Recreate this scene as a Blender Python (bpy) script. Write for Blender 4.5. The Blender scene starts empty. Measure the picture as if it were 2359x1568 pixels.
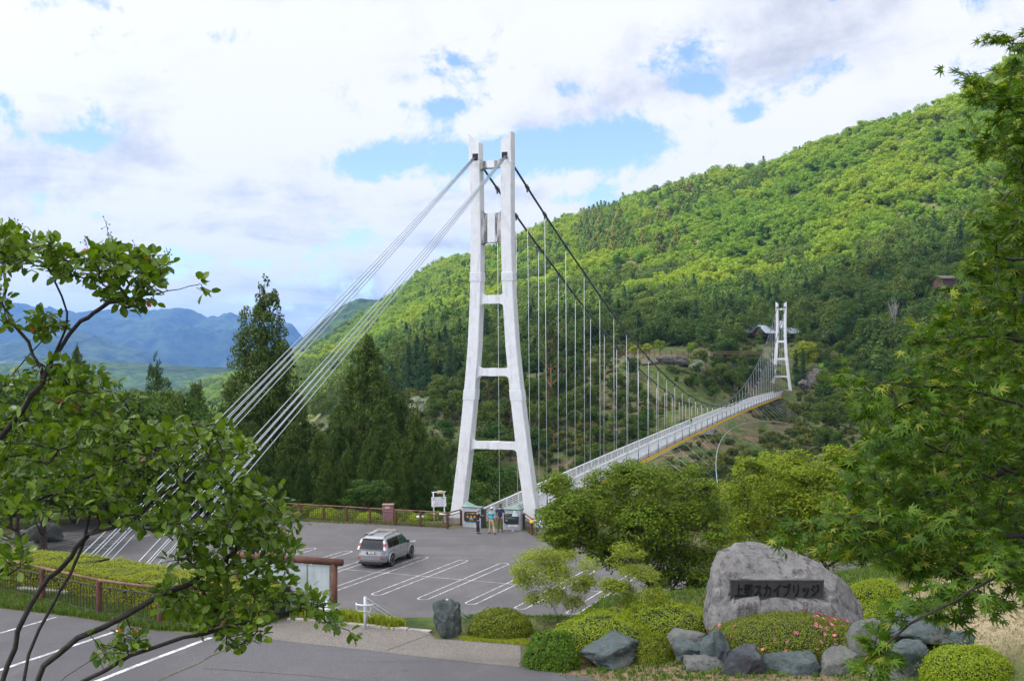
import bpy, math, random
import numpy as np
from mathutils import Vector, Matrix
scene = bpy.context.scene
rad = math.radians
# ------------------------------------------------------------------ camera
# photo coordinates below are in a 2359 x 1568 view of the photograph
CX, HY, F, CAMZ = 1179.5, 817.0, 2590.0, 11.4
cam_d = bpy.data.cameras.new("camera"); cam = bpy.data.objects.new("camera", cam_d)
scene.collection.objects.link(cam); scene.camera = cam
cam.location = (0, 0, CAMZ); cam.rotation_euler = (rad(90), 0, 0)
cam_d.sensor_width = 36; cam_d.lens = 36*F/2359.0
cam_d.shift_y = (HY-784)/2359.0
cam_d.clip_start = .2; cam_d.clip_end = 30000
# ------------------------------------------------------------------ world
SUN_DIR = Vector((-.60, -.22, .77)).normalized()
EL = math.asin(SUN_DIR.z); AZ = math.atan2(SUN_DIR.x, SUN_DIR.y)
world = bpy.data.worlds.new("World"); scene.world = world; world.use_nodes = True
def build_world():
    nt = world.node_tree; N = nt.nodes; L = nt.links; N.clear()
    out = N.new("ShaderNodeOutputWorld"); bg = N.new("ShaderNodeBackground")
    sky = N.new("ShaderNodeTexSky"); sky.sky_type = 'NISHITA'; sky.sun_disc = False
    sky.sun_elevation = EL; sky.sun_rotation = AZ % (2*math.pi); sky.altitude = 700; sky.air_density = 1.0; sky.dust_density = .6; sky.ozone_density = 1.6
    tc = N.new("ShaderNodeTexCoord")
    def M(op, a, b=None, c=None, clamp=False):
        n = N.new("ShaderNodeMath"); n.operation = op; n.use_clamp = clamp
        for i, v in enumerate((a, b, c)):
            if v is None: continue
            if isinstance(v, (int, float)): n.inputs[i].default_value = v
            else: L.new(v, n.inputs[i])
        return n.outputs[0]
    sep = N.new("ShaderNodeSeparateXYZ"); L.new(tc.outputs['Generated'], sep.inputs[0])
    X, Y, Z = sep.outputs
    zz = M('ADD', M('MAXIMUM', Z, 0.0), .16)
    comb = N.new("ShaderNodeCombineXYZ")
    L.new(M('DIVIDE', X, zz), comb.inputs[0]); L.new(M('DIVIDE', Y, zz), comb.inputs[1])
    def noise(vec, scale, detail, rough, off=(0, 0, 0), dist=0.0):
        mp = N.new("ShaderNodeMapping"); L.new(vec, mp.inputs[0]); mp.inputs['Location'].default_value = off
        n = N.new("ShaderNodeTexNoise"); L.new(mp.outputs[0], n.inputs['Vector'])
        n.inputs['Scale'].default_value = scale; n.inputs['Detail'].default_value = detail
        n.inputs['Roughness'].default_value = rough; n.inputs['Distortion'].default_value = dist
        return n.outputs['Fac']
    pv = comb.outputs[0]
    n1 = noise(pv, 1.5, 9, .60, (3.1, 1.7, 0), .4)
    n2 = noise(tc.outputs['Generated'], 11.0, 9, .70, (0.3, 2, 1), .3)
    dens = M('ADD', M('MULTIPLY', n1, .45), M('MULTIPLY', n2, .55))
    dens0 = dens
    # clearings between the clouds: direction (u = x/y, v = z/y), half-axes, strength
    yy = M('MAXIMUM', Y, .05)
    u = M('DIVIDE', X, yy); v = M('DIVIDE', Z, yy)
    holes = [(-.05,.176,.125,.019,.85),(.06,.186,.085,.024,.95),(-.14,.165,.035,.014,.7),(-.055,.222,.024,.009,.9),
             (.166,.239,.026,.009,.8),(.052,.236,.02,.008,.7),(.215,.212,.018,.009,.6),(-.385,.192,.030,.007,.6),(-.455,.226,.012,.02,.7),
             (-.36,.125,.05,.010,.45),(-.29,.085,.03,.018,.4),(.09,.135,.035,.012,.6),(.285,.316,.014,.006,1.0),
             (-.175,.065,.08,.012,.35),(-.41,.13,.03,.014,.4),(-.42,.145,.02,.008,.5)]
    acc = None
    for (hu, hv, ru, rv, s) in holes:
        a = M('DIVIDE', M('SUBTRACT', u, hu), ru); b = M('DIVIDE', M('SUBTRACT', v, hv), rv)
        r2 = M('ADD', M('MULTIPLY', a, a), M('MULTIPLY', b, b))
        g = M('MULTIPLY', M('POWER', 2.718, M('MULTIPLY', r2, -.9)), s)
        acc = g if acc is None else M('ADD', acc, g)
    hole = M('MULTIPLY', acc, M('GREATER_THAN', Y, .05))
    dens = M('SUBTRACT', M('ADD', M('MULTIPLY', M('SUBTRACT', dens, .5), 6.2), .80), M('MULTIPLY', hole, .92))
    ramp = N.new("ShaderNodeMapRange"); ramp.interpolation_type = 'SMOOTHSTEP'
    L.new(dens, ramp.inputs['Value']); ramp.inputs['From Min'].default_value = .10; ramp.inputs['From Max'].default_value = .60
    cover = ramp.outputs[0]
    # cloud brightness: white tops, soft lavender undersides
    n3 = noise(pv, 1.5, 8, .62, (7.3, 2.2, 0), .5)
    n4 = noise(tc.outputs['Generated'], 8.0, 8, .66, (4.3, 1, 6), .2)
    sh = N.new("ShaderNodeMapRange"); sh.interpolation_type = 'SMOOTHSTEP'
    L.new(M('ADD', M('MULTIPLY', n3, .6), M('MULTIPLY', n4, .4)), sh.inputs['Value'])
    sh.inputs['From Min'].default_value = .475; sh.inputs['From Max'].default_value = .66
    cr = N.new("ShaderNodeMix"); cr.data_type = 'RGBA'; L.new(sh.outputs[0], cr.inputs['Factor'])
    cr.inputs[6].default_value = (.82, .82, .845, 1); cr.inputs[7].default_value = (.49, .52, .60, 1)
    skym = N.new("ShaderNodeMix"); skym.data_type = 'RGBA'; skym.blend_type = 'MULTIPLY'; skym.inputs['Factor'].default_value = 1
    L.new(sky.outputs[0], skym.inputs[6]); skym.inputs[7].default_value = (SKY_GAIN[0], SKY_GAIN[1], SKY_GAIN[2], 1)
    mix = N.new("ShaderNodeMix"); mix.data_type = 'RGBA'; L.new(cover, mix.inputs['Factor'])
    L.new(skym.outputs[2], mix.inputs[6])
    # clouds are written in the same physical units as the sky and scaled with it by the background strength
    cs = N.new("ShaderNodeMix"); cs.data_type = 'RGBA'; cs.blend_type = 'MULTIPLY'; cs.inputs['Factor'].default_value = 1
    L.new(cr.outputs[2], cs.inputs[6]); cs.inputs[7].default_value = (CLOUD_GAIN,)*3+(1,)
    # the cloud deck glows round the hidden sun
    dt = N.new("ShaderNodeVectorMath"); dt.operation = 'DOT_PRODUCT'; L.new(tc.outputs['Generated'], dt.inputs[0]); dt.inputs[1].default_value = tuple(SUN_DIR)
    gl = M('ADD', M('MULTIPLY', M('POWER', M('MAXIMUM', dt.outputs['Value'], 0.0), 3.0), 2.6), .86)
    vm = N.new("ShaderNodeVectorMath"); vm.operation = 'SCALE'; L.new(cs.outputs[2], vm.inputs[0]); L.new(gl, vm.inputs['Scale'])
    L.new(vm.outputs[0], mix.inputs[7])
    L.new(mix.outputs[2], bg.inputs['Color']); bg.inputs['Strength'].default_value = SKY_STRENGTH
    L.new(bg.outputs[0], out.inputs[0])
SKY_STRENGTH = .12; SKY_GAIN = (1.02, 1.02, 1.12); CLOUD_GAIN = 7.0
build_world()
world.cycles.sampling_method = 'MANUAL'; world.cycles.sample_map_resolution = 512
# ------------------------------------------------------------------ sun
sd = bpy.data.lights.new("sun", 'SUN'); sun = bpy.data.objects.new("sun", sd); scene.collection.objects.link(sun)
sd.energy = 5.0; sd.angle = rad(.5); sd.color = (1, .955, .88)
sun.rotation_euler = SUN_DIR.to_track_quat('Z', 'Y').to_euler()
# ------------------------------------------------------------------ exposure
scene.view_settings.view_transform = 'Standard'; scene.view_settings.look = 'None'
scene.view_settings.exposure = .84; scene.view_settings.gamma = 1
scene.cycles.use_denoising = True
scene.cycles.max_bounces = 8; scene.cycles.diffuse_bounces = 3; scene.cycles.glossy_bounces = 3
scene.cycles.transmission_bounces = 4; scene.cycles.transparent_max_bounces = 8; scene.cycles.volume_bounces = 0
scene.cycles.caustics_reflective = False; scene.cycles.caustics_refractive = False
scene.cycles.sample_clamp_indirect = 6
# ------------------------------------------------------------------ helpers
C = scene.collection
def P(X, y, Y): return np.array([(X-CX)/F*Y, Y, CAMZ-(y-HY)/F*Y])           # photo point at depth Y
def G(X, y, z=0.0):                                                        # photo point on the level z
    Y = (CAMZ-z)*F/(y-HY); return np.array([(X-CX)/F*Y, Y, z])
def zat(y, Y): return CAMZ-(y-HY)/F*Y
def wloc(o):
    l = Vector((0, 0, 0))
    while o is not None: l = l+Vector(o.location); o = o.parent
    return l
def mesh(name, V, Fc, mat=None, parent=None, smooth=False, fmat=None, loc=None, counts=None):
    """V (n,3) world (or parent-local if the parent sits at the origin); Fc list of faces or flat array with counts"""
    V = np.asarray(V, dtype=np.float32).reshape(-1, 3)
    off = wloc(parent) if parent is not None else (Vector(loc) if loc is not None else Vector((0, 0, 0)))
    V = V-np.array(off, dtype=np.float32)
    me = bpy.data.meshes.new(name)
    if counts is None and isinstance(Fc, np.ndarray):
        counts = np.full(len(Fc), Fc.shape[1], dtype=np.int32); flat = Fc.reshape(-1).astype(np.int32)
    elif counts is None:
        counts = np.array([len(f) for f in Fc], dtype=np.int32); flat = np.fromiter((i for f in Fc for i in f), dtype=np.int32)
    else:
        flat = np.asarray(Fc, dtype=np.int32)
    me.vertices.add(len(V)); me.vertices.foreach_set('co', V.reshape(-1))
    me.loops.add(len(flat)); me.loops.foreach_set('vertex_index', flat)
    me.polygons.add(len(counts))
    st = np.zeros(len(counts), dtype=np.int32); st[1:] = np.cumsum(counts)[:-1]
    me.polygons.foreach_set('loop_start', st); me.polygons.foreach_set('loop_total', counts)
    for m in (mat if isinstance(mat, (list, tuple)) else [mat]):
        if m is not None: me.materials.append(m)
    if fmat is not None: me.polygons.foreach_set('material_index', np.asarray(fmat, dtype=np.int32))
    me.polygons.foreach_set('use_smooth', np.full(len(counts), bool(smooth)))
    me.update(calc_edges=True)
    o = bpy.data.objects.new(name, me); C.objects.link(o)
    if parent is not None: o.parent = parent
    elif loc is not None: o.location = loc
    return o
def tag(o, label=None, cat=None, group=None, kind=None):
    if label: o['label'] = label
    if cat: o['category'] = cat
    if group: o['group'] = group
    if kind: o['kind'] = kind
    return o
def thing(name, label, cat, loc=(0, 0, 0), rz=0.0, group=None):
    o = bpy.data.objects.new(name, None); C.objects.link(o); o.location = [float(c) for c in loc]; o.rotation_euler = (0, 0, rz)
    o.empty_display_size = .2
    return tag(o, label, cat, group)
def kids(o): return [c for c in bpy.data.objects if c.parent is o]
_tree = {}
def copy_tree(o, parent=None, structure=None):
    c = o.copy(); C.objects.link(c)
    if parent is not None: c.parent = parent
    for ch in list(o.children): copy_tree(ch, c)
    return c
class MB:
    def __init__(s): s.V = []; s.F = []; s.n = 0; s.M = []; s.m = 0
    def add(s, V, Fc):
        V = np.asarray(V, float).reshape(-1, 3); s.V.append(V)
        for f in Fc: s.F.append(tuple(int(i)+s.n for i in f)); s.M.append(s.m)
        s.n += len(V); return s
    def box(s, c, sz, R=None, taper=1.0):
        hx, hy, hz = [q/2 for q in sz]; t = taper
        V = np.array([(-hx,-hy,-hz),(hx,-hy,-hz),(hx,hy,-hz),(-hx,hy,-hz),(-hx*t,-hy*t,hz),(hx*t,-hy*t,hz),(hx*t,hy*t,hz),(-hx*t,hy*t,hz)], float)
        if R is not None: V = V@np.array(R, float)[:3, :3].T
        return s.add(V+np.array(c, float), [(0,3,2,1),(4,5,6,7),(0,1,5,4),(1,2,6,5),(2,3,7,6),(3,0,4,7)])
    def beam(s, a, b, w, h, up=(0, 0, 1)):
        a = np.array(a, float); b = np.array(b, float); d = b-a; L_ = np.linalg.norm(d); d = d/L_
        u = np.array(up, float)
        if abs(np.dot(u, d)) > .98: u = np.array((0, 1.0, 0))
        sd_ = np.cross(d, u); sd_ /= np.linalg.norm(sd_); u = np.cross(sd_, d)
        V = [];
        for p in (a, b):
            for (i, j) in ((-1,-1),(1,-1),(1,1),(-1,1)): V.append(p+sd_*i*w/2+u*j*h/2)
        return s.add(V, [(0,1,2,3),(7,6,5,4),(0,4,5,1),(1,5,6,2),(2,6,7,3),(3,7,4,0)])
    def tube(s, pts, r, seg=8, cap=True):
        pts = [np.array(p, float) for p in pts]; n = len(pts)
        rr = r if isinstance(r, (list, tuple, np.ndarray)) else [r]*n
        V = []; prev = None
        for i, p in enumerate(pts):
            d = pts[min(i+1, n-1)]-pts[max(i-1, 0)]; d = d/(np.linalg.norm(d)+1e-9)
            if prev is None:
                u = np.array((0, 0, 1.0)) if abs(d[2]) < .9 else np.array((0, 1.0, 0))
            else: u = prev
            u = u-d*np.dot(u, d); u /= (np.linalg.norm(u)+1e-9); w = np.cross(d, u); prev = u
            for k in range(seg):
                a = 2*math.pi*k/seg; V.append(p+rr[i]*(math.cos(a)*u+math.sin(a)*w))
        Fs = []
        for i in range(n-1):
            for k in range(seg):
                k2 = (k+1) % seg; Fs.append((i*seg+k, i*seg+k2, (i+1)*seg+k2, (i+1)*seg+k))
        if cap: Fs.append(tuple(range(seg))[::-1]); Fs.append(tuple((n-1)*seg+k for k in range(seg)))
        return s.add(V, Fs)
    def lathe(s, prof, c=(0, 0, 0), seg=20, R=None):
        V = []; n = len(prof)
        for (r, z) in prof:
            for k in range(seg):
                a = 2*math.pi*k/seg; V.append((r*math.cos(a), r*math.sin(a), z))
        V = np.array(V)
        if R is not None: V = V@np.array(R, float)[:3, :3].T
        Fs = [(i*seg+k, i*seg+(k+1) % seg, (i+1)*seg+(k+1) % seg, (i+1)*seg+k) for i in range(n-1) for k in range(seg)]
        Fs.append(tuple(range(seg))[::-1]); Fs.append(tuple((n-1)*seg+k for k in range(seg)))
        return s.add(V+np.array(c, float), Fs)
    def prism(s, poly, d):
        n = len(poly); V = [np.array(p, float) for p in poly]+[np.array(p, float)+np.array(d, float) for p in poly]
        Fs = [tuple(range(n))[::-1], tuple(range(n, 2*n))]+[(i, (i+1) % n, n+(i+1) % n, n+i) for i in range(n)]
        return s.add(V, Fs)
    def build(s, name, mat, parent=None, smooth=False, loc=None):
        return mesh(name, np.concatenate(s.V), s.F, mat, parent, smooth, fmat=s.M if isinstance(mat, (list, tuple)) else None, loc=loc)
def RZ(a): return np.array(Matrix.Rotation(a, 3, 'Z'))
def RX(a): return np.array(Matrix.Rotation(a, 3, 'X'))
def RY(a): return np.array(Matrix.Rotation(a, 3, 'Y'))
def bevel(o, w, seg=2):
    m = o.modifiers.new('bevel', 'BEVEL'); m.width = w; m.segments = seg; m.limit_method = 'ANGLE'; return o
# value noise
def _h(ix, iy, iz, s):
    h = (ix*374761393+iy*668265263+iz*2147483647+s*974711) & 0xffffffff
    h = ((h ^ (h >> 13))*1274126177) & 0xffffffff
    return ((h ^ (h >> 16)) & 0xffff)/65535.0
def vnoise(p, s=0):
    p = np.asarray(p, float); i = np.floor(p).astype(np.int64); f = p-i; f = f*f*(3-2*f)
    r = 0
    for dx in (0, 1):
        wx = f[..., 0] if dx else 1-f[..., 0]
        for dy in (0, 1):
            wy = f[..., 1] if dy else 1-f[..., 1]
            for dz in (0, 1):
                wz = f[..., 2] if dz else 1-f[..., 2]
                r = r+wx*wy*wz*_h(i[..., 0]+dx, i[..., 1]+dy, i[..., 2]+dz, s)
    return r
def fbm(p, oct=4, s=0, gain=.5):
    p = np.asarray(p, float); a = 1.0; t = 0; w = 0
    for k in range(oct): t = t+a*vnoise(p*(2.03**k)+k*7.7, s+k); w += a; a *= gain
    return t/w*2-1
def sstep(a, b, x): t = np.clip((x-a)/(b-a), 0, 1); return t*t*(3-2*t)
# ------------------------------------------------------------------ materials
def newmat(name):
    m = bpy.data.materials.new(name); m.use_nodes = True; nt = m.node_tree; nt.nodes.clear()
    out = nt.nodes.new("ShaderNodeOutputMaterial"); return m, nt, out
def mixrgb(nt, fac, a, b, blend='MIX'):
    n = nt.nodes.new("ShaderNodeMix"); n.data_type = 'RGBA'; n.blend_type = blend
    for s_, v_ in ((0, fac), (6, a), (7, b)):
        if isinstance(v_, (int, float)): n.inputs[s_].default_value = v_
        elif isinstance(v_, (tuple, list)): n.inputs[s_].default_value = tuple(v_)[:3]+(1,)
        else: nt.links.new(v_, n.inputs[s_])
    return n.outputs[2]
def tnoise(nt, scale, detail=4, rough=.5, coord='Object', stretch=None, dist=0.0):
    tc = nt.nodes.new("ShaderNodeTexCoord"); mp = nt.nodes.new("ShaderNodeMapping")
    if coord == 'World':
        g = nt.nodes.new("ShaderNodeNewGeometry"); nt.links.new(g.outputs['Position'], mp.inputs[0])
    else: nt.links.new(tc.outputs[coord], mp.inputs[0])
    if stretch: mp.inputs['Scale'].default_value = stretch
    n = nt.nodes.new("ShaderNodeTexNoise"); nt.links.new(mp.outputs[0], n.inputs['Vector'])
    n.inputs['Scale'].default_value = scale; n.inputs['Detail'].default_value = detail; n.inputs['Roughness'].default_value = rough
    n.inputs['Distortion'].default_value = dist
    return n.outputs['Fac']
def mrange(nt, v, a, b, c=0.0, d=1.0):
    n = nt.nodes.new("ShaderNodeMapRange"); nt.links.new(v, n.inputs[0]); n.interpolation_type = 'SMOOTHSTEP'
    for i, q in enumerate((a, b, c, d)): n.inputs[i+1].default_value = q
    return n.outputs[0]
def bumpn(nt, h, strength, dist=.02):
    n = nt.nodes.new("ShaderNodeBump"); nt.links.new(h, n.inputs['Height']); n.inputs['Strength'].default_value = strength; n.inputs['Distance'].default_value = dist
    return n.outputs[0]
def princ(nt, out, col, rough=.6, metal=0.0, spec=.5, normal=None):
    b = nt.nodes.new("ShaderNodeBsdfPrincipled")
    if isinstance(col, (tuple, list)): b.inputs['Base Color'].default_value = tuple(col)[:3]+(1,)
    else: nt.links.new(col, b.inputs['Base Color'])
    if isinstance(rough, (int, float)): b.inputs['Roughness'].default_value = rough
    else: nt.links.new(rough, b.inputs['Roughness'])
    b.inputs['Metallic'].default_value = metal; b.inputs['Specular IOR Level'].default_value = spec
    if normal is not None: nt.links.new(normal, b.inputs['Normal'])
    nt.links.new(b.outputs[0], out.inputs[0]); return b
def simple(name, col, rough=.6, metal=0.0, var=.12, scale=3.0, spec=.5, dirt=None, bump=0.0, dth=(.56, .72)):
    """plain material with uneven tone"""
    m, nt, out = newmat(name)
    n = tnoise(nt, scale, 5, .6)
    c2 = tuple(max(0, c*(1-var*2)) for c in col); c1 = tuple(min(1, c*(1+var)) for c in col)
    cc = mixrgb(nt, mrange(nt, n, .3, .7), c2, c1)
    if dirt:
        d = tnoise(nt, scale*.7, 7, .7, stretch=(2.5, 2.5, .35)); cc = mixrgb(nt, mrange(nt, d, dth[0], dth[1], 0, dirt[1]), cc, dirt[0])
    princ(nt, out, cc, rough, metal, spec, bumpn(nt, tnoise(nt, scale*8, 4, .6), bump) if bump else None)
    return m
def leafmat(name, c1, c2, trans=.30, c3=None, hue=.06, rough=.55, spec=.22, patch=None):
    """leaves: tone varies leaf by leaf, plant by plant, and (patch) over the hillside"""
    m, nt, out = newmat(name); N = nt.nodes; L = nt.links
    g = N.new("ShaderNodeNewGeometry"); oi = N.new("ShaderNodeObjectInfo")
    r = g.outputs['Random Per Island']
    cc = mixrgb(nt, r, c1, c2)
    if c3 is not None:
        th = N.new("ShaderNodeMath"); th.operation = 'GREATER_THAN'; L.new(r, th.inputs[0]); th.inputs[1].default_value = 1-c3[1]
        cc = mixrgb(nt, th.outputs[0], cc, c3[0])
    hs = N.new("ShaderNodeHueSaturation"); L.new(cc, hs.inputs['Color'])
    L.new(mrange(nt, oi.outputs['Random'], 0, 1, .5-hue, .5+hue*.6), hs.inputs['Hue'])
    L.new(mrange(nt, oi.outputs['Random'], 1, 0, 1-hue*5, 1+hue*5), hs.inputs['Value'])
    cc = hs.outputs[0]
    if patch:
        pn = tnoise(nt, patch[1], 3, .55, 'World'); cc = mixrgb(nt, mrange(nt, pn, .42, .62), cc, patch[0], 'MULTIPLY')
    b = N.new("ShaderNodeBsdfPrincipled"); L.new(cc, b.inputs['Base Color']); b.inputs['Roughness'].default_value = rough
    b.inputs['Specular IOR Level'].default_value = spec
    t = N.new("ShaderNodeBsdfTranslucent"); tcol = mixrgb(nt, 1.0, cc, (1.3, 1.35, .4), 'MULTIPLY'); L.new(tcol, t.inputs['Color'])
    mx = N.new("ShaderNodeMixShader"); mx.inputs[0].default_value = trans
    L.new(b.outputs[0], mx.inputs[1]); L.new(t.outputs[0], mx.inputs[2]); L.new(mx.outputs[0], out.inputs[0])
    return m
def lin(r, g, b): return tuple(((c/255+.055)/1.055)**2.4 if c > 10 else c/3294 for c in (r, g, b))
# ================================================================== ground
KX = [-900,-200,0,250,400,480,600,700,800,900,1000,1100,1250,1400,1500,1600,1700,1800,1900,2000,2150,2359,2800,3600]
RIDGE = {600:(1400,845),700:(1350,800),800:(1300,756),900:(1200,676),1000:(1100,611),1100:(1050,566),1250:(980,507),1400:(930,459),1500:(880,436),
         1600:(840,409),1700:(800,387),1800:(760,364),1900:(720,321),2000:(690,281),2150:(650,207),2359:(600,92),2800:(600,-60),3600:(600,-200)}
near_drop = [(80,-.1),(84,-1.2),(90,-4.5),(100,-9),(115,-16),(135,-24),(155,-29)]
def pz(lst): return [(Y, zat(y, Y)) for (Y, y) in lst]
FAR = {
 -900: [(170,-30),(300,-30),(600,-50),(1400,-70)], -200: [(170,-30),(300,-35),(600,-50),(1400,-70)],
 0: [(170,-32),(300,-36),(600,-55),(1400,-70)], 250: [(170,-32),(300,-36),(600,-55),(1100,-66),(1400,-70)],
 400: [(170,-32),(300,-36),(600,-55),(1100,-60)]+pz([(1420,905)])+[(1700,-70)],
 480: [(170,-32),(300,-36),(600,-50),(1000,-55)]+pz([(1200,900),(1420,872)])+[(1700,-70)],
 600: [(170,-32),(260,-34),(400,-30),(700,-22)]+pz([(1000,880)]),
 700: [(170,-32),(250,-32),(380,-24)]+pz([(550,900),(900,855)]),
 800: [(170,-31),(240,-26)]+pz([(330,950),(480,880),(800,820)]),
 900: [(170,-28),(210,-20)]+pz([(280,960),(400,868),(700,775)]),
 1000: [(165,-28),(200,-19)]+pz([(260,990),(300,905),(400,830),(650,730)]),
 1100: [(160,-28),(190,-20)]+pz([(225,1100),(262,980),(300,890),(400,805),(600,718)]),
 1250: [(160,-26),(185,-20)]+pz([(210,1150),(250,985),(300,872),(330,850),(420,775),(560,705)]),
 1400: [(160,-26),(185,-20)]+pz([(205,1160),(240,1000),(272,880),(284,832),(310,822),(360,795),(440,740),(560,668)]),
 1500: [(160,-26),(180,-19)]+pz([(200,1160),(238,985),(268,880),(281,830),(285,816),(310,814),(350,796),(420,745),(540,650)]),
 1600: [(160,-25),(180,-18)]+pz([(200,1140),(240,970),(270,885),(286,838),(290,815),(320,812),(360,788),(430,725),(540,630)]),
 1700: [(160,-24),(185,-17)]+pz([(215,1080),(255,960),(285,905),(300,860),(306,818),(330,810),(370,775),(440,710),(540,610)]),
 1800: [(160,-23),(190,-16)]+pz([(225,1060),(265,980),(300,945),(311,917),(318,908),(334,903),(340,870),(352,820),(372,775),(430,715),(540,590)]),
 1900: [(160,-22),(190,-15)]+pz([(225,1060),(265,985),(295,930),(310,905),(322,885),(330,850),(345,790),(372,740),(430,670),(520,570)]),
 2000: [(150,-21),(190,-12)]+pz([(225,1030),(260,965),(300,895),(315,880),(330,820),(350,750),(400,670),(500,550)]),
 2150: [(150,-19),(180,-9)]+pz([(210,1020),(250,930),(300,850),(330,760),(360,680),(400,635),(480,520)]),
 2359: [(150,-18),(180,-7)]+pz([(210,980),(250,900),(300,800),(340,700),(400,600),(480,420)]),
 2800: [(150,-16),(200,0),(300,25),(400,60)], 3600: [(150,-14),(200,5),(300,35),(400,70)],
}
YG = np.concatenate([np.linspace(80, 420, 137), np.linspace(426, 1600, 130), np.linspace(1640, 3200, 14), np.array([4000, 6000, 9000, 14000])])
def _profiles():
    Z = []
    for k in KX:
        p = list(near_drop)+[q for q in FAR[k]]
        if k in RIDGE:
            Y, y = RIDGE[k]; zr = zat(y, Y)-7
            p += [(Y, zr), (Y+60, zr-12), (Y+260, zr-90), (3200, -75)]
        else: p += [(3200, -75)]
        p = sorted(p); ys = [q[0] for q in p]; zs = [q[1] for q in p]
        Z.append(np.interp(YG, ys, zs))
    return np.array(Z)
PZ = _profiles(); KA = np.array([(k-CX)/F for k in KX])
# resample the profiles smoothly over azimuth
AG = np.linspace(-1.5, 1.5, 601)
def _resamp():
    out = np.empty((len(AG), len(YG)))
    for j in range(len(YG)): out[:, j] = np.interp(AG, KA, PZ[:, j])
    k = np.exp(-.5*(np.arange(-8, 9)/3.0)**2); k /= k.sum()
    pad = np.pad(out, ((8, 8), (0, 0)), mode='edge')
    return sum(k[i]*pad[i:i+len(AG)] for i in range(17))
ZG = _resamp()
def far_z(x, y):
    a = np.clip(x/np.maximum(y, 80), -1.499, 1.499); fa = (a+1.5)/3*600; ia = np.clip(fa.astype(int), 0, 599); ta = fa-ia
    yj = np.interp(y, YG, np.arange(len(YG))); jj = np.clip(yj.astype(int), 0, len(YG)-2); tj = yj-jj
    z = (ZG[ia, jj]*(1-tj)+ZG[ia, jj+1]*tj)*(1-ta)+(ZG[ia+1, jj]*(1-tj)+ZG[ia+1, jj+1]*tj)*ta
    p = np.stack([x, y, 0*x], -1)
    w = sstep(440, 620, y); w1 = sstep(84, 110, y)*(1-sstep(300, 330, y)*(1-sstep(330, 420, y)))
    z = z+w*(fbm(p/95, 3, 11)*13+fbm(p/34, 2, 5)*4)*(1-.75*sstep(1400, 2500, y))
    z = z+w1*(1-w)*(fbm(p/22, 3, 3)*2.6+fbm(p/6, 3, 8)*.7)*(1-np.exp(-((x-76)**2+(y-317)**2)/260.0))
    return z
def near_z(x, y):
    z = np.full_like(x, 3.7)
    z = z+6.0*sstep(20, 1, y)*1.0
    ye = np.interp(x, [-60,-40,-7,-6,2,3,10,16,40], [41,41,40,32.6,32.6,35,37,42,48]); yw = np.interp(x, [-8,-6,2,4,20], [6,8.5,8.5,11,14])
    z = z*(1-sstep(0, 1, (y-ye)/yw))
    # planted mound on the right and the tan bank beside it
    m = sstep(1.5, 6, x)*sstep(19, 25, y)*(1-sstep(29.5, 35, y)); z = z+m*.35
    m2 = sstep(9.6, 14, x)*(1-sstep(33, 42, y))*sstep(14, 22, y); z = z+m2*1.5
    # wooded ground left of the car park
    z = z+sstep(-33, -46, x)*3.0*sstep(30, 60, y)*(1-sstep(90, 120, y))
    return z
def ground_z(x, y):
    x = np.asarray(x, float); y = np.asarray(y, float)
    w = sstep(78.5, 84, y)
    n = near_z(x, np.minimum(y, 90)); f = far_z(x, np.maximum(y, 80))
    rough = sstep(3.3, 6, np.abs(x+2))*0
    return n*(1-w)+f*w
def gz(x, y): return float(ground_z(np.array([x]), np.array([y]))[0])
def gp(X, Y):                                # ground point under photo column X at depth Y
    x = (X-CX)/F*Y; return np.array([x, Y, gz(x, Y)])
def sheet(name, poly, z, mat, sub=None, label=None, cat='ground', kind='structure'):
    V = [(p[0], p[1], z) for p in poly]
    o = mesh(name, V, [tuple(range(len(V)))], mat)
    # make sure it faces up
    if o.data.polygons[0].normal.z < 0: o.data.flip_normals()
    return tag(o, label, cat, None, kind)

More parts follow.
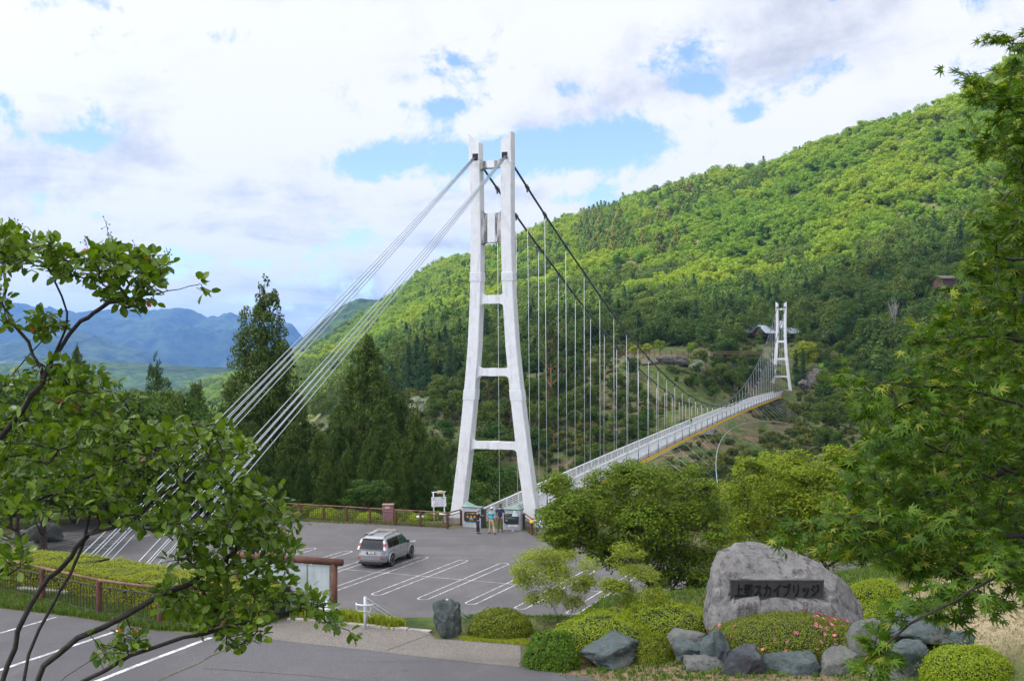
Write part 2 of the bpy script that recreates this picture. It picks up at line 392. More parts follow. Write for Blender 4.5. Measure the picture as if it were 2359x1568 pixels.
def ground_material():
    m, nt, out = newmat("ground")
    n1 = tnoise(nt, .055, 6, .62, 'World'); n2 = tnoise(nt, .9, 6, .7, 'World'); n3 = tnoise(nt, .22, 5, .6, 'World')
    soil = mixrgb(nt, mrange(nt, n2, .35, .65), (.105,.07,.042), (.20,.155,.095))
    grass = mixrgb(nt, mrange(nt, n2, .3, .7), (.028,.055,.012), (.10,.14,.028))
    c = mixrgb(nt, mrange(nt, n3, .40, .60), grass, soil)
    c = mixrgb(nt, mrange(nt, n1, .42, .60, .0, .75), c, grass)
    g0 = nt.nodes.new("ShaderNodeNewGeometry"); vd = nt.nodes.new("ShaderNodeVectorMath"); vd.operation = 'DISTANCE'; nt.links.new(g0.outputs['Position'], vd.inputs[0]); vd.inputs[1].default_value = (4.6, 28.6, 4.0)
    ad = nt.nodes.new("ShaderNodeMath"); ad.operation = 'ADD'; nt.links.new(vd.outputs['Value'], ad.inputs[0]); nt.links.new(mrange(nt, n3, 0, 1, -1.2, 1.2), ad.inputs[1])
    c = mixrgb(nt, mrange(nt, ad.outputs[0], 3.2, 5.2, 1, 0), c, mixrgb(nt, mrange(nt, tnoise(nt, 9, 6, .8, 'World'), .35, .65), (.12,.075,.045), (.26,.19,.125)))
    vd2 = nt.nodes.new("ShaderNodeVectorMath"); vd2.operation = 'DISTANCE'; nt.links.new(g0.outputs['Position'], vd2.inputs[0]); vd2.inputs[1].default_value = (14.2, 29.5, 5.5)
    c = mixrgb(nt, mrange(nt, vd2.outputs['Value'], 3.2, 6.0, 1, 0), c, mixrgb(nt, mrange(nt, tnoise(nt, 6, 6, .8, 'World'), .35, .65), (.24,.19,.11), (.36,.30,.19)))
    g = nt.nodes.new("ShaderNodeNewGeometry"); sp = nt.nodes.new("ShaderNodeSeparateXYZ"); nt.links.new(g.outputs['Normal'], sp.inputs[0])
    rock = mixrgb(nt, mrange(nt, tnoise(nt, .6, 7, .75, 'World'), .35, .65), (.085,.075,.068), (.30,.28,.255))
    s = nt.nodes.new("ShaderNodeMath"); s.operation = 'ADD'; nt.links.new(sp.outputs[2], s.inputs[0]); nt.links.new(mrange(nt, n3, 0, 1, -.2, .2), s.inputs[1])
    c = mixrgb(nt, mrange(nt, s.outputs[0], .50, .68, .9, 0), c, rock)
    princ(nt, out, c, .95, 0, .2, bumpn(nt, n2, .8, .25)); return m
def asphalt(name, base, warm=0.0, speck=.35, crack=None):
    m, nt, out = newmat(name)
    f = tnoise(nt, 34, 3, .8, 'World'); b = tnoise(nt, .18, 5, .6, 'World'); l = tnoise(nt, 1.3, 5, .65, 'World', stretch=(1, .35, 1))
    c = mixrgb(nt, mrange(nt, f, .32, .68), tuple(q*(1-speck) for q in base), tuple(q*(1+speck) for q in base))
    c = mixrgb(nt, mrange(nt, b, .38, .60, 0, .6), c, tuple(q*.70 for q in base))
    c = mixrgb(nt, mrange(nt, l, .52, .75, 0, .35), c, tuple(q*1.35 for q in base))
    if crack:
        cv = nt.nodes.new("ShaderNodeTexVoronoi"); cv.feature = 'DISTANCE_TO_EDGE'; g = nt.nodes.new("ShaderNodeNewGeometry")
        nz = nt.nodes.new("ShaderNodeTexNoise"); nt.links.new(g.outputs['Position'], nz.inputs['Vector']); nz.inputs['Scale'].default_value = 1.2; nz.inputs['Detail'].default_value = 6
        mm = mixrgb(nt, .10, g.outputs['Position'], nz.outputs['Color'], 'ADD'); nt.links.new(mm, cv.inputs['Vector']); cv.inputs['Scale'].default_value = crack[0]
        c = mixrgb(nt, mrange(nt, cv.outputs['Distance'], .0015, .007, crack[1], 0), c, (.03,.03,.028))
    st = tnoise(nt, .9, 4, .5, 'World', dist=1.2); c = mixrgb(nt, mrange(nt, st, .66, .74, 0, .45), c, tuple(q*.45 for q in base))
    tr = tnoise(nt, .7, 3, .5, 'World', stretch=(.12, 1.6, 1)); c = mixrgb(nt, mrange(nt, tr, .55, .70, 0, .28), c, tuple(q*.5 for q in base))
    princ(nt, out, c, .88, 0, .25, bumpn(nt, f, .35, .01)); return m
def paint_material():
    m, nt, out = newmat("road_paint")
    f = tnoise(nt, 16, 5, .75, 'World'); f2 = tnoise(nt, 2.2, 4, .6, 'World')
    c = mixrgb(nt, mrange(nt, f, .50, .62), mixrgb(nt, mrange(nt, f2, .42, .60), (.74,.74,.75), (.42,.41,.41)), (.24,.23,.23))
    princ(nt, out, c, .7, 0, .3)
    return m
GM = ground_material()
LOT = asphalt("asphalt_lot", (.142,.134,.134)); PLAZA = asphalt("asphalt_plaza", (.118,.114,.119))
CONC = asphalt("washed_concrete", (.185,.165,.145), speck=.55); PAINT = paint_material()
KERB = simple("kerb_stone", (.36,.335,.30), .9, var=.18, scale=2.5, bump=.3)

def build_ground():
    na = 420; aa = np.linspace(-1.42, 1.42, na)
    yy = np.concatenate([np.arange(-70, 80, .62), YG])
    A, Yv = np.meshgrid(aa, yy); Xv = A*np.maximum(Yv, 80)
    Zv = ground_z(Xv.ravel(), Yv.ravel())
    V = np.stack([Xv.ravel(), Yv.ravel(), Zv], 1)
    i = np.arange(len(yy)-1)[:, None]*na+np.arange(na-1)[None, :]; i = i.ravel()
    Fq = np.stack([i, i+1, i+na+1, i+na], 1)
    o = mesh("ground", V, Fq, GM, smooth=True); tag(o, "hillside ground of earth, grass and rock around the car park and gorge", "ground", None, 'structure')
build_ground()
# ---- car park
lot = [G(0,1248),G(187,1201),G(330,1192.5),G(480,1190.5),G(620,1192),G(700,1198),G(860,1205),G(1030,1217),G(1065,1216),(-3.3,74.3,0),(-.5,73.4,0),(.66,73.1,0),G(1225,1231),G(1243,1246)]
lotp = [(p[0], p[1]) for p in lot]+[(6,64.5),(16,62),(34,60),(34,49),(14,47.5),(6,45.5),(-3,43.2),(-10,45.5),(-20,48),(-36,50),(-36,66)]
sheet("parking_lot", lotp, .012, LOT, label="grey asphalt car park below the plaza", cat="road")
# paint: hairpin pairs of bay lines
E_ = np.array([.394, .919]); E_ /= np.linalg.norm(E_); Q_ = np.array([E_[1], -E_[0]])
tip0 = np.array(G(1071, 1290)[:2])
def stripe(mb, pts, w, z):
    pts = [np.array(p, float) for p in pts]; V = []
    for i, p in enumerate(pts):
        d = pts[min(i+1, len(pts)-1)]-pts[max(i-1, 0)]; d /= np.linalg.norm(d); n = np.array([-d[1], d[0]])
        V += [(*(p+n*w/2), z), (*(p-n*w/2), z)]
    mb.add(V, [(2*i, 2*i+1, 2*i+3, 2*i+2) for i in range(len(pts)-1)])
def hairpin(k, L_=9.9, hw=.27):
    mb = MB(); t = tip0+Q_*2.47*k; a0 = t-E_*hw; b0 = t-E_*(L_-hw); pts = []
    for q in np.linspace(-90, 90, 9): pts.append(a0+Q_*hw*math.sin(rad(q))*-1+E_*hw*math.cos(rad(q)))
    p2 = []
    for q in np.linspace(-90, 90, 9): p2.append(b0+Q_*hw*math.sin(rad(q))-E_*hw*math.cos(rad(q)))
    stripe(mb, pts+p2+[pts[0]], .062, .020)
    return mb
MARKS = MB()
for k in list(range(-12, -8))+list(range(-5, 6)):
    h = hairpin(k); MARKS.add(np.concatenate(h.V), h.F)
stripe(MARKS, [tip0+Q_*2.47*-12.5-E_*4.95, tip0+Q_*2.47*-8.3-E_*4.95], .05, .016)
stripe(MARKS, [tip0+Q_*2.47*-4-E_*4.95, tip0+Q_*2.47*5.5-E_*4.95], .045, .016)
o = MARKS.build("parking_markings", PAINT); tag(o, "white painted bay lines of the car park", "road marking", None, 'structure')
# ---- upper plaza
ZU = 3.7
pl = [G(*q, ZU)[:2] for q in [(-500,1340),(-200,1380),(0,1402),(110,1414),(205,1427),(351,1453),(460,1461),(560,1456),(650,1427)]]
pl += [tuple(G(*q, ZU)[:2]) for q in [(713,1429),(882,1446),(992,1457),(1000,1471),(1075,1475),(1200,1486),(1203,1525),(1285,1551),(1420,1569)]]
pl += [(3.2,22),(3.0,18.5),(-24,18.5),(-30,30)]
o = sheet("plaza", pl, ZU+.012, PLAZA, label="grey asphalt plaza above the car park in the foreground", cat="road")
cp = [G(*q, ZU)[:2] for q in [(560,1457),(650,1428),(713,1430),(882,1447),(990,1458),(1002,1473),(1075,1477),(1197,1488),(1200,1526),(1235,1543),(1180,1535),(1102,1528),(937,1509),(882,1502),(760,1489),(662,1478),(600,1468)]]
sheet("path", cp, ZU+.017, CONC, label="band of rough washed concrete above the steps", cat="path")
mb = MB()
def gl(pts, w, z): stripe(mb, [G(*q, ZU)[:2] for q in pts], w, z)
gl([(-60,1472),(0,1459),(129,1422)], .10, ZU+.02); gl([(-60,1560),(0,1544),(129,1501),(210,1474),(287,1448)], .13, ZU+.02); gl([(150,1592),(228,1568),(330,1528),(486,1469)], .15, ZU+.02)
tag(mb.build("plaza_markings", PAINT), "white painted lines on the plaza", "road marking", None, 'structure')
mb = MB(); stripe(mb, [G(*q, ZU)[:2] for q in [(300,1600),(366,1567),(410,1548),(457,1529),(480,1514),(527,1494),(574,1479),(600,1470)]], .045, ZU+.022)
stripe(mb, [G(*q, ZU)[:2] for q in [(470,1540),(560,1546),(700,1556),(860,1572)]], .02, ZU+.0225)
tag(mb.build("mossy_crack", simple("moss_in_crack", (.13,.11,.04), .95, var=.3, scale=9)), "narrow mossy crack running across the plaza asphalt", "crack", None, 'structure')
mb = MB(); stripe(mb, [G(*q, ZU)[:2] for q in [(888,1500),(930,1484),(975,1468),(1000,1460)]], .018, ZU+.0225)
tag(mb.build("concrete_joint", simple("dark_joint", (.05,.045,.04), .95)), "dark joint across the washed concrete by the upright rock", "joint", None, 'structure')
# kerb stones: one row of cut blocks along the head of the steps
kr = [G(*q, ZU)[:2] for q in [(662,1427.5),(713,1430),(800,1438),(882,1446.5),(940,1452),(994,1457)]]
mb = MB(); random.seed(4)
for i in range(len(kr)-1):
    a = np.array(kr[i]); b = np.array(kr[i+1]); n = max(1, int(np.linalg.norm(b-a)/.36))
    for j in range(n):
        p = a+(b-a)*(j+.03)/n; q = a+(b-a)*(j+.97)/n; h = .07+random.uniform(-.01, .012)
        mb.beam((*p, ZU+h/2), (*q, ZU+h/2), .2, h)
o = mb.build("kerb", KERB); tag(o, "row of pale cut kerb stones at the edge of the concrete", "kerb", None, 'structure'); bevel(o, .012)
# stairs down to the car park
mb = MB(); sa = np.array([.3, .95]); sa /= np.linalg.norm(sa); sp_ = np.array([sa[1], -sa[0]]); s0 = np.array(G(850, 1446, ZU)[:2])+np.array([.7, .25])
for i in range(21):
    c = s0+sa*(.15+.34*i)+sp_*0.2; zt = ZU-.02-.172*i
    mb.box((c[0], c[1], zt-.5), (3.4, .36, 1.0), RZ(math.atan2(-sa[0], sa[1])))
o = mb.build("stairs", CONC); tag(o, "concrete steps leading down to the car park", "stairs", None, 'structure')
# shallow puddle round the drain at the foot of the steps
m_, nt_, out_ = newmat("puddle"); princ(nt_, out_, (.16,.17,.20), .06, 0, .9)
pc = G(1032, 1441); pp = [(pc[0]+(.88+.08*math.sin(3*t+1))*math.cos(t), pc[1]+(.62+.06*math.cos(2*t))*math.sin(t)) for t in np.linspace(0, 2*math.pi, 40)[:-1]]
sheet("puddle", pp, .018, m_, label="shallow puddle on the asphalt behind the upright rock", cat="puddle")
pp2 = [(pc[0]+(1.25+.1*math.sin(2*t))*math.cos(t), pc[1]+(.95)*math.sin(t)) for t in np.linspace(0, 2*math.pi, 40)[:-1]]
sheet("wet_asphalt", pp2, .015, simple("damp_asphalt", (.085,.075,.065), .5), label="damp dark ring of asphalt round the puddle", cat="road")
# grassy shoulder behind the back fence is plain ground; mountains far away
def ridge_mesh(name, pts, Y, depth, base, mat, label, amp, seed, cat="mountain"):
    xs = np.linspace(pts[0][0], pts[-1][0], 420); ys = np.interp(xs, [p[0] for p in pts], [p[1] for p in pts]); ys = ys-(1-np.abs(fbm(np.stack([xs/26, 0*xs, 0*xs], 1), 4, seed+3, .6))*2)*amp[0]*F/Y*.075
    rows = 46; V = []
    for j in range(rows):
        t = j/(rows-1)*1.5                       # 0 front foot, 1 crest, 1.5 back
        yy_ = Y-depth*(1-t) if t <= 1 else Y+depth*(t-1)
        h = t**1.15 if t <= 1 else 1-(t-1)*1.6
        X3 = (xs-CX)/F*Y; zc = CAMZ-(ys-HY)/F*Y
        p = np.stack([X3/amp[1], np.full_like(xs, yy_)/amp[1], 0*xs], 1)
        rid = 1-np.abs(fbm(p*np.array([1, .45, 1]), 5, seed, .55))*2
        w = math.sin(math.pi*min(max(t, 0), 1)**.8) if t < 1 else .25
        z = base+(zc-base)*h+w*amp[0]*(rid-.55)
        V.append(np.stack([X3, np.full_like(xs, yy_)+w*amp[0]*.6*fbm(p*1.7+5, 3, seed+9), z], 1))
    V = np.concatenate(V); n = len(xs); i = (np.arange(rows-1)[:, None]*n+np.arange(n-1)[None, :]).ravel()
    o = mesh(name, V, np.stack([i, i+1, i+n+1, i+n], 1), mat, smooth=True); return tag(o, label, cat, None, 'structure')
def far_forest_mat(name, c1, c2, sc, rocky=0.0, bump=1.0):
    m, nt, out = newmat(name)
    a = tnoise(nt, sc, 8, .7, 'World'); b = tnoise(nt, sc*.09, 5, .6, 'World')
    c = mixrgb(nt, mrange(nt, a, .38, .62), c1, c2); c = mixrgb(nt, mrange(nt, b, .4, .62, 0, .6), c, tuple(q*.55 for q in c1))
    if rocky:
        r = tnoise(nt, sc*.30, 7, .75, 'World', stretch=(1, 1, .35)); c = mixrgb(nt, mrange(nt, r, .60, .68, 0, rocky), c, (.30,.27,.25))
    princ(nt, out, c, 1, 0, .1, bumpn(nt, a, bump, 30 if sc < .02 else 8)); return m
FM1 = far_forest_mat("far_slopes", (.012,.026,.018), (.055,.085,.035), .012, .6)
FM2 = far_forest_mat("mid_slopes", (.014,.032,.012), (.06,.098,.022), .04, 0)
blue = [(-700,640),(-300,665),(-120,690),(0,699),(60,703),(130,710),(200,714),(260,708),(330,712),(380,716),(415,709),(440,709),(462,722),(480,731),(505,727),(530,722),(552,737),(600,741),(640,748),(672,757),(690,780),(720,812),(800,835),(950,850)]
ridge_mesh("distant_mountains", blue, 7000, 1800, -80, FM1, "blue hazy mountain range far beyond the gorge", (190, 800), 21)
mid = [(-300,860),(-100,820),(0,795),(60,775),(120,765),(190,768),(260,790),(330,808),(380,840),(430,880),(470,910),(560,930)]
ridge_mesh("distant_foothill", mid, 4600, 900, -78, FM1, "paler sunlit foothill below the blue mountains", (50, 500), 31)
near_ = [(-1400,780),(-600,805),(-200,818),(0,838),(120,826),(220,830),(330,838),(450,843),(600,846),(760,866)]
ridge_mesh("wooded_foothills", near_, 2500, 700, -79, FM2, "low wooded hills across the valley on the left", (14, 160), 51)
m3 = [(560,880),(640,840),(690,790),(720,760),(760,728),(800,700),(830,690),(870,692),(920,670),(980,660),(1100,640)]
ridge_mesh("middle_ridge", m3, 2300, 500, -60, FM2, "shaded green ridge behind the bright hillside", (22, 220), 41)
# ================================================================== suspension bridge
WHITE = simple("white_steel_paint", (.70,.70,.71), .45, var=.04, scale=2.0, dirt=((.30,.28,.26), .4), dth=(.52, .70))
WHITE2 = simple("white_rail_paint", (.74,.75,.76), .4, var=.03, scale=1.5)
STAIN = simple("stained_steel_paint", (.55,.54,.53), .6, var=.12, scale=2.6, dirt=((.07,.06,.055), .92), dth=(.44, .58))
YEL = simple("yellow_paint", (.95,.56,.02), .45, var=.06, scale=2)
GALV = simple("galvanised_steel", (.52,.55,.58), .42, .4, var=.08, scale=5)
CABLE = simple("dark_cable_steel", (.10,.11,.13), .5, .5, var=.1, scale=4)
STRAND = simple("strand_steel", (.46,.50,.54), .38, .7, var=.06, scale=3)
DARK = simple("dark_void", (.02,.02,.022), .8)
C0 = np.array([-1.1, 76.0]); C1 = np.array([75.9, 317.0]); DV = (C1-C0); SPAN = float(np.linalg.norm(DV)); DV = DV/SPAN; NV = np.array([DV[1], -DV[0]])
def B(t, s, z): return np.array([C0[0]+DV[0]*t+NV[0]*s, C0[1]+DV[1]*t+NV[1]*s, z])
def deck_z(t): u = (t-SPAN/2)/(SPAN/2); return -.1+.95*(1-u*u)+.35*(t/SPAN)
def cable_z(t): u = (t-SPAN/2)/(SPAN/2); return 2.75+(24.75-2.75)*u*u
bridge = thing("suspension_bridge", "long white pedestrian suspension bridge with twin-leg towers and a yellow deck edge crossing the gorge", "bridge", (C0[0], C0[1], 0))
# leg centre line (s) against height, both towers alike; taken at the middle of the front face
LEG = [(0.0, 2.76), (1.5, 2.53), (4.5, 2.12), (8.6, 1.66), (12.0, 1.34), (15.8, 1.14), (19.0, 1.08), (22.5, 1.10), (24.2, 1.13)]
def leg_s(z): return float(np.interp(z, [q[0] for q in LEG], [q[1] for q in LEG]))
def rbeam(mb, a, b, w, h, up=(0, 0, 1)): mb.beam(a, b, w, h, up)
def tower(t0, lean):
    # every tower: two legs (> splice plates, saddle opening), five cross beams (> splice plate)
    tb = B(t0, 0, 0)
    M_ = MB(); tw = None
    T = t0
    root = bpy.data.objects.new("tower", None); C.objects.link(root); root.parent = bridge
    root.location = Vector(tb)-wloc(bridge)
    ctr = lambda z: lean*z/24.0
    W2, D2_ = .40, .43
    def pt(s, z, t=0): return B(T+t, s+ctr(z), z)
    ws = lambda z: .43-.055*min(z, 16)/16        # half width along s
    wt = lambda z: .50-.06*min(z, 16)/16
    for sg in (-1, 1):
        mb = MB(); zs = list(np.linspace(.35 if sg > 0 else .30, 22.6, 26)); V = []
        for z in zs:
            s = sg*leg_s(z); a, b = ws(z), wt(z); c = .045
            for (i, j) in ((-a+c,-b),(a-c,-b),(a,-b+c),(a,b-c),(a-c,b),(-a+c,b),(-a,b-c),(-a,-b+c)): V.append(pt(s+i, z, j))
        # slanted tip: high outside, low inside
        so = sg*leg_s(24.2); a, b = ws(23), wt(23); c = .03
        for (i, j) in ((-a+c,-b),(a-c,-b),(a,-b+c),(a,b-c),(a-c,b),(-a+c,b),(-a,b-c),(-a,-b+c)):
            out_ = (i*sg > 0); V.append(pt(so+i+sg*.02, 26.35 if out_ else 25.75, j))
        n = len(zs)+1; Fs = [(k*8+q, k*8+(q+1) % 8, (k+1)*8+(q+1) % 8, (k+1)*8+q) for k in range(n-1) for q in range(8)]
        Fs.append(tuple((n-1)*8+q for q in range(8))); Fs.append(tuple(range(8))[::-1])
        mb.add(V, Fs); leg = mb.build("tower_leg", WHITE, root)
        # splice sleeves with bolt rows
        for (z0, z1) in ((8.35, 9.05), (16.35, 16.95)):
            mb = MB(); V = []
            for z in (z0, z1):
                s = sg*leg_s(z); a, b = ws(z)+.02, wt(z)+.02
                for (i, j) in ((-a,-b),(a,-b),(a,b),(-a,b)): V.append(pt(s+i, z, j))
            mb.add(V, [(0,1,5,4),(1,2,6,5),(2,3,7,6),(3,0,4,7),(4,5,6,7),(3,2,1,0)])
            for r in range(6):
                z = z0+.07+(z1-z0-.14)*r/5; s = sg*leg_s(z); a, b = ws(z)+.02, wt(z)+.02
                for q in range(8): p = pt(s-a+.07+(2*a-.14)*q/7, z, -b); mb.box(p-np.array([*DV, 0])*.015, (.035, .03, .035), RZ(math.atan2(-DV[0], DV[1])))
                for q in range(6): p = pt(s+a, z, -b+.1+(2*b-.2)*q/5); mb.box(p+np.array([*NV, 0])*.015, (.03, .035, .035), RZ(math.atan2(-DV[0], DV[1])))
            mb.build("splice_plate", WHITE2, leg)
        mb = MB(); a = ws(23); s = sg*leg_s(22.6)-sg*.06
        z = 24.75
        mb.box(pt(s, z, 0), (.40, 2*wt(23)+.03, .46), RZ(math.atan2(-DV[0], DV[1]))); mb.build("saddle_opening", DARK, leg)
        mb = MB()
        for zz_ in (24.35,):
            a, b = ws(23)+.012, wt(23)+.012
            mb.box(pt(sg*leg_s(24), zz_, 0), (2*a, 2*b, .16), RZ(math.atan2(-DV[0], DV[1])))
        mb.build("joint_band", WHITE2, leg)
        mb = MB(); p = pt(sg*leg_s(0.2), .12, 0); mb.box(p, (1.4, 1.5, .5), RZ(math.atan2(-DV[0], DV[1]))); mb.build("footing", simple("concrete_footing", (.34,.32,.29), .9, var=.15), root)
    for (z0, z1, dirty) in ((24.02, 24.47, 1), (19.0, 20.95, 1), (14.85, 15.42, 0), (9.98, 10.50, 0), (5.05, 5.55, 0)):
        zc = (z0+z1)/2; s = leg_s(zc)-ws(zc)+.03; h = z1-z0
        mb = MB(); b = .30; r = min(.32, .45*s)
        # beam with rounded corners (fillets) into the legs
        for tt in (-b, b): pass
        prof = []
        for q in np.linspace(0, 90, 6): prof.append((-s+r-r*math.sin(rad(q))*1.0, z1+r-r*math.cos(rad(q))))
        top = [(-s, z1+r)]+[(-s+r*(1-math.cos(rad(q))), z1+r*(1-math.sin(rad(q)))) for q in np.linspace(10, 90, 6)]+[(s-r*(1-math.cos(rad(q))), z1+r*(1-math.sin(rad(q)))) for q in np.linspace(90, 10, 6)]+[(s, z1+r)]
        bot = [(x, 2*zc-z) for (x, z) in top[::-1]]
        poly = [pt(x, z, -b) for (x, z) in top+bot]
        d_ = np.array([*DV, 0])*2*b
        nP = len(top); V = poly+[p+d_ for p in poly]; n2 = len(poly)
        Fs = []
        for q in range(nP-1):                                    # strips between top and bottom curves
            Fs.append((q, n2-1-q, n2-2-q, q+1)); Fs.append((n2+q+1, n2+n2-2-q, n2+n2-1-q, n2+q))
        for q in range(n2): Fs.append((q, (q+1) % n2, n2+(q+1) % n2, n2+q))
        mb.add(V, Fs); cb = mb.build("cross_beam", STAIN if dirty else WHITE, root)
        mb = MB(); wv = min(.34, s*.5); R_ = RZ(math.atan2(-DV[0], DV[1]))
        mb.box(pt(0, zc, 0), (wv*1.6, 2*b+.04, h+.03), R_)
        for i in range(int(h/.12)):
            for j in range(5): mb.box(pt(-wv*.65+wv*1.3*j/4, z0+.07+(h-.1)*i/max(1, int(h/.12)-1), -b-.028), (.035, .03, .035), R_)
        mb.build("splice_plate", WHITE2, cb)
    return root
tw_a = tower(0.0, -.26)
tw_b = tower(SPAN, -.0)
# ---- main cables, clamps, hangers
TS = [4.3]+[8.6+5.74*i for i in range(42)]; TS = [t for t in TS if t < SPAN-6]+[SPAN-4.3]
HS = 1.12
for sg in (-1, 1):
    pts = [B(t, sg*HS+(-.26 if t < 20 else 0)*(1-t/20 if t < 20 else 0), cable_z(t)) for t in np.linspace(0, SPAN, 121)]
    mb = MB(); mb.tube(pts, .078, 8); cb = mb.build("main_cable", CABLE, bridge, smooth=True)
    for t in TS:
        lean = (-.26*(1-t/20) if t < 20 else 0)
        mb = MB(); z = cable_z(t); d = pts[1]-pts[0]
        sl = (cable_z(t+.3)-cable_z(t-.3))/.6
        a = B(t-.22, sg*HS+lean, z-.22*sl); b = B(t+.22, sg*HS+lean, z+.22*sl)
        mb.tube([a, b], .135, 8); mb.box(B(t, sg*HS+lean, z-.2), (.09, .16, .3), RZ(math.atan2(-DV[0], DV[1])))
        mb.build("cable_clamp", CABLE, cb)
        zb = deck_z(t)-.15
        mb = MB(); mb.tube([B(t, sg*HS+lean, z-.3), B(t, sg*1.16, zb+1.15)], .019, 6); hg = mb.build("hanger", WHITE2, bridge, smooth=True)
        mb = MB(); mb.tube([B(t, sg*1.16, zb+1.2), B(t, sg*1.16, zb+.75), B(t, sg*1.16, zb+.74), B(t, sg*1.16, zb-.1)], [.03, .03, .05, .05], 6); mb.build("turnbuckle", CABLE, hg)
# ---- back stays: six strands from each saddle to the anchorage
for sg in (-1, 1):
    sad = B(-.35, sg*1.12-.26, 24.75)
    for i in range(6):
        row, col = divmod(i, 2)
        q = 40.1+(.0 if sg < 0 else -.2)
        zA = 4.05+(row-1)*.46
        end = np.array([C0[0]-.18*1-DV[0]*q+NV[0]*(sg*1.15+(col-.5)*.34), C0[1]-DV[1]*q+NV[1]*(sg*1.15+(col-.5)*.34), zA])
        st = sad+np.array([NV[0]*(col-.5)*.12, NV[1]*(col-.5)*.12, (row-1)*.05])
        d = (end-st); e2 = st+d*1.03
        mb = MB(); pts = [st+(e2-st)*u+np.array([0, 0, -.25*math.sin(math.pi*u)]) for u in np.linspace(0, 1, 14)]
        mb.tube(pts, .021, 6); mb.build("backstay_strand", STRAND, bridge, smooth=True)
    mb = MB(); q = 42.0; p = np.array([C0[0]-DV[0]*q+NV[0]*sg*1.15, C0[1]-DV[1]*q+NV[1]*sg*1.15])
    mb.box((p[0]+.12, p[1]+.5, 3.12), (2.0, 1.6, 1.5), RZ(math.atan2(-DV[0], DV[1]))); mb.build("anchor_block", simple("anchor_concrete", (.36,.34,.31), .9), bridge)
# ---- deck
GRAT = simple("grey_deck_grating", (.42,.42,.43), .7, var=.08, scale=12, bump=.2)
RZB = RZ(math.atan2(-DV[0], DV[1]))
tt = np.linspace(-.6, SPAN-2.2, 120)
def strip(mb, s0, s1, z0, z1, t_=tt):
    V = []
    for t in t_:
        z = deck_z(t)
        for (s, dz) in ((s0, z0), (s1, z0), (s1, z1), (s0, z1)): V.append(B(t, s, z+dz))
    n = len(t_); mb.add(V, [(4*i+a, 4*i+b, 4*i+4+b, 4*i+4+a) for i in range(n-1) for (a, b) in ((1,0),(2,1),(3,2),(0,3))]+[(0,1,2,3),(4*n-1,4*n-2,4*n-3,4*n-4)])
mb = MB(); strip(mb, -.86, .86, -.08, 0); deck = mb.build("deck", GRAT, bridge)
TP = [-.6+2.87*i for i in range(int((SPAN-2)/2.87)+1)]
for sg in (-1, 1):
    mb = MB(); strip(mb, sg*.97-.04, sg*.97+.04, -.30, .06)
    for t in np.arange(0, SPAN-3, .45): mb.box(B(t, sg*1.02, deck_z(t)-.16), (.03, .06, .06), RZB)
    mb.build("edge_girder", simple("grey_girder_paint", (.50,.51,.53), .5), deck)
    mb = MB(); strip(mb, sg*1.20-.05, sg*1.20+.05, -.56, -.28, np.linspace(1.5, SPAN-2.6, 110)); mb.build("yellow_fairing", YEL, deck)
    mb = MB()
    for t in TP:
        z = deck_z(t); mb.box(B(t, sg*.90, z+.52), (.07, .14, 1.04), RZB)
        mb.box(B(t+1.43, sg*.90, z+.5), (.03, .05, .9), RZB)
    mb.build("railing_posts", WHITE2, deck)['kind'] = 'stuff'
    mb = MB(); mb.tube([B(t, sg*.88, deck_z(t)+1.08) for t in tt], .062, 8); hr = mb.build("handrail", WHITE2, deck, smooth=True)
    mb = MB()
    for h in (.16, .31, .46, .61, .76, .90): mb.tube([B(t, sg*.93, deck_z(t)+h) for t in tt[::2]], .021, 5)
    rb = mb.build("rail_bars", WHITE2, deck, smooth=True)
    # fine mesh infill behind the bars
    mb = MB()
    for h in np.arange(.08, 1.0, .05): mb.tube([B(t, sg*.955, deck_z(t)+h) for t in tt[::3]], .0085, 3)
    mb.build("mesh_infill", WHITE2, deck)
    # low outer cable walkway rail seen outside the main rail
    mb = MB()
    for h in (-.02, .24): mb.tube([B(t, sg*1.2, deck_z(t)+h) for t in tt[::2]], .02, 5)
    mb.build("outer_rail", WHITE2, deck, smooth=True)
mb = MB()
for t in TS:
    mb.box(B(t, 0, deck_z(t)-.33), (2.42, .14, .2), RZB)
mb.build("floor_beams", simple("floor_beam_paint", (.30,.30,.30), .6), deck)['kind'] = 'stuff'
# ---- wind cables below the deck with their stays
for sg in (1, -1):
    def wc(t):
        u = (t-SPAN/2)/(SPAN/2); return B(t, sg*(1.5+21*u*u), -1.2-12*u*u)
    t_ = np.linspace(2, SPAN-2, 90)
    mb = MB(); mb.tube([wc(t) for t in t_], .055, 6); mb.build("wind_cable", GALV, bridge, smooth=True)
    if sg > 0:
        for t in TS[1:-1]:
            u = (t-SPAN/2)/(SPAN/2)
            mb = MB(); mb.tube([B(t, sg*1.1, deck_z(t)-.45), wc(t)], .02, 5); mb.build("wind_stay", GALV, bridge, smooth=True)
# abutment slabs and end cabinet at the far tower
m_ab = simple("abutment_concrete", (.36,.34,.31), .9, var=.15)
mb = MB(); mb.box(B(.6, .0, -.9), (3.4, 3.4, 1.55), RZB); mb.build("near_abutment", m_ab, bridge)
mb = MB(); mb.box(B(SPAN+1.5, .5, -1.2), (9, 6.5, 2.6), RZB); mb.build("far_abutment", m_ab, bridge)
cab = thing("equipment_cabinet", "light grey box cabinet at the far end of the deck beside the distant tower leg", "cabinet", B(SPAN-1.6, 1.7, -.1+.25))
mb = MB(); mb.box(B(SPAN-1.6, 1.7, .85), (1.25, 1.0, 1.3), RZB); bevel(mb.build("housing", simple("cabinet_grey", (.52,.54,.56), .5), cab), .03)
mb = MB(); mb.box(B(SPAN-1.6, 1.7, 1.53), (1.4, 1.15, .06), RZB); mb.build("lid", WHITE2, cab)
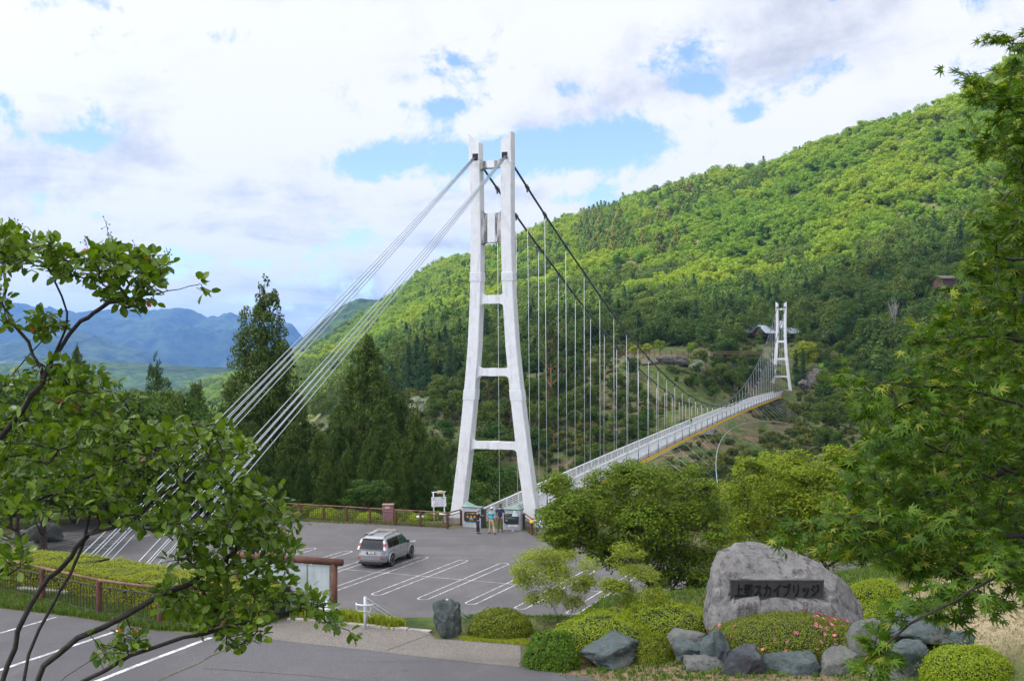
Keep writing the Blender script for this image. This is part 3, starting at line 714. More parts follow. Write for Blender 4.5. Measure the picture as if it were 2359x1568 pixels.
# ================================================================== vegetation generators
def rg(seed): return np.random.default_rng(seed)
def unit(v): return v/(np.linalg.norm(v, axis=-1, keepdims=True)+1e-9)
def leaf_quads(P_, Nn, size, r, asp=.62, fold=0.0):
    """one rhombus-like leaf (or leaf tuft) per point, facing Nn"""
    n = len(P_); Nn = unit(Nn); a = unit(np.cross(Nn, unit(r.normal(size=(n, 3)))))
    b = np.cross(Nn, a); s = (np.asarray(size)*np.ones(n))[:, None]
    v = np.stack([P_-a*s*.5, P_-b*s*.5*asp+Nn*s*fold, P_+a*s*.5, P_+b*s*.5*asp+Nn*s*fold], 1)
    return v.reshape(-1, 3), np.arange(4*n).reshape(n, 4)
def crown_mesh(name, mats, parts, parent=None, loc=None):
    """parts: list of (V, F, matindex)"""
    Vs = []; Fs = []; Ms = []; n = 0
    for (V, F_, m) in parts: Vs.append(V); Fs.append(F_+n); Ms.append(np.full(len(F_), m)); n += len(V)
    return mesh(name, np.concatenate(Vs), np.concatenate(Fs), mats, parent, False, fmat=np.concatenate(Ms), loc=loc)
def lobed_points(r, n, lobes, up=.25):
    """points on the outer shells of leafy lobes; lobes: (m,4) centre+radius"""
    L_ = np.asarray(lobes); w = L_[:, 3]**2; k = r.choice(len(L_), n, p=w/w.sum())
    d = unit(r.normal(size=(n, 3))+np.array([0, 0, up])); rr = L_[k, 3]*(1-.45*r.random(n)**2.0)
    d2 = d*np.array([1, 1, .72]); p = L_[k, :3]+d2*rr[:, None]
    # keep the outside of the whole crown: drop most points buried deep in another lobe
    keep = np.ones(n, bool)
    for q in range(len(L_)):
        dd = np.linalg.norm((p-L_[q, :3])/np.array([1, 1, .72]), axis=1)/L_[q, 3]
        keep &= ~((dd < .62) & (k != q) & (r.random(n) < .8))
    sc_ = L_[:, 3].mean(); keep &= fbm(p/(sc_*1.1)+3.3, 2, 19) > -.30
    nn = unit(d+r.normal(size=(n, 3))*.55+np.array([0, 0, .35]))
    return p[keep], nn[keep]
def broad_lobes(r, R, H, m, base=.25, flat=.8):
    """lobe centres spread through a rounded crown of radius R, height H, starting at height base*H"""
    out = []
    zc = H*(base+1)/2; hz = H*(1-base)/2
    for _ in range(m):
        d = unit(r.normal(size=3)); rho = r.random()**.45*.72
        rad_ = r.uniform(.26, .42)*R
        out.append((d[0]*R*rho, d[1]*R*rho, zc+d[2]*hz*rho*.95, rad_*flat+.0))
    return np.array(out)
def trunk_mb(r, H, r0, lean=0.0, top=.7, limbs=5, R=2.0, base=.3):
    mb = MB(); pts = [np.array([lean*z*.1+r.normal()*.02*z, r.normal()*.02*z, z]) for z in np.linspace(-.4, H*top, 7)]
    mb.tube(pts, list(np.linspace(r0, r0*.12, 7)), 7)
    for i in range(limbs):
        a = r.random()*6.28; z0 = H*r.uniform(base*.8, top*.9); j = min(6, int((z0+.4)/(H*top+.4)*6)); p0 = pts[j]
        L_ = R*r.uniform(.5, .85); p1 = p0+np.array([math.cos(a)*L_*.5, math.sin(a)*L_*.5, L_*.35]); p2 = p0+np.array([math.cos(a)*L_, math.sin(a)*L_, L_*.8])
        mb.tube([p0, p1, p2], [r0*.4, r0*.25, r0*.1], 5)
    return mb
BARK = simple("bark", (.085,.065,.05), .95, var=.25, scale=6, bump=.4)
BARKD = simple("dark_bark", (.035,.027,.023), .9, var=.25, scale=30, bump=.3)
BARKR = simple("red_pine_bark", (.30,.13,.07), .9, var=.2, scale=4)
# leaf colours; dark ends lowered to deepen the shade, most in the belt trees
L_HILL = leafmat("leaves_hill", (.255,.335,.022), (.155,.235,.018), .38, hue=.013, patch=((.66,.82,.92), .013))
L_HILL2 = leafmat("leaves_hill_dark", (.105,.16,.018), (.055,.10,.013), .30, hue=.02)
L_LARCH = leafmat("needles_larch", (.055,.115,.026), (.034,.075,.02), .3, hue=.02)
L_PINE = leafmat("needles_pine", (.09,.115,.022), (.05,.07,.014), .25, hue=.02)
L_HLARCH = leafmat("needles_hill_larch", (.16,.26,.045), (.11,.19,.035), .3, hue=.02)
L_HPINE = leafmat("needles_hill_pine", (.22,.25,.05), (.15,.18,.035), .3, hue=.02)
L_CEDAR = leafmat("needles_cedar", (.078,.142,.014), (.030,.062,.008), .22, hue=.02, c3=((.10,.095,.02), .06))
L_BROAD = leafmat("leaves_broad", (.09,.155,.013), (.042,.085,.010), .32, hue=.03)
L_BRIGHT = leafmat("leaves_bright", (.27,.34,.02), (.16,.23,.016), .35, hue=.03)
L_MAPLE = leafmat("leaves_maple_tree", (.15,.245,.012), (.052,.108,.008), .30, hue=.01, c3=((.22,.20,.02), .10))
L_SHRUB = leafmat("leaves_shrub", (.125,.17,.024), (.055,.09,.016), .28, hue=.04, c3=((.13,.11,.045), .1))
L_WHITE = leafmat("blossom_white", (.55,.56,.48), (.12,.17,.06), .2, hue=.01)
L_DRY = leafmat("dry_grass", (.36,.30,.17), (.17,.19,.07), .2, hue=.04)

def broadleaf(name, seed, R, H, m, n, leaf, mat, base=.25, parent=None, flat=.85, loc=None, up=.25, asp=.62):
    r = rg(seed); lb = broad_lobes(r, R, H, m, base, flat)
    p, nn = lobed_points(r, n, lb, up); V, F_ = leaf_quads(p, nn, leaf*r.uniform(.7, 1.3, len(p)), r, asp)
    return crown_mesh(name, [mat], [(V, F_, 0)], parent, loc)
def conifer(name, seed, R, H, tiers, n, leaf, mat, base=.1, parent=None, droop=.25, power=1.0, gap=.5, clump=.14, asp=.5, loc=None):
    """layered conifer: foliage tufts along drooping boughs"""
    r = rg(seed); ps = []; ns = []
    nb = tiers*7; zz = np.sort(r.random(nb)**.85)*(1-base)+base
    for z in zz:
        t = (1-z)/(1-base); rr = R*(t**power)*r.uniform(.72, 1.08)+.06*R; a = r.random()*6.283
        k = max(8, int(n/nb*(.35+1.3*t))); u = r.random(k)**.5
        fan = (r.random(k)-.5)*(.55+.35*t); ang = a+fan*(1.1-u*.35)
        px = np.cos(ang)*rr*u; py = np.sin(ang)*rr*u
        pz_ = z*H-droop*rr*u**2+rr*.10*np.sin(u*9+z*50)+r.normal(size=k)*R*clump*(.3+.7*u)*.6
        q = np.stack([px, py, pz_], 1)+r.normal(size=(k, 3))*R*clump*.35
        ps.append(q); ns.append(unit(np.stack([np.cos(ang)*.6, np.sin(ang)*.6, np.full(k, .8)], 1)+r.normal(size=(k, 3))*.5))
    k = n//25; zt = r.random(k)*.10+.9; aa = r.random(k)*6.28; rr = R*(1-zt)*.7*r.random(k)+.02*R
    ps.append(np.stack([np.cos(aa)*rr, np.sin(aa)*rr, zt*H], 1)); ns.append(unit(r.normal(size=(k, 3))+[0, 0, .3]))
    p = np.concatenate(ps); nn = np.concatenate(ns)
    V, F_ = leaf_quads(p, nn, leaf*r.uniform(.7, 1.35, len(p)), r, asp)
    return crown_mesh(name, [mat], [(V, F_, 0)], parent, loc)
# ---- hidden library of crowns for the far wood: lives only as the instance source of the wood itself
def lib(name, objs):
    col = bpy.data.collections.new(name)
    for i, o in enumerate(objs):
        for c in list(o.users_collection): c.objects.unlink(o)
        col.objects.link(o)
    return col
def scatter(name, pts, rot, scl, idx, col, label, cat, mat=None):
    me = bpy.data.meshes.new(name); n = len(pts); me.vertices.add(n); me.vertices.foreach_set('co', np.asarray(pts, np.float32).ravel())
    def at(nm, ty, v, key='value'):
        a = me.attributes.new(nm, ty, 'POINT'); a.data.foreach_set(key, np.asarray(v).ravel())
    at('rot', 'FLOAT_VECTOR', np.asarray(rot, np.float32), 'vector'); at('scl', 'FLOAT_VECTOR', np.asarray(scl, np.float32), 'vector'); at('idx', 'INT', np.asarray(idx, np.int32))
    o = bpy.data.objects.new(name, me); C.objects.link(o)
    ng = bpy.data.node_groups.new(name+"_nodes", 'GeometryNodeTree')
    ng.interface.new_socket('Geometry', in_out='INPUT', socket_type='NodeSocketGeometry'); ng.interface.new_socket('Geometry', in_out='OUTPUT', socket_type='NodeSocketGeometry')
    N = ng.nodes; L = ng.links; gi = N.new('NodeGroupInput'); go = N.new('NodeGroupOutput')
    ci = N.new('GeometryNodeCollectionInfo'); ci.inputs['Collection'].default_value = col; ci.inputs['Separate Children'].default_value = True; ci.inputs['Reset Children'].default_value = True
    ip = N.new('GeometryNodeInstanceOnPoints'); ip.inputs['Pick Instance'].default_value = True
    def na(nm, ty):
        q = N.new('GeometryNodeInputNamedAttribute'); q.data_type = ty; q.inputs[0].default_value = nm
        return [s for s in q.outputs if s.enabled and s.name == 'Attribute'][0]
    L.new(gi.outputs[0], ip.inputs['Points']); L.new(ci.outputs[0], ip.inputs['Instance'])
    L.new(na('rot', 'FLOAT_VECTOR'), ip.inputs['Rotation']); L.new(na('scl', 'FLOAT_VECTOR'), ip.inputs['Scale']); L.new(na('idx', 'INT'), ip.inputs['Instance Index'])
    L.new(ip.outputs[0], go.inputs[0])
    md = o.modifiers.new('scatter', 'NODES'); md.node_group = ng
    return tag(o, label, cat, None, 'stuff')
def disp(x, y, z): return CX+x/y*F, HY-(z-CAMZ)/y*F
# upper limit (photo row) of the shaded belt at the foot of the hillside, by photo column
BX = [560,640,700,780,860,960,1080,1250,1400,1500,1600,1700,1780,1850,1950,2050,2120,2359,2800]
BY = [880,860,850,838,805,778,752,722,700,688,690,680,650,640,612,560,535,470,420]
def build_hill():
    r = rg(5); crowns = []
    for i in range(6):
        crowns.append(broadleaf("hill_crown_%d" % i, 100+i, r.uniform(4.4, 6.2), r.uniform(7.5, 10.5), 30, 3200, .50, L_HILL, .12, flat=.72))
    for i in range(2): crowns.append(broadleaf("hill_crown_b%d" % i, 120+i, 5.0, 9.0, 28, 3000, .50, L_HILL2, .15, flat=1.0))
    for i in range(3): crowns.append(conifer("hill_larch_%d" % i, 140+i, 2.6, 12.5, 12, 1500, .6, L_HLARCH, .12, droop=.1, power=.75))
    for i in range(2): crowns.append(conifer("hill_pine_%d" % i, 150+i, 2.9, 12.0, 9, 1300, .7, L_HPINE, .15, droop=.05, power=.6))
    names = sorted(o.name for o in crowns); order = {n: i for i, n in enumerate(names)}
    col = lib("wood_library", crowns)
    ids = {k: [order[o.name] for o in crowns if o.name.startswith(k)] for k in ("hill_crown_b", "hill_larch", "hill_pine")}
    ids["hill"] = [order[o.name] for o in crowns if o.name.startswith("hill_crown_") and not o.name.startswith("hill_crown_b")]
    pts = []; Y = 262.0
    while Y < 1560:
        s = 5.0+(Y-330)/1000*3.0; xs = np.arange(-.36*Y if Y > 900 else -.28*Y, .56*Y, s)
        pts.append(np.stack([xs+r.uniform(-.45, .45, len(xs))*s, Y+r.uniform(-.45, .45, len(xs))*s], 1)); Y += s
    p = np.concatenate(pts); z = ground_z(p[:, 0], p[:, 1]); X, yd = disp(p[:, 0], p[:, 1], z)
    by = np.interp(X, BX, BY)
    rx = np.interp(X, sorted(RIDGE), [RIDGE[k][0] for k in sorted(RIDGE)])
    low = np.interp(X, [560,700,860,1000,1250,1430,1500,1700,1780,1850,1900,2000,2359], [985,970,960,930,845,800,800,795,790,800,790,868,960])
    kp = (yd < low) & ((p[:, 1] > 332) | (X > 1930)) & (p[:, 1] < rx+45) & (X > 380) & ((X > 560) | (p[:, 1] > 1000))
    p, z, X, yd, by = p[kp], z[kp], X[kp], yd[kp], by[kp]; n = len(p)
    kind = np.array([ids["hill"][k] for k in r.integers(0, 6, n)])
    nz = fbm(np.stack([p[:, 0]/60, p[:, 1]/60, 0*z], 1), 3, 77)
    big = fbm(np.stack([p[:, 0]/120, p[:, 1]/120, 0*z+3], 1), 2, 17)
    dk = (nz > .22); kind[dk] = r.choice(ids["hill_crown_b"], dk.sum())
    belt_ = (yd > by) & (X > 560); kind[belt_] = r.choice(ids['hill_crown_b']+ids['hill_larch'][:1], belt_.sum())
    # the larch and pine stand that climbs to the ridge (photo columns 1340-1620) and single conifers along the crest
    ln = (1330+ (yd-560)*-.1 < X) & (X < 1640-(yd-420)*.5) & (yd < 690)
    st = ln & (fbm(np.stack([p[:, 0]/45, p[:, 1]/45, 0*z], 1), 3, 31) > -.12) & (yd < 600)
    tw = r.random(n); kind[st & (tw < .55)] = r.choice(ids["hill_larch"], (st & (tw < .55)).sum()); kind[st & (tw >= .55)] = r.choice(ids["hill_pine"], (st & (tw >= .55)).sum())
    c2 = (r.random(n) < .006) | ((big < -.42) & (r.random(n) < .4) & (X > 900)); kind[c2] = r.choice(ids["hill_larch"], c2.sum())
    sc = r.uniform(.62, 1.3, n); sz = sc*r.uniform(.85, 1.12, n)
    isc = np.isin(kind, ids['hill_larch']+ids['hill_pine']); sz = np.where(isc, sz*.72, sz); sc = np.where(isc, sc*1.1, sc)
    rot = np.stack([r.normal(size=n)*.05, r.normal(size=n)*.05, r.random(n)*6.28], 1)
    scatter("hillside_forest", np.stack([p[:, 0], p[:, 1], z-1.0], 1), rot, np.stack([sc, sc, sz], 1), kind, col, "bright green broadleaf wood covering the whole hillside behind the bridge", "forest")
    # undergrowth of the gorge slopes and of the near brink
    r = rg(6); sh = []
    for i in range(5): sh.append(broadleaf("shrub_%d" % i, 160+i, r.uniform(.9, 1.4), r.uniform(1.2, 1.9), 8, 700, .24, L_SHRUB, 0, flat=1.05))
    for i in range(2): sh.append(broadleaf("shrub_z%d" % i, 170+i, 1.0, .8, 9, 420, .30, L_DRY, 0, asp=.22))
    names = sorted(o.name for o in sh); order = {n: i for i, n in enumerate(names)}; col = lib("shrub_library", sh)
    green = [order[o.name] for o in sh if not o.name.startswith("shrub_z")]; dry = [order[o.name] for o in sh if o.name.startswith("shrub_z")]
    pts = []; Y = 79.0
    while Y < 400:
        s = 1.5+(Y-80)/250*1.1; lo = -.32 if Y > 120 else -.5
        xs = np.arange(lo*Y, .52*Y, s); pts.append(np.stack([xs+r.uniform(-.5, .5, len(xs))*s, Y+r.uniform(-.5, .5, len(xs))*s], 1)); Y += s
    p = np.concatenate(pts); z = ground_z(p[:, 0], p[:, 1]); X, yd = disp(p[:, 0], p[:, 1], z)
    t = (p-C0)@DV; s_ = (p-C0)@NV
    f = fbm(np.stack([p[:, 0]/16, p[:, 1]/16, 0*z], 1), 4, 55)
    # the strip of lawn and path behind the promenade fence stays bare
    ledge = (X > 1430) & (X < 1780) & (p[:, 1] > 283) & (p[:, 1] < 318)
    trail = (X > 1780) & (X < 2010) & (np.abs(yd-(905-(X-1780)*.13)) < 12) & (p[:, 1] > 290)
    kp = (z > -32) & (f > -.28) & ~((np.abs(s_) < 3.2) & (z > -4.5) & (p[:, 1] < 110)) & ~((np.abs(s_) < 5) & (t > 238) & (t < SPAN+14)) & ~ledge & ~trail & (yd > np.interp(X, BX, BY)-30)
    kp &= ~((p[:, 1] < 86) & (X > 560) & (X < 1250))
    p, z, X, yd, f = p[kp], z[kp], X[kp], yd[kp], f[kp]; n = len(p)
    idx = r.choice(green, n); dr = r.random(n) < (.42*sstep(.18, -.2, f) if False else np.where(f < 0.05, .42, .06)); idx[dr] = r.choice(dry, dr.sum())
    sc = r.uniform(.5, 1.35, n)*np.where(f > .15, 1.35, 1.0); sc[dr] *= .75
    scatter("gorge_undergrowth", np.stack([p[:, 0], p[:, 1], z-.15], 1), np.stack([r.normal(size=n)*.1, r.normal(size=n)*.1, r.random(n)*6.28], 1), np.stack([sc, sc, sc*r.uniform(.8, 1.3, n)], 1), idx, col, "scrub and dry grass covering the far bank and the brink of the gorge", "undergrowth")
build_hill()
# ---- trees one can tell apart on the far bank and behind the car park
def make_tree(kind, seed, label, cat="tree"):
    r = rg(seed); name, R, H = kind[0], kind[1], kind[2]
    t = thing(name, label, cat)
    fn = kind[3]; fn(t, seed, r, R, H); return t
def k_larch(t, s, r, R, H):
    conifer("crown", s, R, H, 15, 3000, .42, L_LARCH, .10, t, droop=.05, power=.7, clump=.16); trunk_mb(r, H, .16, 0, .95, 0).build("trunk", BARK, t)
def k_broad(t, s, r, R, H, mat=None, n=3800, leaf=.34):
    broadleaf("crown", s, R, H, 16, n, leaf, mat or L_BROAD, .18, t, flat=.95); trunk_mb(r, H, .2, r.normal()*.3, .6, 5, R).build("trunk", BARK, t)
def k_bright(t, s, r, R, H): k_broad(t, s, r, R, H, L_BRIGHT)
def k_white(t, s, r, R, H): k_broad(t, s, r, R, H, L_WHITE, 2200, .3)
def k_pine(t, s, r, R, H):
    r2 = rg(s); lb = []
    for i in range(15):
        z = H*r2.uniform(.42, .98); a = r2.random()*6.28; q = R*r2.uniform(.25, .8)*(1.25-z/H); lb.append((math.cos(a)*q, math.sin(a)*q, z, R*r2.uniform(.2, .34)))
    p, nn = lobed_points(r2, 3600, lb, .5); p[:, 2] = p[:, 2]; V, F_ = leaf_quads(p, nn, .36, r2, .4)
    crown_mesh("crown", [L_PINE], [(V, F_, 0)], t); trunk_mb(r, H, .22, .15, .95, 9, R, .5).build("trunk", BARKR, t)
def k_cedar(t, s, r, R, H, n=95000, leaf=.27):
    r2 = rg(s); lb = []
    for i in range(560):
        q = r2.random()**.82*.96+.012; z = 1-q; rr = R*min(1.0, (q/.55)**.62)*r2.uniform(.55, .95)*(1 if i % 4 else .35); a = r2.random()*6.283
        lb.append((math.cos(a)*rr, math.sin(a)*rr, z*H-.04*rr, (.42+.68*min(1, q*2.4))*r2.uniform(.75, 1.3)*R/6.0))
    for q in np.linspace(0, .2, 26): lb.append((r2.normal()*.04, r2.normal()*.04, H*(1-q), .10+2.4*q))
    L_ = np.array(lb); w = L_[:, 3]**1.5; k = r2.choice(len(L_), n, p=w/w.sum()); d = unit(r2.normal(size=(n, 3))+np.array([0, 0, .25]))
    p = L_[k, :3]+d*np.array([1, 1, .75])*(L_[k, 3]*(1-.4*r2.random(n)**2))[:, None]; nn = unit(d+r2.normal(size=(n, 3))*.5+np.array([0, 0, .3]))
    p[:, 2] += (np.hypot(p[:, 0], p[:, 1]))*-.10
    kp = fbm(p*1.15, 2, 23+s) > -.40; p = p[kp]; nn = nn[kp]
    V, F_ = leaf_quads(p, nn, leaf*r2.uniform(.7, 1.35, len(p)), r2, .5)
    crown_mesh("crown", [L_CEDAR], [(V, F_, 0)], t); trunk_mb(r, H, .35, 0, .98, 0).build("trunk", BARK, t)
TREES = {}
def plant(key, kind, seed, pos, h, rz, label, group, cat="tree", wx=1.0):
    """first use builds the tree with its trunk and crown, later uses copy both"""
    if (key, seed) not in TREES:
        t = make_tree(kind, 700+seed, label, cat); TREES[(key, seed)] = (t, kind[2])
    else: t = copy_tree(TREES[(key, seed)][0])
    s = h/kind[2]; t.scale = (s*wx, s*wx, s); t.location = [float(v) for v in pos]; t.rotation_euler = (0, 0, rz)
    return tag(t, label, cat, group)
LARCH = ("larch_tree", 2.6, 12, k_larch); BROAD = ("broadleaf_tree", 3.6, 8, k_broad); BRIGHT = ("young_leafy_tree", 3.2, 6.5, k_bright)
PINE = ("pine_tree", 3.0, 13, k_pine); CEDAR = ("cedar_tree", 6.0, 24, k_cedar); BLOOM = ("blossoming_tree", 2.6, 5, k_white)
def in_poly(X, y, poly):
    c = False; n = len(poly)
    for i in range(n):
        x1, y1 = poly[i]; x2, y2 = poly[(i+1) % n]
        if (y1 > y) != (y2 > y) and X < (x2-x1)*(y-y1)/(y2-y1)+x1: c = not c
    return c
def belt(poly, Yr, n, kinds, h, group, labels, seed, minsep=3.4):
    """trees rooted on the ground inside a stretch of the bank"""
    r = rg(seed); got = []; tries = 0
    xs = [q[0] for q in poly]
    while len(got) < n and tries < n*60:
        tries += 1
        Y = r.uniform(*Yr); X = r.uniform(min(xs), max(xs)); g = gp(X, Y); yd = HY-(g[2]-CAMZ)/Y*F
        if not in_poly(X, yd, poly): continue
        if any((g[0]-q[0])**2+(g[1]-q[1])**2 < minsep**2 for q in got): continue
        got.append(g)
    for g in got:
        key, kind = kinds[r.integers(len(kinds))]; hh = r.uniform(*h)*(1 if key != 'pine' else 1.1)
        plant(key, kind, int(r.integers(3)), g-np.array([0, 0, .3]), hh, r.random()*6.28, labels[key], group)
    return got
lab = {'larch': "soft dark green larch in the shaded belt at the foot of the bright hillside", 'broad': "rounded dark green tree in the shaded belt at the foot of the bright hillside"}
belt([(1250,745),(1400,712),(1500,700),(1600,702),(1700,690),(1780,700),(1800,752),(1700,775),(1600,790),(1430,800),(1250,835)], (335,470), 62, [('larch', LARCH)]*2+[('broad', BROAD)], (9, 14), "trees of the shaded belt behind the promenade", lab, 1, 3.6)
lab = {'larch': "dark larch in the plantation seen left of the near tower", 'broad': "dark round tree among the larches left of the near tower"}
belt([(860,815),(1080,765),(1250,745),(1250,835),(1100,870),(1000,915),(880,925)], (300,560), 52, [('larch', LARCH)]*3+[('broad', BROAD)], (10, 15), "trees of the larch plantation left of the near tower", lab, 2, 3.8)
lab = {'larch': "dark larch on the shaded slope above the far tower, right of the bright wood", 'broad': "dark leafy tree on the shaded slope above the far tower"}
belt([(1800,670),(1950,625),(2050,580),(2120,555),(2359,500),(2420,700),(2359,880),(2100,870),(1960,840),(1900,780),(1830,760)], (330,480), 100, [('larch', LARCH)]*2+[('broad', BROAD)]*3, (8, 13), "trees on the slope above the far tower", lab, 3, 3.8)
lab = {'broad': "round green tree on the steep far bank beyond the near tower", 'pine': "spreading pine on the steep far bank beyond the near tower"}
belt([(980,920),(1100,880),(1260,850),(1300,880),(1300,1010),(1200,1130),(1050,1180),(960,1100)], (195,300), 58, [('broad', BROAD)]*4+[('pine', PINE)], (5.5, 10), "trees on the far bank beyond the near tower", lab, 4, 3.0)
lab = {'broad': "round bushy tree on the far bank seen between the hangers"}
belt([(1260,840),(1420,838),(1500,900),(1480,1060),(1380,1130),(1250,1130)], (200,290), 34, [('broad', BROAD)], (4, 7.5), "bushy trees seen between the hangers", lab, 5, 3.2)
lab = {'broad': "dark bushy tree on the bank below the promenade, left of the far tower"}
belt([(1600,835),(1760,835),(1775,890),(1700,905),(1640,930),(1590,900)], (255,318), 24, [('broad', BROAD)], (4.5, 7.5), "bushy trees below the promenade", lab, 6, 3.0)
lab = {'broad': "leafy tree low on the far bank right of the wind cable", 'cedar': "young cedar low on the far bank right of the wind cable"}
belt([(1930,900),(2359,880),(2420,1250),(2100,1250),(1990,1090),(1900,1080),(1880,990)], (170,300), 95, [('broad', BROAD)], (5.5, 10), "trees on the right part of the far bank", lab, 7, 3.4)
# single trees of the far bank
def single(key, kind, seed, X, yb, Y, h, label, group=None, rz=0.0, cat="tree", wx=1.0):
    g = gp(X, Y); return plant(key, kind, seed, (g[0], g[1], g[2]-.2), h, rz, label, group, cat, wx)
single('pine', PINE, 0, 1268, 900, 262, 22, "tall pine with a bare orange trunk rising between the near hangers", wx=.8)
single('broad', BROAD, 1, 1670, 800, 300, 9.0, "large round tree on the promenade in front of the dark belt", wx=1.05)
single('bright', BRIGHT, 0, 1852, 828, 331, 12.5, "yellow-green round tree just right of the far tower", wx=.95)
single('bright', BRIGHT, 1, 1462, 800, 292, 4.2, "small bright tree standing left on the promenade lawn")
single('bright', BRIGHT, 2, 1520, 800, 296, 4.6, "small bright tree on the promenade lawn above the rock face")
single('bright', BRIGHT, 0, 1490, 800, 303, 4.4, "small bright tree set back on the promenade lawn", rz=2)
single('bright', BRIGHT, 1, 1590, 800, 298, 4.4, "small yellow-green tree on the promenade left of the big round tree", rz=1)
single('bloom', BLOOM, 0, 1605, 835, 277, 5.2, "whitish blossoming tree hanging over the edge below the promenade fence")
single('bloom', BLOOM, 1, 1738, 800, 302, 4.2, "small white dogwood in flower beside the far tower cables")
single('bloom', BLOOM, 2, 968, 905, 270, 6.5, "pale flowering tree in the dark wood left of the near tower")
single('larch', LARCH, 0, 1833, 905, 321, 11.5, "dark slim fir beside the foot of the far tower", wx=.62, rz=1)
single('larch', LARCH, 1, 1850, 905, 323, 10.5, "shorter dark fir right of the one at the far tower", wx=.66)
single('broad', BROAD, 2, 1960, 760, 345, 13, "grey-green round tree above the rock face right of the far tower", wx=1.2)
single('broad', BROAD, 0, 1905, 700, 375, 11, "round tree between the yellow-green tree and the slope", wx=1.1)
# conifers on the brink of the gorge behind the car park
ced = [(606,632,112,1.02,"tallest cedar, dark and pointed, standing alone against the sky"),(843,765,106,.92,"tall cedar with a narrow tip in the middle of the row behind the fence"),
 (738,985,98,1.05,"bright green cedar with a rounded top in front of the row"),(960,932,99,.95,"cedar with two blunt tips at the right end of the row"),
 (905,880,112,.85,"cedar with a thin top behind the right half of the row"),(1005,1000,97,.85,"shortest cedar next to the left leg of the near tower"),
 (790,905,101,.95,"broad cedar left of the middle of the row"),(875,925,95,.95,"dense cedar right of the middle of the row"),
 (670,960,103,.9,"cedar filling the gap right of the tallest one"),(640,860,118,.9,"cedar close behind the right flank of the tallest one"),
 (560,900,108,.9,"cedar close to the left flank of the tallest one"),(457,866,128,.8,"small pointed cedar far left of the tallest one"),
 (362,810,120,.72,"slim lone cedar standing above the leafy trees on the left"),(178,790,132,.62,"small cedar tip seen through the branches on the far left"),
 (510,935,112,.9,"low cedar left of the tallest one"),(800,1020,90,.95,"low cedar right behind the fence, middle of the row"),(935,1050,90,.9,"low cedar right behind the fence near the tower"),(700,1040,92,.9,"low cedar behind the fence, left part of the row"),(610,1010,93,.95,"low dark cedar in front of the tallest one"),
 (420,960,112,.85,"cedar half hidden by the leafy branches, left of the low cedar"),(655,1030,88,.95,"low cedar at the left end right behind the fence"),(750,1045,89,1.0,"low cedar behind the fence below the bright rounded one"),(850,1000,90,1.0,"low full cedar behind the fence in front of the tall narrow-tipped one"),(905,1010,88,1.0,"low full cedar behind the fence, left of the dusty pink box"),(970,1020,90,.95,"low cedar behind the lit notice sign"),(1030,1060,92,.75,"small cedar touching the left leg of the near tower"),(770,960,104,1.0,"cedar behind the bright rounded one"),(700,930,110,1.0,"cedar back row, right of the tallest one"),(930,900,114,.95,"cedar back row behind the two blunt tips"),(580,960,100,1.0,"cedar in front of the tallest one's left side"),
 (530,1010,96,.85,"low bushy cedar left of the row, behind the stay cables")]
for i, (X, ya, Y, w, lb) in enumerate(ced):
    g = gp(X, Y); zt = zat(ya, Y); h = zt-(g[2]-.5); wx = w*(24/h)*(1.0 if h > 26 else (h/26)**1.2)*.92
    plant('cedar', CEDAR, i % 3, (g[0], g[1], g[2]-.5), h, 1.3*i, lb, "conifers behind the car park", "tree", wx=wx*(1.0 if i == 0 else .86))
# leafy trees on the left edge of the car park
lft = [(20,985,74,7),(95,1010,72,7),(165,1000,76,7.5),(240,1005,80,7),(300,985,84,8),(360,1000,86,8),(420,1030,84,7),(480,1060,86,6),(130,920,92,9),(60,890,98,9),(250,930,96,8),(330,905,102,9),(-40,940,74,9),(400,930,104,8),(0,880,84,9),(190,900,88,9),(290,925,78,9),(450,985,78,8),(-90,870,80,9),(100,1060,66,5),(40,1090,64,5),(230,1085,74,5),(340,1080,76,5.5),(420,1110,78,4.5),(500,1100,80,5),(560,1110,82,5),(840,1110,82,4.5),(1060,1090,98,6),(1090,1040,112,8),(1020,1110,90,5)]
for i, (X, yt, Y, h0) in enumerate(lft):
    g = gp(X, Y); h = max(3.5, (zat(yt-(32 if i < 26 else 0), Y)-g[2])*1.13)
    plant('nbroad', ("leafy_tree", 3.0, 8, lambda t, s, r, R, H: k_broad(t, s, r, R, H, L_BROAD, 9000, .19)), i % 3, (g[0], g[1], g[2]-.3), h, 2.1*i,
          "leafy green tree at the left edge of the car park" if i < 26 else ["small leafy tree in front of the cedars near the dusty pink box","leafy tree behind the left tower leg","tall leafy tree on the brink just left of the near tower","low leafy tree right of the shortest cedar"][i-26], "leafy trees round the left edge of the car park" if i < 26 else None, wx=min(1.5, (10/h)**.8)*1.15)

lab = {'broad': "dark round tree covering the slope right of the far tower", 'cedar': ""}
belt([(1830,800),(1990,780),(2100,860),(2100,1000),(1960,960),(1900,930),(1890,880)], (300,360), 40, [('broad', BROAD)], (5, 8.5), "trees right of the far tower", lab, 8, 3.0)
lab = {'larch': "slim dark conifer rising between the cedars and the larch plantation"}
belt([(660,900),(1000,880),(1050,960),(1000,1080),(660,1060)], (84,140), 26, [('larch', LARCH)], (11, 17), "slim conifers behind the cedars", lab, 9, 3.2)
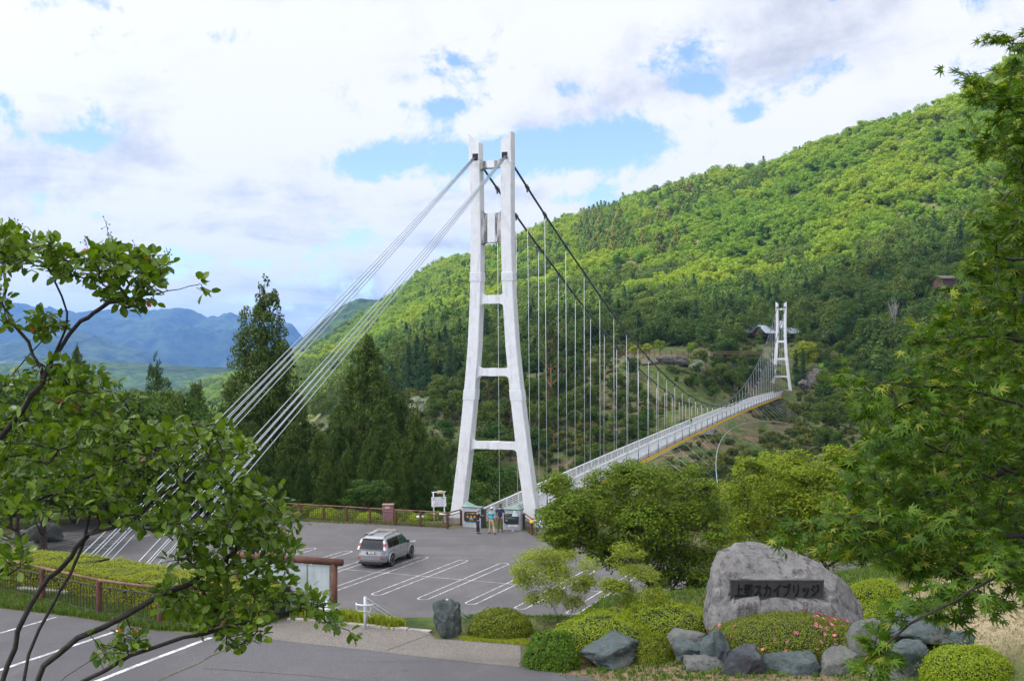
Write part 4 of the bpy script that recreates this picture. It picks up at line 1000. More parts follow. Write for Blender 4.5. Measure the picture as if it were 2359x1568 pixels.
# ================================================================== near plants
def grow(stems, targets, seed, r0=.006, power=.46, wig=.12, back=.25):
    """stems: polylines of world points; every target is joined to the nearest wood by a curved twig. -> nodes, parent, twigs"""
    r = rg(seed); nodes = []; par = []
    for st in stems:
        st = [np.array(p, float) for p in st]; pts = [st[0]]
        for a, b in zip(st[:-1], st[1:]):
            k = max(2, int(np.linalg.norm(b-a)/.12)+1)
            for j in range(1, k+1): pts.append(a+(b-a)*j/k)
        # smooth
        q = np.array(pts); q[1:-1] = (q[:-2]+2*q[1:-1]+q[2:])/4; q[1:-1] = (q[:-2]+2*q[1:-1]+q[2:])/4
        q += (r.normal(size=q.shape)*.006)
        prev = -1
        if nodes:
            d = np.linalg.norm(np.array(nodes)-q[0], axis=1); prev = int(d.argmin())
            if d.min() > .6: prev = -1
        for p in q: par.append(prev); nodes.append(p); prev = len(nodes)-1
    T = np.array(targets); N_ = np.array(nodes); d0 = np.array([np.linalg.norm(N_-t, axis=1).min() for t in T]); order = np.argsort(d0)
    root = nodes[0]; twigs = []
    arr = [np.array(n) for n in nodes]; A = np.array(arr)
    for k in order:
        t = T[k]; dr = np.linalg.norm(A-root, axis=1); tr = np.linalg.norm(t-root)
        d = np.linalg.norm(A-t, axis=1)+np.maximum(0, dr-tr)*back; i = int(d.argmin())
        a = A[i]; L_ = np.linalg.norm(t-a)
        if L_ < .01: continue
        m = max(2, int(L_/.07)); off = r.normal(size=3)*L_*wig; off[2] -= L_*.08*0; path = []; prev = i; new = []
        for j in range(1, m+1):
            u = j/m; p = a+(t-a)*u+off*math.sin(math.pi*u)+r.normal(size=3)*.004; par.append(prev); new.append(p); prev = len(par)-1; path.append(prev)
        A = np.concatenate([A, np.array(new)]); twigs.append([i]+path)
    n = len(A); par = np.array(par); w = np.zeros(n)
    ch = np.zeros(n, int); 
    for i in range(n-1, -1, -1):
        if w[i] == 0: w[i] = 1
        if par[i] >= 0: w[par[i]] += w[i] if ch[i] or True else 1
    # w counts tips cheaply: normalise so that straight runs do not thicken
    w = np.zeros(n); kids_ = [[] for _ in range(n)]
    for i in range(n):
        if par[i] >= 0: kids_[par[i]].append(i)
    for i in range(n-1, -1, -1): w[i] = 1 if not kids_[i] else sum(w[c] for c in kids_[i])
    return A, par, twigs, r0*w**power
def wood_mesh(name, A, par, rad_, mat, parent, seg=6):
    n = len(A); kids_ = [[] for _ in range(n)]
    for i in range(n):
        if par[i] >= 0: kids_[par[i]].append(i)
    mb = MB(); done = np.zeros(n, bool)
    for i in range(n):
        if par[i] < 0 or (par[i] >= 0 and (kids_[par[i]][0] != i if len(kids_[par[i]]) == 1 else max(kids_[par[i]], key=lambda c: rad_[c]) != i)):
            ch = ([par[i]] if par[i] >= 0 else [])+[i]; j = i
            while kids_[j]:
                j = max(kids_[j], key=lambda c: rad_[c]); ch.append(j)
            rr = [min(rad_[q], rad_[i]) for q in ch]; rr[0] = rr[min(1, len(rr)-1)]
            if len(ch) > 1: mb.tube([A[q] for q in ch], rr, seg if rad_[i] > .012 else 4, cap=False)
    return mb.build(name, mat, parent, smooth=True)
def place_leaves(T, TF, pos, d, nrm, size):
    """T (m,3) template, x along the leaf, z up; TF list of faces"""
    d = unit(d); nrm = unit(nrm-d*np.sum(nrm*d, 1, keepdims=True)); s = np.cross(nrm, d); k = len(pos); m = len(T)
    V = pos[:, None, :]+size[:, None, None]*(T[None, :, 0:1]*d[:, None, :]+T[None, :, 1:2]*s[:, None, :]+T[None, :, 2:3]*nrm[:, None, :])
    TF = np.asarray(TF); Fq = (np.arange(k)[:, None, None]*m+TF[None]).reshape(-1, TF.shape[1])
    return V.reshape(-1, 3), Fq
OVAL = np.array([(0,0,0),(.10,0,0),(.34,.20,.05),(.34,-.20,.05),(.36,0,0),(.66,.23,.03),(.66,-.23,.03),(.67,0,-.03),(.90,.11,-.04),(.90,-.11,-.04),(1,0,-.10)])
OVALF = [(1,4,2,2),(1,3,4,4),(4,7,5,2),(4,3,6,7),(7,10,8,5),(7,6,9,10)]
OVALT = [(1,4,2),(1,3,4),(4,7,5),(4,5,2),(4,3,6),(4,6,7),(7,10,8),(7,8,5),(7,6,9),(7,9,10)]
def _maple():
    an = [-150,-122,-98,-76,-56,-38,-19,0,19,38,56,76,98,122,150]; rr = [.10,.40,.20,.72,.27,.92,.30,1.0,.30,.92,.27,.72,.20,.40,.10]
    V = [(0,0,0)]+[(math.cos(rad(a))*q, math.sin(rad(a))*q, -.14*q*q) for a, q in zip(an, rr)]
    return np.array(V), [(0, i, i+1) for i in range(1, 15)]
MAPLE, MAPLEF = _maple()
def star_spray(twigs, A, r, n_per, down=.2):
    pos = []; d = []; nn = []
    for tw in twigs:
        P_ = A[tw]; L_ = len(P_)
        if L_ < 2: continue
        ax = unit(P_[-1]-P_[0]); hz = unit(np.cross(ax, [0, 0, 1.0])); k = n_per
        for j in range(k):
            u = 1-(j//2)/(k/2)*.75; q = P_[0]+(P_[-1]-P_[0])*u if L_ < 3 else P_[min(L_-1, int(u*(L_-1)))]
            side = hz*(1 if j % 2 else -1)
            dd = ax*r.uniform(.3, .9)+side*r.uniform(.4, 1.0)+np.array([0, 0, -down*r.uniform(.2, 2)])
            if j < 1: dd = ax+np.array([0, 0, -down])
            pos.append(q+unit(dd)*r.uniform(.01, .045)+r.normal(size=3)*.008); d.append(dd); nn.append(np.array([0, 0, 1.0])+r.normal(size=3)*.45-ax*.2)
    return np.array(pos), np.array(d), np.array(nn)
def sample_poly(poly, n, dr, r):
    xs = [p[0] for p in poly]; ys = [p[1] for p in poly]; out = []
    while len(out) < n:
        X, y = r.uniform(min(xs), max(xs)), r.uniform(min(ys), max(ys))
        if in_poly(X, y, poly): out.append(P(X, y, r.uniform(*dr)))
    return out
L_MYRT = leafmat("leaves_myrtle", (.17,.26,.022), (.055,.115,.010), .34, c3=((.45,.10,.03), .006), hue=0, rough=.33, spec=.40)
L_MAPN = leafmat("leaves_near_maple", (.105,.19,.012), (.038,.090,.009), .34, c3=((.26,.28,.035), .10), hue=0, rough=.5, spec=.25)
def build_myrtle():
    r = rg(31)
    D = lambda pts: [P(*p) for p in pts]
    stems = [D([(60,1860,4.0),(50,1700,4.0),(75,1568,4.0),(130,1500,4.0),(230,1440,4.05),(330,1400,4.1),(430,1340,4.25),(520,1290,4.35),(600,1235,4.45),(640,1180,4.5)]),
             D([(55,1720,4.0),(110,1640,3.95),(180,1568,3.9),(300,1502,3.95),(420,1468,4.1),(520,1450,4.2),(640,1408,4.3),(700,1397,4.4),(745,1393,4.45)]),
             D([(40,1740,4.0),(0,1568,4.05),(28,1500,4.1),(60,1400,4.1),(110,1330,4.2),(165,1290,4.2),(195,1235,4.25),(250,1200,4.3),(330,1175,4.4),(420,1120,4.5)]),
             D([(50,1700,4.0),(45,1568,4.1),(90,1440,4.2),(140,1360,4.25),(178,1300,4.3),(200,1230,4.3),(205,1180,4.3),(230,1100,4.35),(215,1010,4.4)]),
             D([(45,1720,4.0),(-20,1600,4.1),(-60,1300,4.2),(-50,1100,4.25),(0,1005,4.2),(60,930,4.2),(99,881,4.2)]),
             D([(60,1700,3.9),(110,1600,3.85),(200,1520,3.8),(290,1470,3.85),(360,1430,3.9)]),
             D([(-50,1120,4.25),(0,1180,4.3),(70,1165,4.35),(150,1130,4.4),(240,1075,4.5),(330,1040,4.55)]),
             D([(99,881,4.2),(136,801,4.2),(180,740,4.2),(211,717,4.15),(244,703,4.1),(330,680,4.1),(395,664,4.1),(430,662,4.1)]),
             D([(99,881,4.2),(89,830,4.25),(28,736,4.3),(0,708,4.3),(12,640,4.35),(18,560,4.35)]), D([(115,850,4.2),(150,790,4.2),(160,720,4.25),(120,655,4.25)]), D([(-60,980,4.3),(0,896,4.3),(61,820,4.3),(118,764,4.3)]),
             D([(195,1235,4.25),(270,1220,4.1),(360,1150,4.3),(470,1060,4.4)])]
    reg = [([(0,520),(60,545),(180,575),(260,570),(395,600),(385,640),(330,670),(240,650),(150,640),(60,620),(0,600)], 84, (3.9, 4.4)), ([(-40,540),(30,560),(20,680),(-40,700)], 14, (4.1, 4.4)),
           ([(220,660),(330,665),(370,690),(300,710),(230,690)], 9, (4, 4.2)), ([(70,720),(140,725),(150,775),(90,790)], 7, (4.1, 4.3)), ([(0,690),(40,700),(30,760),(0,760)], 4, (4.1, 4.3)),
           ([(-60,880),(60,850),(150,830),(260,860),(330,930),(300,960),(120,960),(-60,960)], 58, (4.0, 4.6)), ([(-60,960),(300,960),(420,975),(520,975),(590,1020),(570,1075),(420,1060),(200,1080),(-60,1080)], 104, (3.9, 4.7)),
           ([(-60,1080),(300,1080),(500,1090),(660,1120),(650,1180),(560,1220),(400,1240),(200,1190),(-60,1180)], 110, (3.9, 4.6)), ([(430,1230),(640,1190),(680,1250),(700,1320),(640,1350),(480,1330),(380,1290)], 64, (4.1, 4.6)),
           ([(360,1330),(520,1340),(640,1350),(700,1340),(770,1400),(815,1440),(760,1450),(680,1400),(560,1420),(420,1430),(370,1400)], 52, (4.1, 4.5)), ([(430,1430),(560,1420),(620,1470),(540,1490),(470,1470)], 12, (4.0, 4.3)),
           ([(-20,1225),(50,1250),(70,1300),(-20,1340)], 7, (3.9, 4.1)), ([(210,1480),(300,1440),(340,1470),(290,1520),(220,1510)], 10, (3.9, 4.1)), ([(640,1195),(700,1200),(710,1215),(650,1230)], 3, (4.4, 4.6))]
    tg = []
    for poly, n, dr in reg: tg += sample_poly(poly, int(n*2.1), dr, r)
    tg += [P(463, 660, 4.1), P(476, 672, 4.1), P(455, 655, 4.1), P(810, 1455, 4.5), P(820, 1468, 4.5)]
    root = P(60, 1700, 4.0); base = np.array([root[0]-.15, 4.0, gz(root[0]-.15, 4.0)])
    A, par, tw, rr = grow(stems, tg, 32, r0=.0015, power=.42, wig=.16)
    t = thing("crape_myrtle", "dark-stemmed shrub with glossy oval leaves reaching in from the left edge, closest to the camera", "tree", (base[0], base[1], base[2]))
    # butt of the stems down to the ground
    mb = MB(); kids0 = P(70, 1700, 4.0); mb.tube([base-np.array([0, 0, .1]), base+np.array([.03, 0, .2]), P(58, 1860, 4.0), P(50, 1700, 4.0)], [.04, .03, .018, .0115], 8)
    mb.build("trunk", BARKD, t, smooth=True)
    rr = np.minimum(rr, .0115); wood_mesh("branches", A, par, rr, BARKD, t)
    pos, d, nn = [], [], []
    for q in tw:
        P_ = A[q]; ax = unit(P_[-1]-P_[0]); k = r.integers(5, 9)
        for j in range(k):
            u = 1-j/k*.8; p = P_[min(len(P_)-1, int(round(u*(len(P_)-1))))]; sd_ = unit(np.cross(ax, r.normal(size=3)))
            dd = ax*r.uniform(.3, .9)+sd_*r.uniform(.5, 1.0)+np.array([0, 0, .12]); pos.append(p+unit(sd_)*.006+r.normal(size=3)*.006); d.append(dd); nn.append(np.array([0, 0, 1])+r.normal(size=3)*.55)
    pos = np.array(pos); sz = r.uniform(.026, .054, len(pos)); V, Fq = place_leaves(OVAL*np.array([1, 1.25, 1]), OVALT, pos, np.array(d), np.array(nn), sz)
    mesh("leaves", V, Fq, L_MYRT, t, False)
    # dry seed capsules and flower stalks above the upper spray
    mb = MB()
    for (X, y, X2, y2) in ((250,560,244,508),(90,560,40,520),(210,590,195,545),(385,610,382,570),(370,600,300,560),(245,540,262,548)):
        a = P(X, y, 4.15); b = P(X2, y2, 4.15); mb.tube([a, (a+b)/2+r.normal(size=3)*.01, b], [.0014, .0012, .0009], 4)
        for _ in range(5):
            u = r.uniform(.4, 1); p = a+(b-a)*u; q = p+r.normal(size=3)*.014; mb.tube([p, q], .0008, 3); mb.lathe([(0, -.003), (.0035, 0), (0, .0035)], q, 6)
    mb.build("seed_stalks", BARKD, t)
build_myrtle()
def build_near_maple():
    r = rg(41); D = lambda pts: [P(*p) for p in pts]
    tb = np.array([3.35, 5.7, gz(3.35, 5.7)])
    trunk = [tb+np.array([0, 0, -.2]), tb+np.array([-.03, 0, .8]), np.array([3.25, 5.65, 10.4]), np.array([3.3, 5.6, 11.6]), np.array([3.2, 5.6, 12.8]), np.array([3.15, 5.6, 14.0])]
    stems = [trunk, D([(2690,1180,5.6),(2500,1130,5.5),(2300,1080,5.2),(2100,1010,5.0)]), D([(2690,1250,5.6),(2450,1260,5.2),(2250,1210,4.9),(2060,1190,4.6),(1900,1215,4.4),(1830,1228,4.35)]),
             D([(2690,850,5.6),(2450,800,5.3),(2250,770,5.0),(2090,790,4.8)]), D([(2690,450,5.6),(2450,400,5.4),(2290,330,5.2)]), D([(2690,50,5.6),(2470,100,5.3),(2330,100,5.1)]),
             D([(2690,640,5.6),(2450,600,5.3),(2250,590,5.1)]), D([(2690,1100,5.6),(2480,980,5.4),(2240,900,5.0),(2020,880,4.7)]), D([(2690,1300,5.6),(2420,1250,4.6),(2330,1300,4.1),(2200,1385,3.9),(2090,1430,3.85),(2020,1520,3.8),(1985,1590,3.8)]),
             D([(2690,1000,5.8),(2400,1060,6.2),(2200,1120,6.3)]), D([(2690,700,5.8),(2400,700,6.2),(2220,720,6.3)])]
    reg = [([(2265,95),(2330,55),(2420,20),(2440,180),(2340,110)], 10, (4.9, 5.3)), ([(2195,160),(2260,150),(2359,130),(2440,150),(2440,420),(2290,420),(2230,300),(2215,210)], 52, (4.8, 5.8)),
           ([(2265,420),(2440,420),(2440,660),(2215,640),(2240,540)], 70, (4.8, 6)), ([(2195,640),(2440,640),(2440,860),(2080,860),(2060,800),(2130,720)], 105, (4.7, 6.3)),
           ([(1905,850),(2060,860),(2440,860),(2440,1010),(2040,1010),(1980,960),(1960,900)], 120, (4.5, 6.2)), ([(1960,1010),(2440,1010),(2440,1200),(2010,1170),(1930,1090)], 130, (4.5, 6.4)),
           ([(1805,1215),(1900,1160),(2010,1165),(2300,1200),(2250,1310),(2100,1330),(2000,1290),(1900,1260)], 92, (4.2, 4.9)), ([(2060,1340),(2150,1310),(2359,1230),(2440,1250),(2400,1360),(2280,1420),(2190,1450),(2100,1410)], 42, (3.9, 4.6)),
           ([(2000,1400),(2080,1380),(2110,1440),(2020,1560),(1960,1560)], 9, (3.8, 3.95)), ([(2150,700),(2440,640),(2440,1250),(2150,1220),(2100,1000)], 420, (6.2, 8.6)), ([(2180,1180),(2440,1180),(2440,1330),(2300,1320),(2200,1250)], 60, (5.0, 6.5)), ([(2300,150),(2440,150),(2440,700),(2270,640)], 110, (6.2, 7.5)), ([(1900,1000),(2100,980),(2130,1200),(1960,1150)], 24, (4.8, 5.6))]
    tg = []
    for poly, n, dr in reg: tg += sample_poly(poly, int(n*1.45), dr, r)
    tg += [P(1795, 1236, 4.3), P(1815, 1262, 4.3), P(1830, 1215, 4.3), P(2275, 88, 5.1), P(2190, 160, 5.0)]
    A, par, tw, rr = grow(stems, tg, 42, r0=.0017, power=.44, wig=.10)
    t = thing("japanese_maple", "tall green maple with star-shaped leaves overhanging the right edge, closest to the camera", "tree", tb)
    rr = np.minimum(rr, .045); wood_mesh("branches", A, par, rr, BARKD, t)
    mb = MB(); mb.tube(trunk, [.15, .13, .11, .09, .07, .05], 10); mb.build("trunk", BARKD, t, smooth=True)
    pos, d, nn = star_spray(tw, A, r, 13, .22)
    V, Fq = place_leaves(MAPLE, MAPLEF, pos, d, nn, r.uniform(.034, .058, len(pos))); mesh("leaves", V, Fq, L_MAPN, t, False)
build_near_maple()
# ---- garden trees between the plaza and the car park
def lobe_tree(name, label, lobes, Y, spread, n, leaf, mat, base, stems, trunk_r, seed, flat=.75, group=None, asp=.62):
    r = rg(seed); L_ = []
    for (X, y, rp) in lobes:
        for k in range(3): p = P(X+r.normal()*rp*.25, y+r.normal()*rp*.15, Y+r.uniform(-spread, spread)); L_.append((*p, rp/F*Y*r.uniform(.75, 1.05)))
    L_ = np.array(L_); w = L_[:, 3]**2; k = r.choice(len(L_), n, p=w/w.sum()); d = unit(r.normal(size=(n, 3))+np.array([0, 0, .45]))
    wob = 1+.50*fbm(L_[k, :3]*3+d*2.2, 3, seed)
    p = L_[k, :3]+d*np.array([1, 1, flat])*(L_[k, 3]*(1-.55*r.random(n)**1.6)*wob)[:, None]
    kp = fbm(p*np.array([1.1, 1.1, 2.8]), 2, seed+8) > -.24; p = p[kp]; d = d[kp]; n = len(p)
    V, Fq = leaf_quads(p, unit(np.array([0, 0, 1.0])+d*.55+r.normal(size=(n, 3))*.5), leaf*r.uniform(.7, 1.3, n), r, asp)
    b = np.array(base, float); t = thing(name, label, "tree", b, 0, group)
    mesh("crown", V, Fq, mat, t, False)
    tg = [q[:3]-np.array([0, 0, q[3]*.3]) for q in L_]
    for i in range(len(L_)): tg += [L_[i, :3]+unit(r.normal(size=3))*L_[i, 3]*.7 for _ in range(3)]
    A, par, tw, rr = grow(stems, tg, seed+1, r0=trunk_r*.06, power=.5, wig=.14)
    rr = np.minimum(rr, trunk_r); wood_mesh("branches", A, par, rr, BARK, t, 6)
    return t
def gxy(X, Y): g = gp(X, Y); return g
b1 = gxy(1512, 44); 
lobe_tree("maple_tree", "wide dark green maple in front of the bridge deck, left of the boulder",
  [(1290,1122,38),(1312,1148,40),(1262,1120,22),(1280,1180,34),(1330,1160,52),(1395,1125,50),(1450,1100,46),(1510,1112,52),(1570,1120,46),(1600,1085,26),(1622,1130,36),(1640,1185,46),(1655,1230,40),(1580,1190,70),(1500,1190,75),(1420,1200,72),(1340,1225,66),(1285,1225,42),(1380,1270,52),(1460,1270,62),(1545,1270,68),(1615,1285,52),(1600,1340,46),(1530,1330,44),(1560,1372,34),(1300,1262,30),(1320,1195,50)],
  44, 2.5, 125000, .105, L_MAPLE, b1, [[b1-[0,0,.2], b1+[.05,0,.8], P(1500,1330,44), P(1480,1250,44)], [b1+[.05,0,.8], P(1560,1340,44.5), P(1600,1260,44.5)], [P(1505,1350,44), P(1430,1300,43.5), P(1370,1250,43.5)]], .17, 51)
b2 = gxy(1905, 54)
lobe_tree("maple_tree", "broad yellow-green maple behind the boulder, right of the dark green one",
  [(1690,1135,40),(1725,1090,44),(1790,1078,48),(1850,1090,52),(1925,1062,40),(1890,1120,56),(1960,1100,52),(2030,1110,56),(2090,1120,52),(1760,1150,62),(1840,1170,72),(1920,1180,72),(2010,1180,66),(2080,1190,60),(1700,1195,48),(1750,1230,52),(1820,1245,60),(1900,1260,60),(1980,1255,60),(2060,1260,56),(1690,1240,36),(2130,1180,56),(2150,1240,56)],
  54, 2.9, 95000, .13, leafmat("leaves_maple_yellow", (.26,.345,.014), (.115,.185,.010), .32, hue=0, c3=((.32,.27,.025), .12)), b2, [[b2-[0,0,.2], b2+[0,0,1.2], P(1880,1270,54), P(1850,1180,54)], [b2+[0,0,1.2], P(1960,1270,54.5), P(2020,1180,54.5)]], .18, 53)
b3 = gxy(2230, 52)
lobe_tree("maple_tree", "green tree half hidden behind the near maple leaves at the right edge",
  [(2180,1130,60),(2250,1120,60),(2330,1140,60),(2200,1200,60),(2290,1210,60),(2370,1210,60),(2240,1260,45),(2320,1270,45)], 52, 2.5, 20000, .13, L_MAPLE, b3, [[b3-[0,0,.2], b3+[0,0,1.5], P(2240,1200,52)]], .15, 55)
b4 = gxy(1290, 32.2)
L_LIME = leafmat("leaves_lime", (.33,.37,.04), (.19,.25,.03), .42, hue=0)
lobe_tree("young_maple", "delicate yellow-green sapling with several thin stems, left of the dark green maple", [(1195,1312,28),(1222,1290,36),(1265,1282,39),(1310,1285,41),(1350,1300,33),(1205,1345,30),(1245,1325,39),(1295,1325,41),(1335,1345,36),(1225,1375,25),(1275,1375,36),(1320,1390,30),(1350,1335,28)],
  32.2, .8, 17000, .062, L_LIME, b4, [[b4-[0,0,.1], b4+[-.1,0,.4], P(1250,1370,32.1), P(1225,1310,32.1)], [b4, P(1300,1400,32.4), P(1310,1310,32.3)], [b4, P(1275,1400,32.0), P(1262,1300,32.0)], [b4, P(1312,1420,32.2), P(1345,1340,32.4)]], .022, 57, .62)
b5 = gxy(1462, 31.2)
lobe_tree("young_maple", "small lime-green sapling with flat leafy layers in front of the dark maple trunk", [(1440,1268,28),(1475,1280,25),(1420,1300,25),(1455,1320,36),(1495,1330,30),(1408,1345,30),(1435,1360,36),(1480,1365,39),(1515,1370,25),(1450,1400,36),(1495,1405,30),(1400,1380,22)],
  31.2, .7, 17000, .06, L_LIME, b5, [[b5-[0,0,.1], P(1458,1420,31.2), P(1450,1340,31.2), P(1442,1275,31.2)], [b5, P(1485,1420,31.3), P(1495,1350,31.3)], [b5, P(1440,1420,31.1), P(1412,1360,31.1)]], .020, 59, .6)
# ---- shrubs
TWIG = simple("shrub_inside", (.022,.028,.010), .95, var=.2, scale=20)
def dome(name, label, c, rx, ry, h, n, leaf, mat, seed, group=None, rough=.10, sq=2.2, flowers=None, rz=0.0, cat="shrub", parent=None, loc=None):
    """clipped or rounded bush: small leaves over an uneven dome"""
    r = rg(seed); d = unit(r.normal(size=(n, 3))+np.array([0, 0, .3])); d[:, 2] = np.abs(d[:, 2])*1.0-.06
    q = (np.abs(d[:, 0])**sq+np.abs(d[:, 1])**sq+np.abs(d[:, 2])**sq)**(1/sq); d2 = d/q[:, None]
    S = np.array([rx, ry, h]); w = 1+rough*1.6*fbm(d*2.1+seed, 3, seed)+rough*.9*fbm(d*7+seed, 2, seed+3)
    p = d2*S*w[:, None]*(1-.10*r.random(n)**1.5+np.where(r.random(n) < .05, r.random(n)*.14, 0))[:, None]; nn = unit(d/S*S.mean()+r.normal(size=(n, 3))*.55)
    V, Fq = leaf_quads(p, nn, leaf*r.uniform(.65, 1.35, n), r, .55)
    R_ = RZ(rz); V = V@R_.T
    # dark woody inside
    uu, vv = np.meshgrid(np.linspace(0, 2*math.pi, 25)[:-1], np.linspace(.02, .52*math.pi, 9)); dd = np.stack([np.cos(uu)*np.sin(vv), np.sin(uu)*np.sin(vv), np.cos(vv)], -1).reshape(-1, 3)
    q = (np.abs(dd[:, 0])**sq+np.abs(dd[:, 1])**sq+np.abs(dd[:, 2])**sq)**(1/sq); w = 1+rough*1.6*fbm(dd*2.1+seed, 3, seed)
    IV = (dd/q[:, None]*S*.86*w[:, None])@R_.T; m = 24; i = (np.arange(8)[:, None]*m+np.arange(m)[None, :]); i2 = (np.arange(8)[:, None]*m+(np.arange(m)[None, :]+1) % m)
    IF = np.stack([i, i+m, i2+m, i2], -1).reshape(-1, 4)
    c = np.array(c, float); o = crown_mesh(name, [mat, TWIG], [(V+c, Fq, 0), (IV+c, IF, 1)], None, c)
    if flowers is not None:
        mf, k, lo = flowers; j = [i for i in range(n) if lo(d[i])]; j = r.choice(j, min(k, len(j)), replace=False); fp = (p[j]*1.02)@R_.T; fn = unit((d[j]+r.normal(size=(len(j), 3))*.3)@R_.T)
        T = [(0,0,.0)]; TF = []
        for a in range(5):
            th = a*2*math.pi/5; T += [(math.cos(th-.42)*.5, math.sin(th-.42)*.5, .14), (math.cos(th)*.62, math.sin(th)*.62, .2), (math.cos(th+.42)*.5, math.sin(th+.42)*.5, .14)]; TF += [(0, 3*a+1, 3*a+2), (0, 3*a+2, 3*a+3)]
        V, Fq = place_leaves(np.array(T), TF, fp+c, unit(np.cross(fn, r.normal(size=(len(j), 3)))), fn, r.uniform(.070, .100, len(j)))
        f = mesh("flowers", V, Fq, mf, o); f['label'] = "scattered pink azalea blossoms"; f['kind'] = 'stuff'
    return tag(o, label, cat, group)
L_AZ = leafmat("leaves_azalea", (.22,.27,.016), (.10,.14,.012), .25, hue=0, c3=((.16,.11,.03), .07))
L_AZB = leafmat("leaves_azalea_bright", (.33,.40,.018), (.16,.235,.014), .28, hue=0)
L_AZD = leafmat("leaves_azalea_deep", (.14,.24,.018), (.06,.13,.012), .25, hue=0)
PINK = simple("pink_petal", (.80,.16,.27), .6, var=.1, scale=30)
def bush(label, X0, X1, yt, yb, z=None, n=9000, leaf=.045, mat=L_AZ, seed=1, name="azalea_bush", ry=None, **kw):
    xm = (X0+X1)/2; zz = ZU if z is None else z; Y = (CAMZ-zz)*F/(yb-HY); Yc = Y+(X1-X0)/F*Y*.42
    rx = (X1-X0)/2/F*Y; c = P(xm, HY, Yc); c[2] = zz-.03; h = (zat(yt, Yc)-zz)*.99
    return dome(name, label, c, rx*1.03, (ry if ry else rx*.9), h, n, leaf, mat, seed, **kw)
bush("rounded clipped azalea right of the upright rock", 1080, 1227, 1399, 1474, None, 16000, .042, L_AZ, 61, rough=.07)
bush("loose feathery green bush at the plaza corner, left of the flat blue-grey rock", 1207, 1335, 1452, 1548, None, 13000, .05, L_AZD, 62, name="shrub", rough=.16, sq=2.0)
bush("small round azalea between the flat blue-grey rock and the stacked rocks", 1462, 1556, 1457, 1545, None, 9000, .042, L_AZ, 63, rough=.10)
bush("low azalea mound behind the feathery bush, under the lime saplings", 1270, 1500, 1412, 1512, ZU+.1, 15000, .045, L_AZB, 64, rough=.12)
bush("low azalea mound left of the boulder, farther back", 1420, 1650, 1382, 1486, ZU+.1, 15000, .045, L_AZB, 65, rough=.12)
bush("low azalea hedge strip behind the saplings", 1340, 1560, 1405, 1462, ZU-.1, 14000, .05, L_AZB, 66, rough=.12)
bush("bright clipped azalea just right of the boulder", 1945, 2090, 1330, 1410, ZU+.45, 12000, .045, L_AZB, 67, rough=.07)
bush("second bright azalea lower right of the boulder", 1960, 2150, 1376, 1440, ZU+.3, 12000, .045, L_AZB, 68, rough=.08)
bush("long clipped azalea behind the tan bank at the right edge", 2085, 2300, 1283, 1345, ZU+1.0, 14000, .055, L_AZ, 69, rough=.08)
bush("clipped azalea at the far right behind the tan bank", 2250, 2420, 1278, 1340, ZU+1.2, 12000, .055, L_AZ, 70, rough=.08)
bush("dense bright green clipped bush in the bottom right corner", 2125, 2338, 1482, 1600, ZU+.36, 20000, .042, L_AZB, 71, rough=.06)
c_ = P(1820, HY, 27.75); c_[2] = ZU+.28
dome("azalea_bed", "wide azalea with scattered pink flowers in front of the engraved boulder", c_, 2.03, 1.25, 1.0, 30000, .042, L_AZ, 72, rough=.06, sq=2.5,
     flowers=(PINK, 125, lambda d: (d[0] > .15 and d[1] < .5) or (abs(d[0]*53.7 % 1) < .12 and d[1] < .2)))
# clipped azaleas behind the back fence
r_ = rg(9); bl = ["left-most", "second", "third", "fourth", "fifth", "sixth", "seventh", "eighth", "ninth"]
for i, (X, yt, Y, w) in enumerate([(655,1168,80.3,1.3),(700,1160,80.2,1.4),(748,1170,79.6,1.2),(800,1174,79.2,1.2),(850,1180,78.6,1.0),(925,1176,78.2,1.25),(962,1184,77.6,.9),(1006,1178,78.4,1.2),(600,1172,80.6,1.3)]):
    g = gp(X, Y); c = np.array([g[0], g[1], max(g[2], -1.2)-.1]); h = zat(yt, Y)-c[2]
    k = [8, 0, 1, 2, 3, 4, 5, 6, 7].index(i) if False else (0 if i == 8 else i+1)
    dome("azalea_ball", "%s of the clipped azalea balls along the back fence, counted from the left" % bl[k], c, w, w, h, 5200, .10, L_AZ if i % 2 else L_AZB, 80+i, "clipped azaleas behind the back fence", rough=.08)
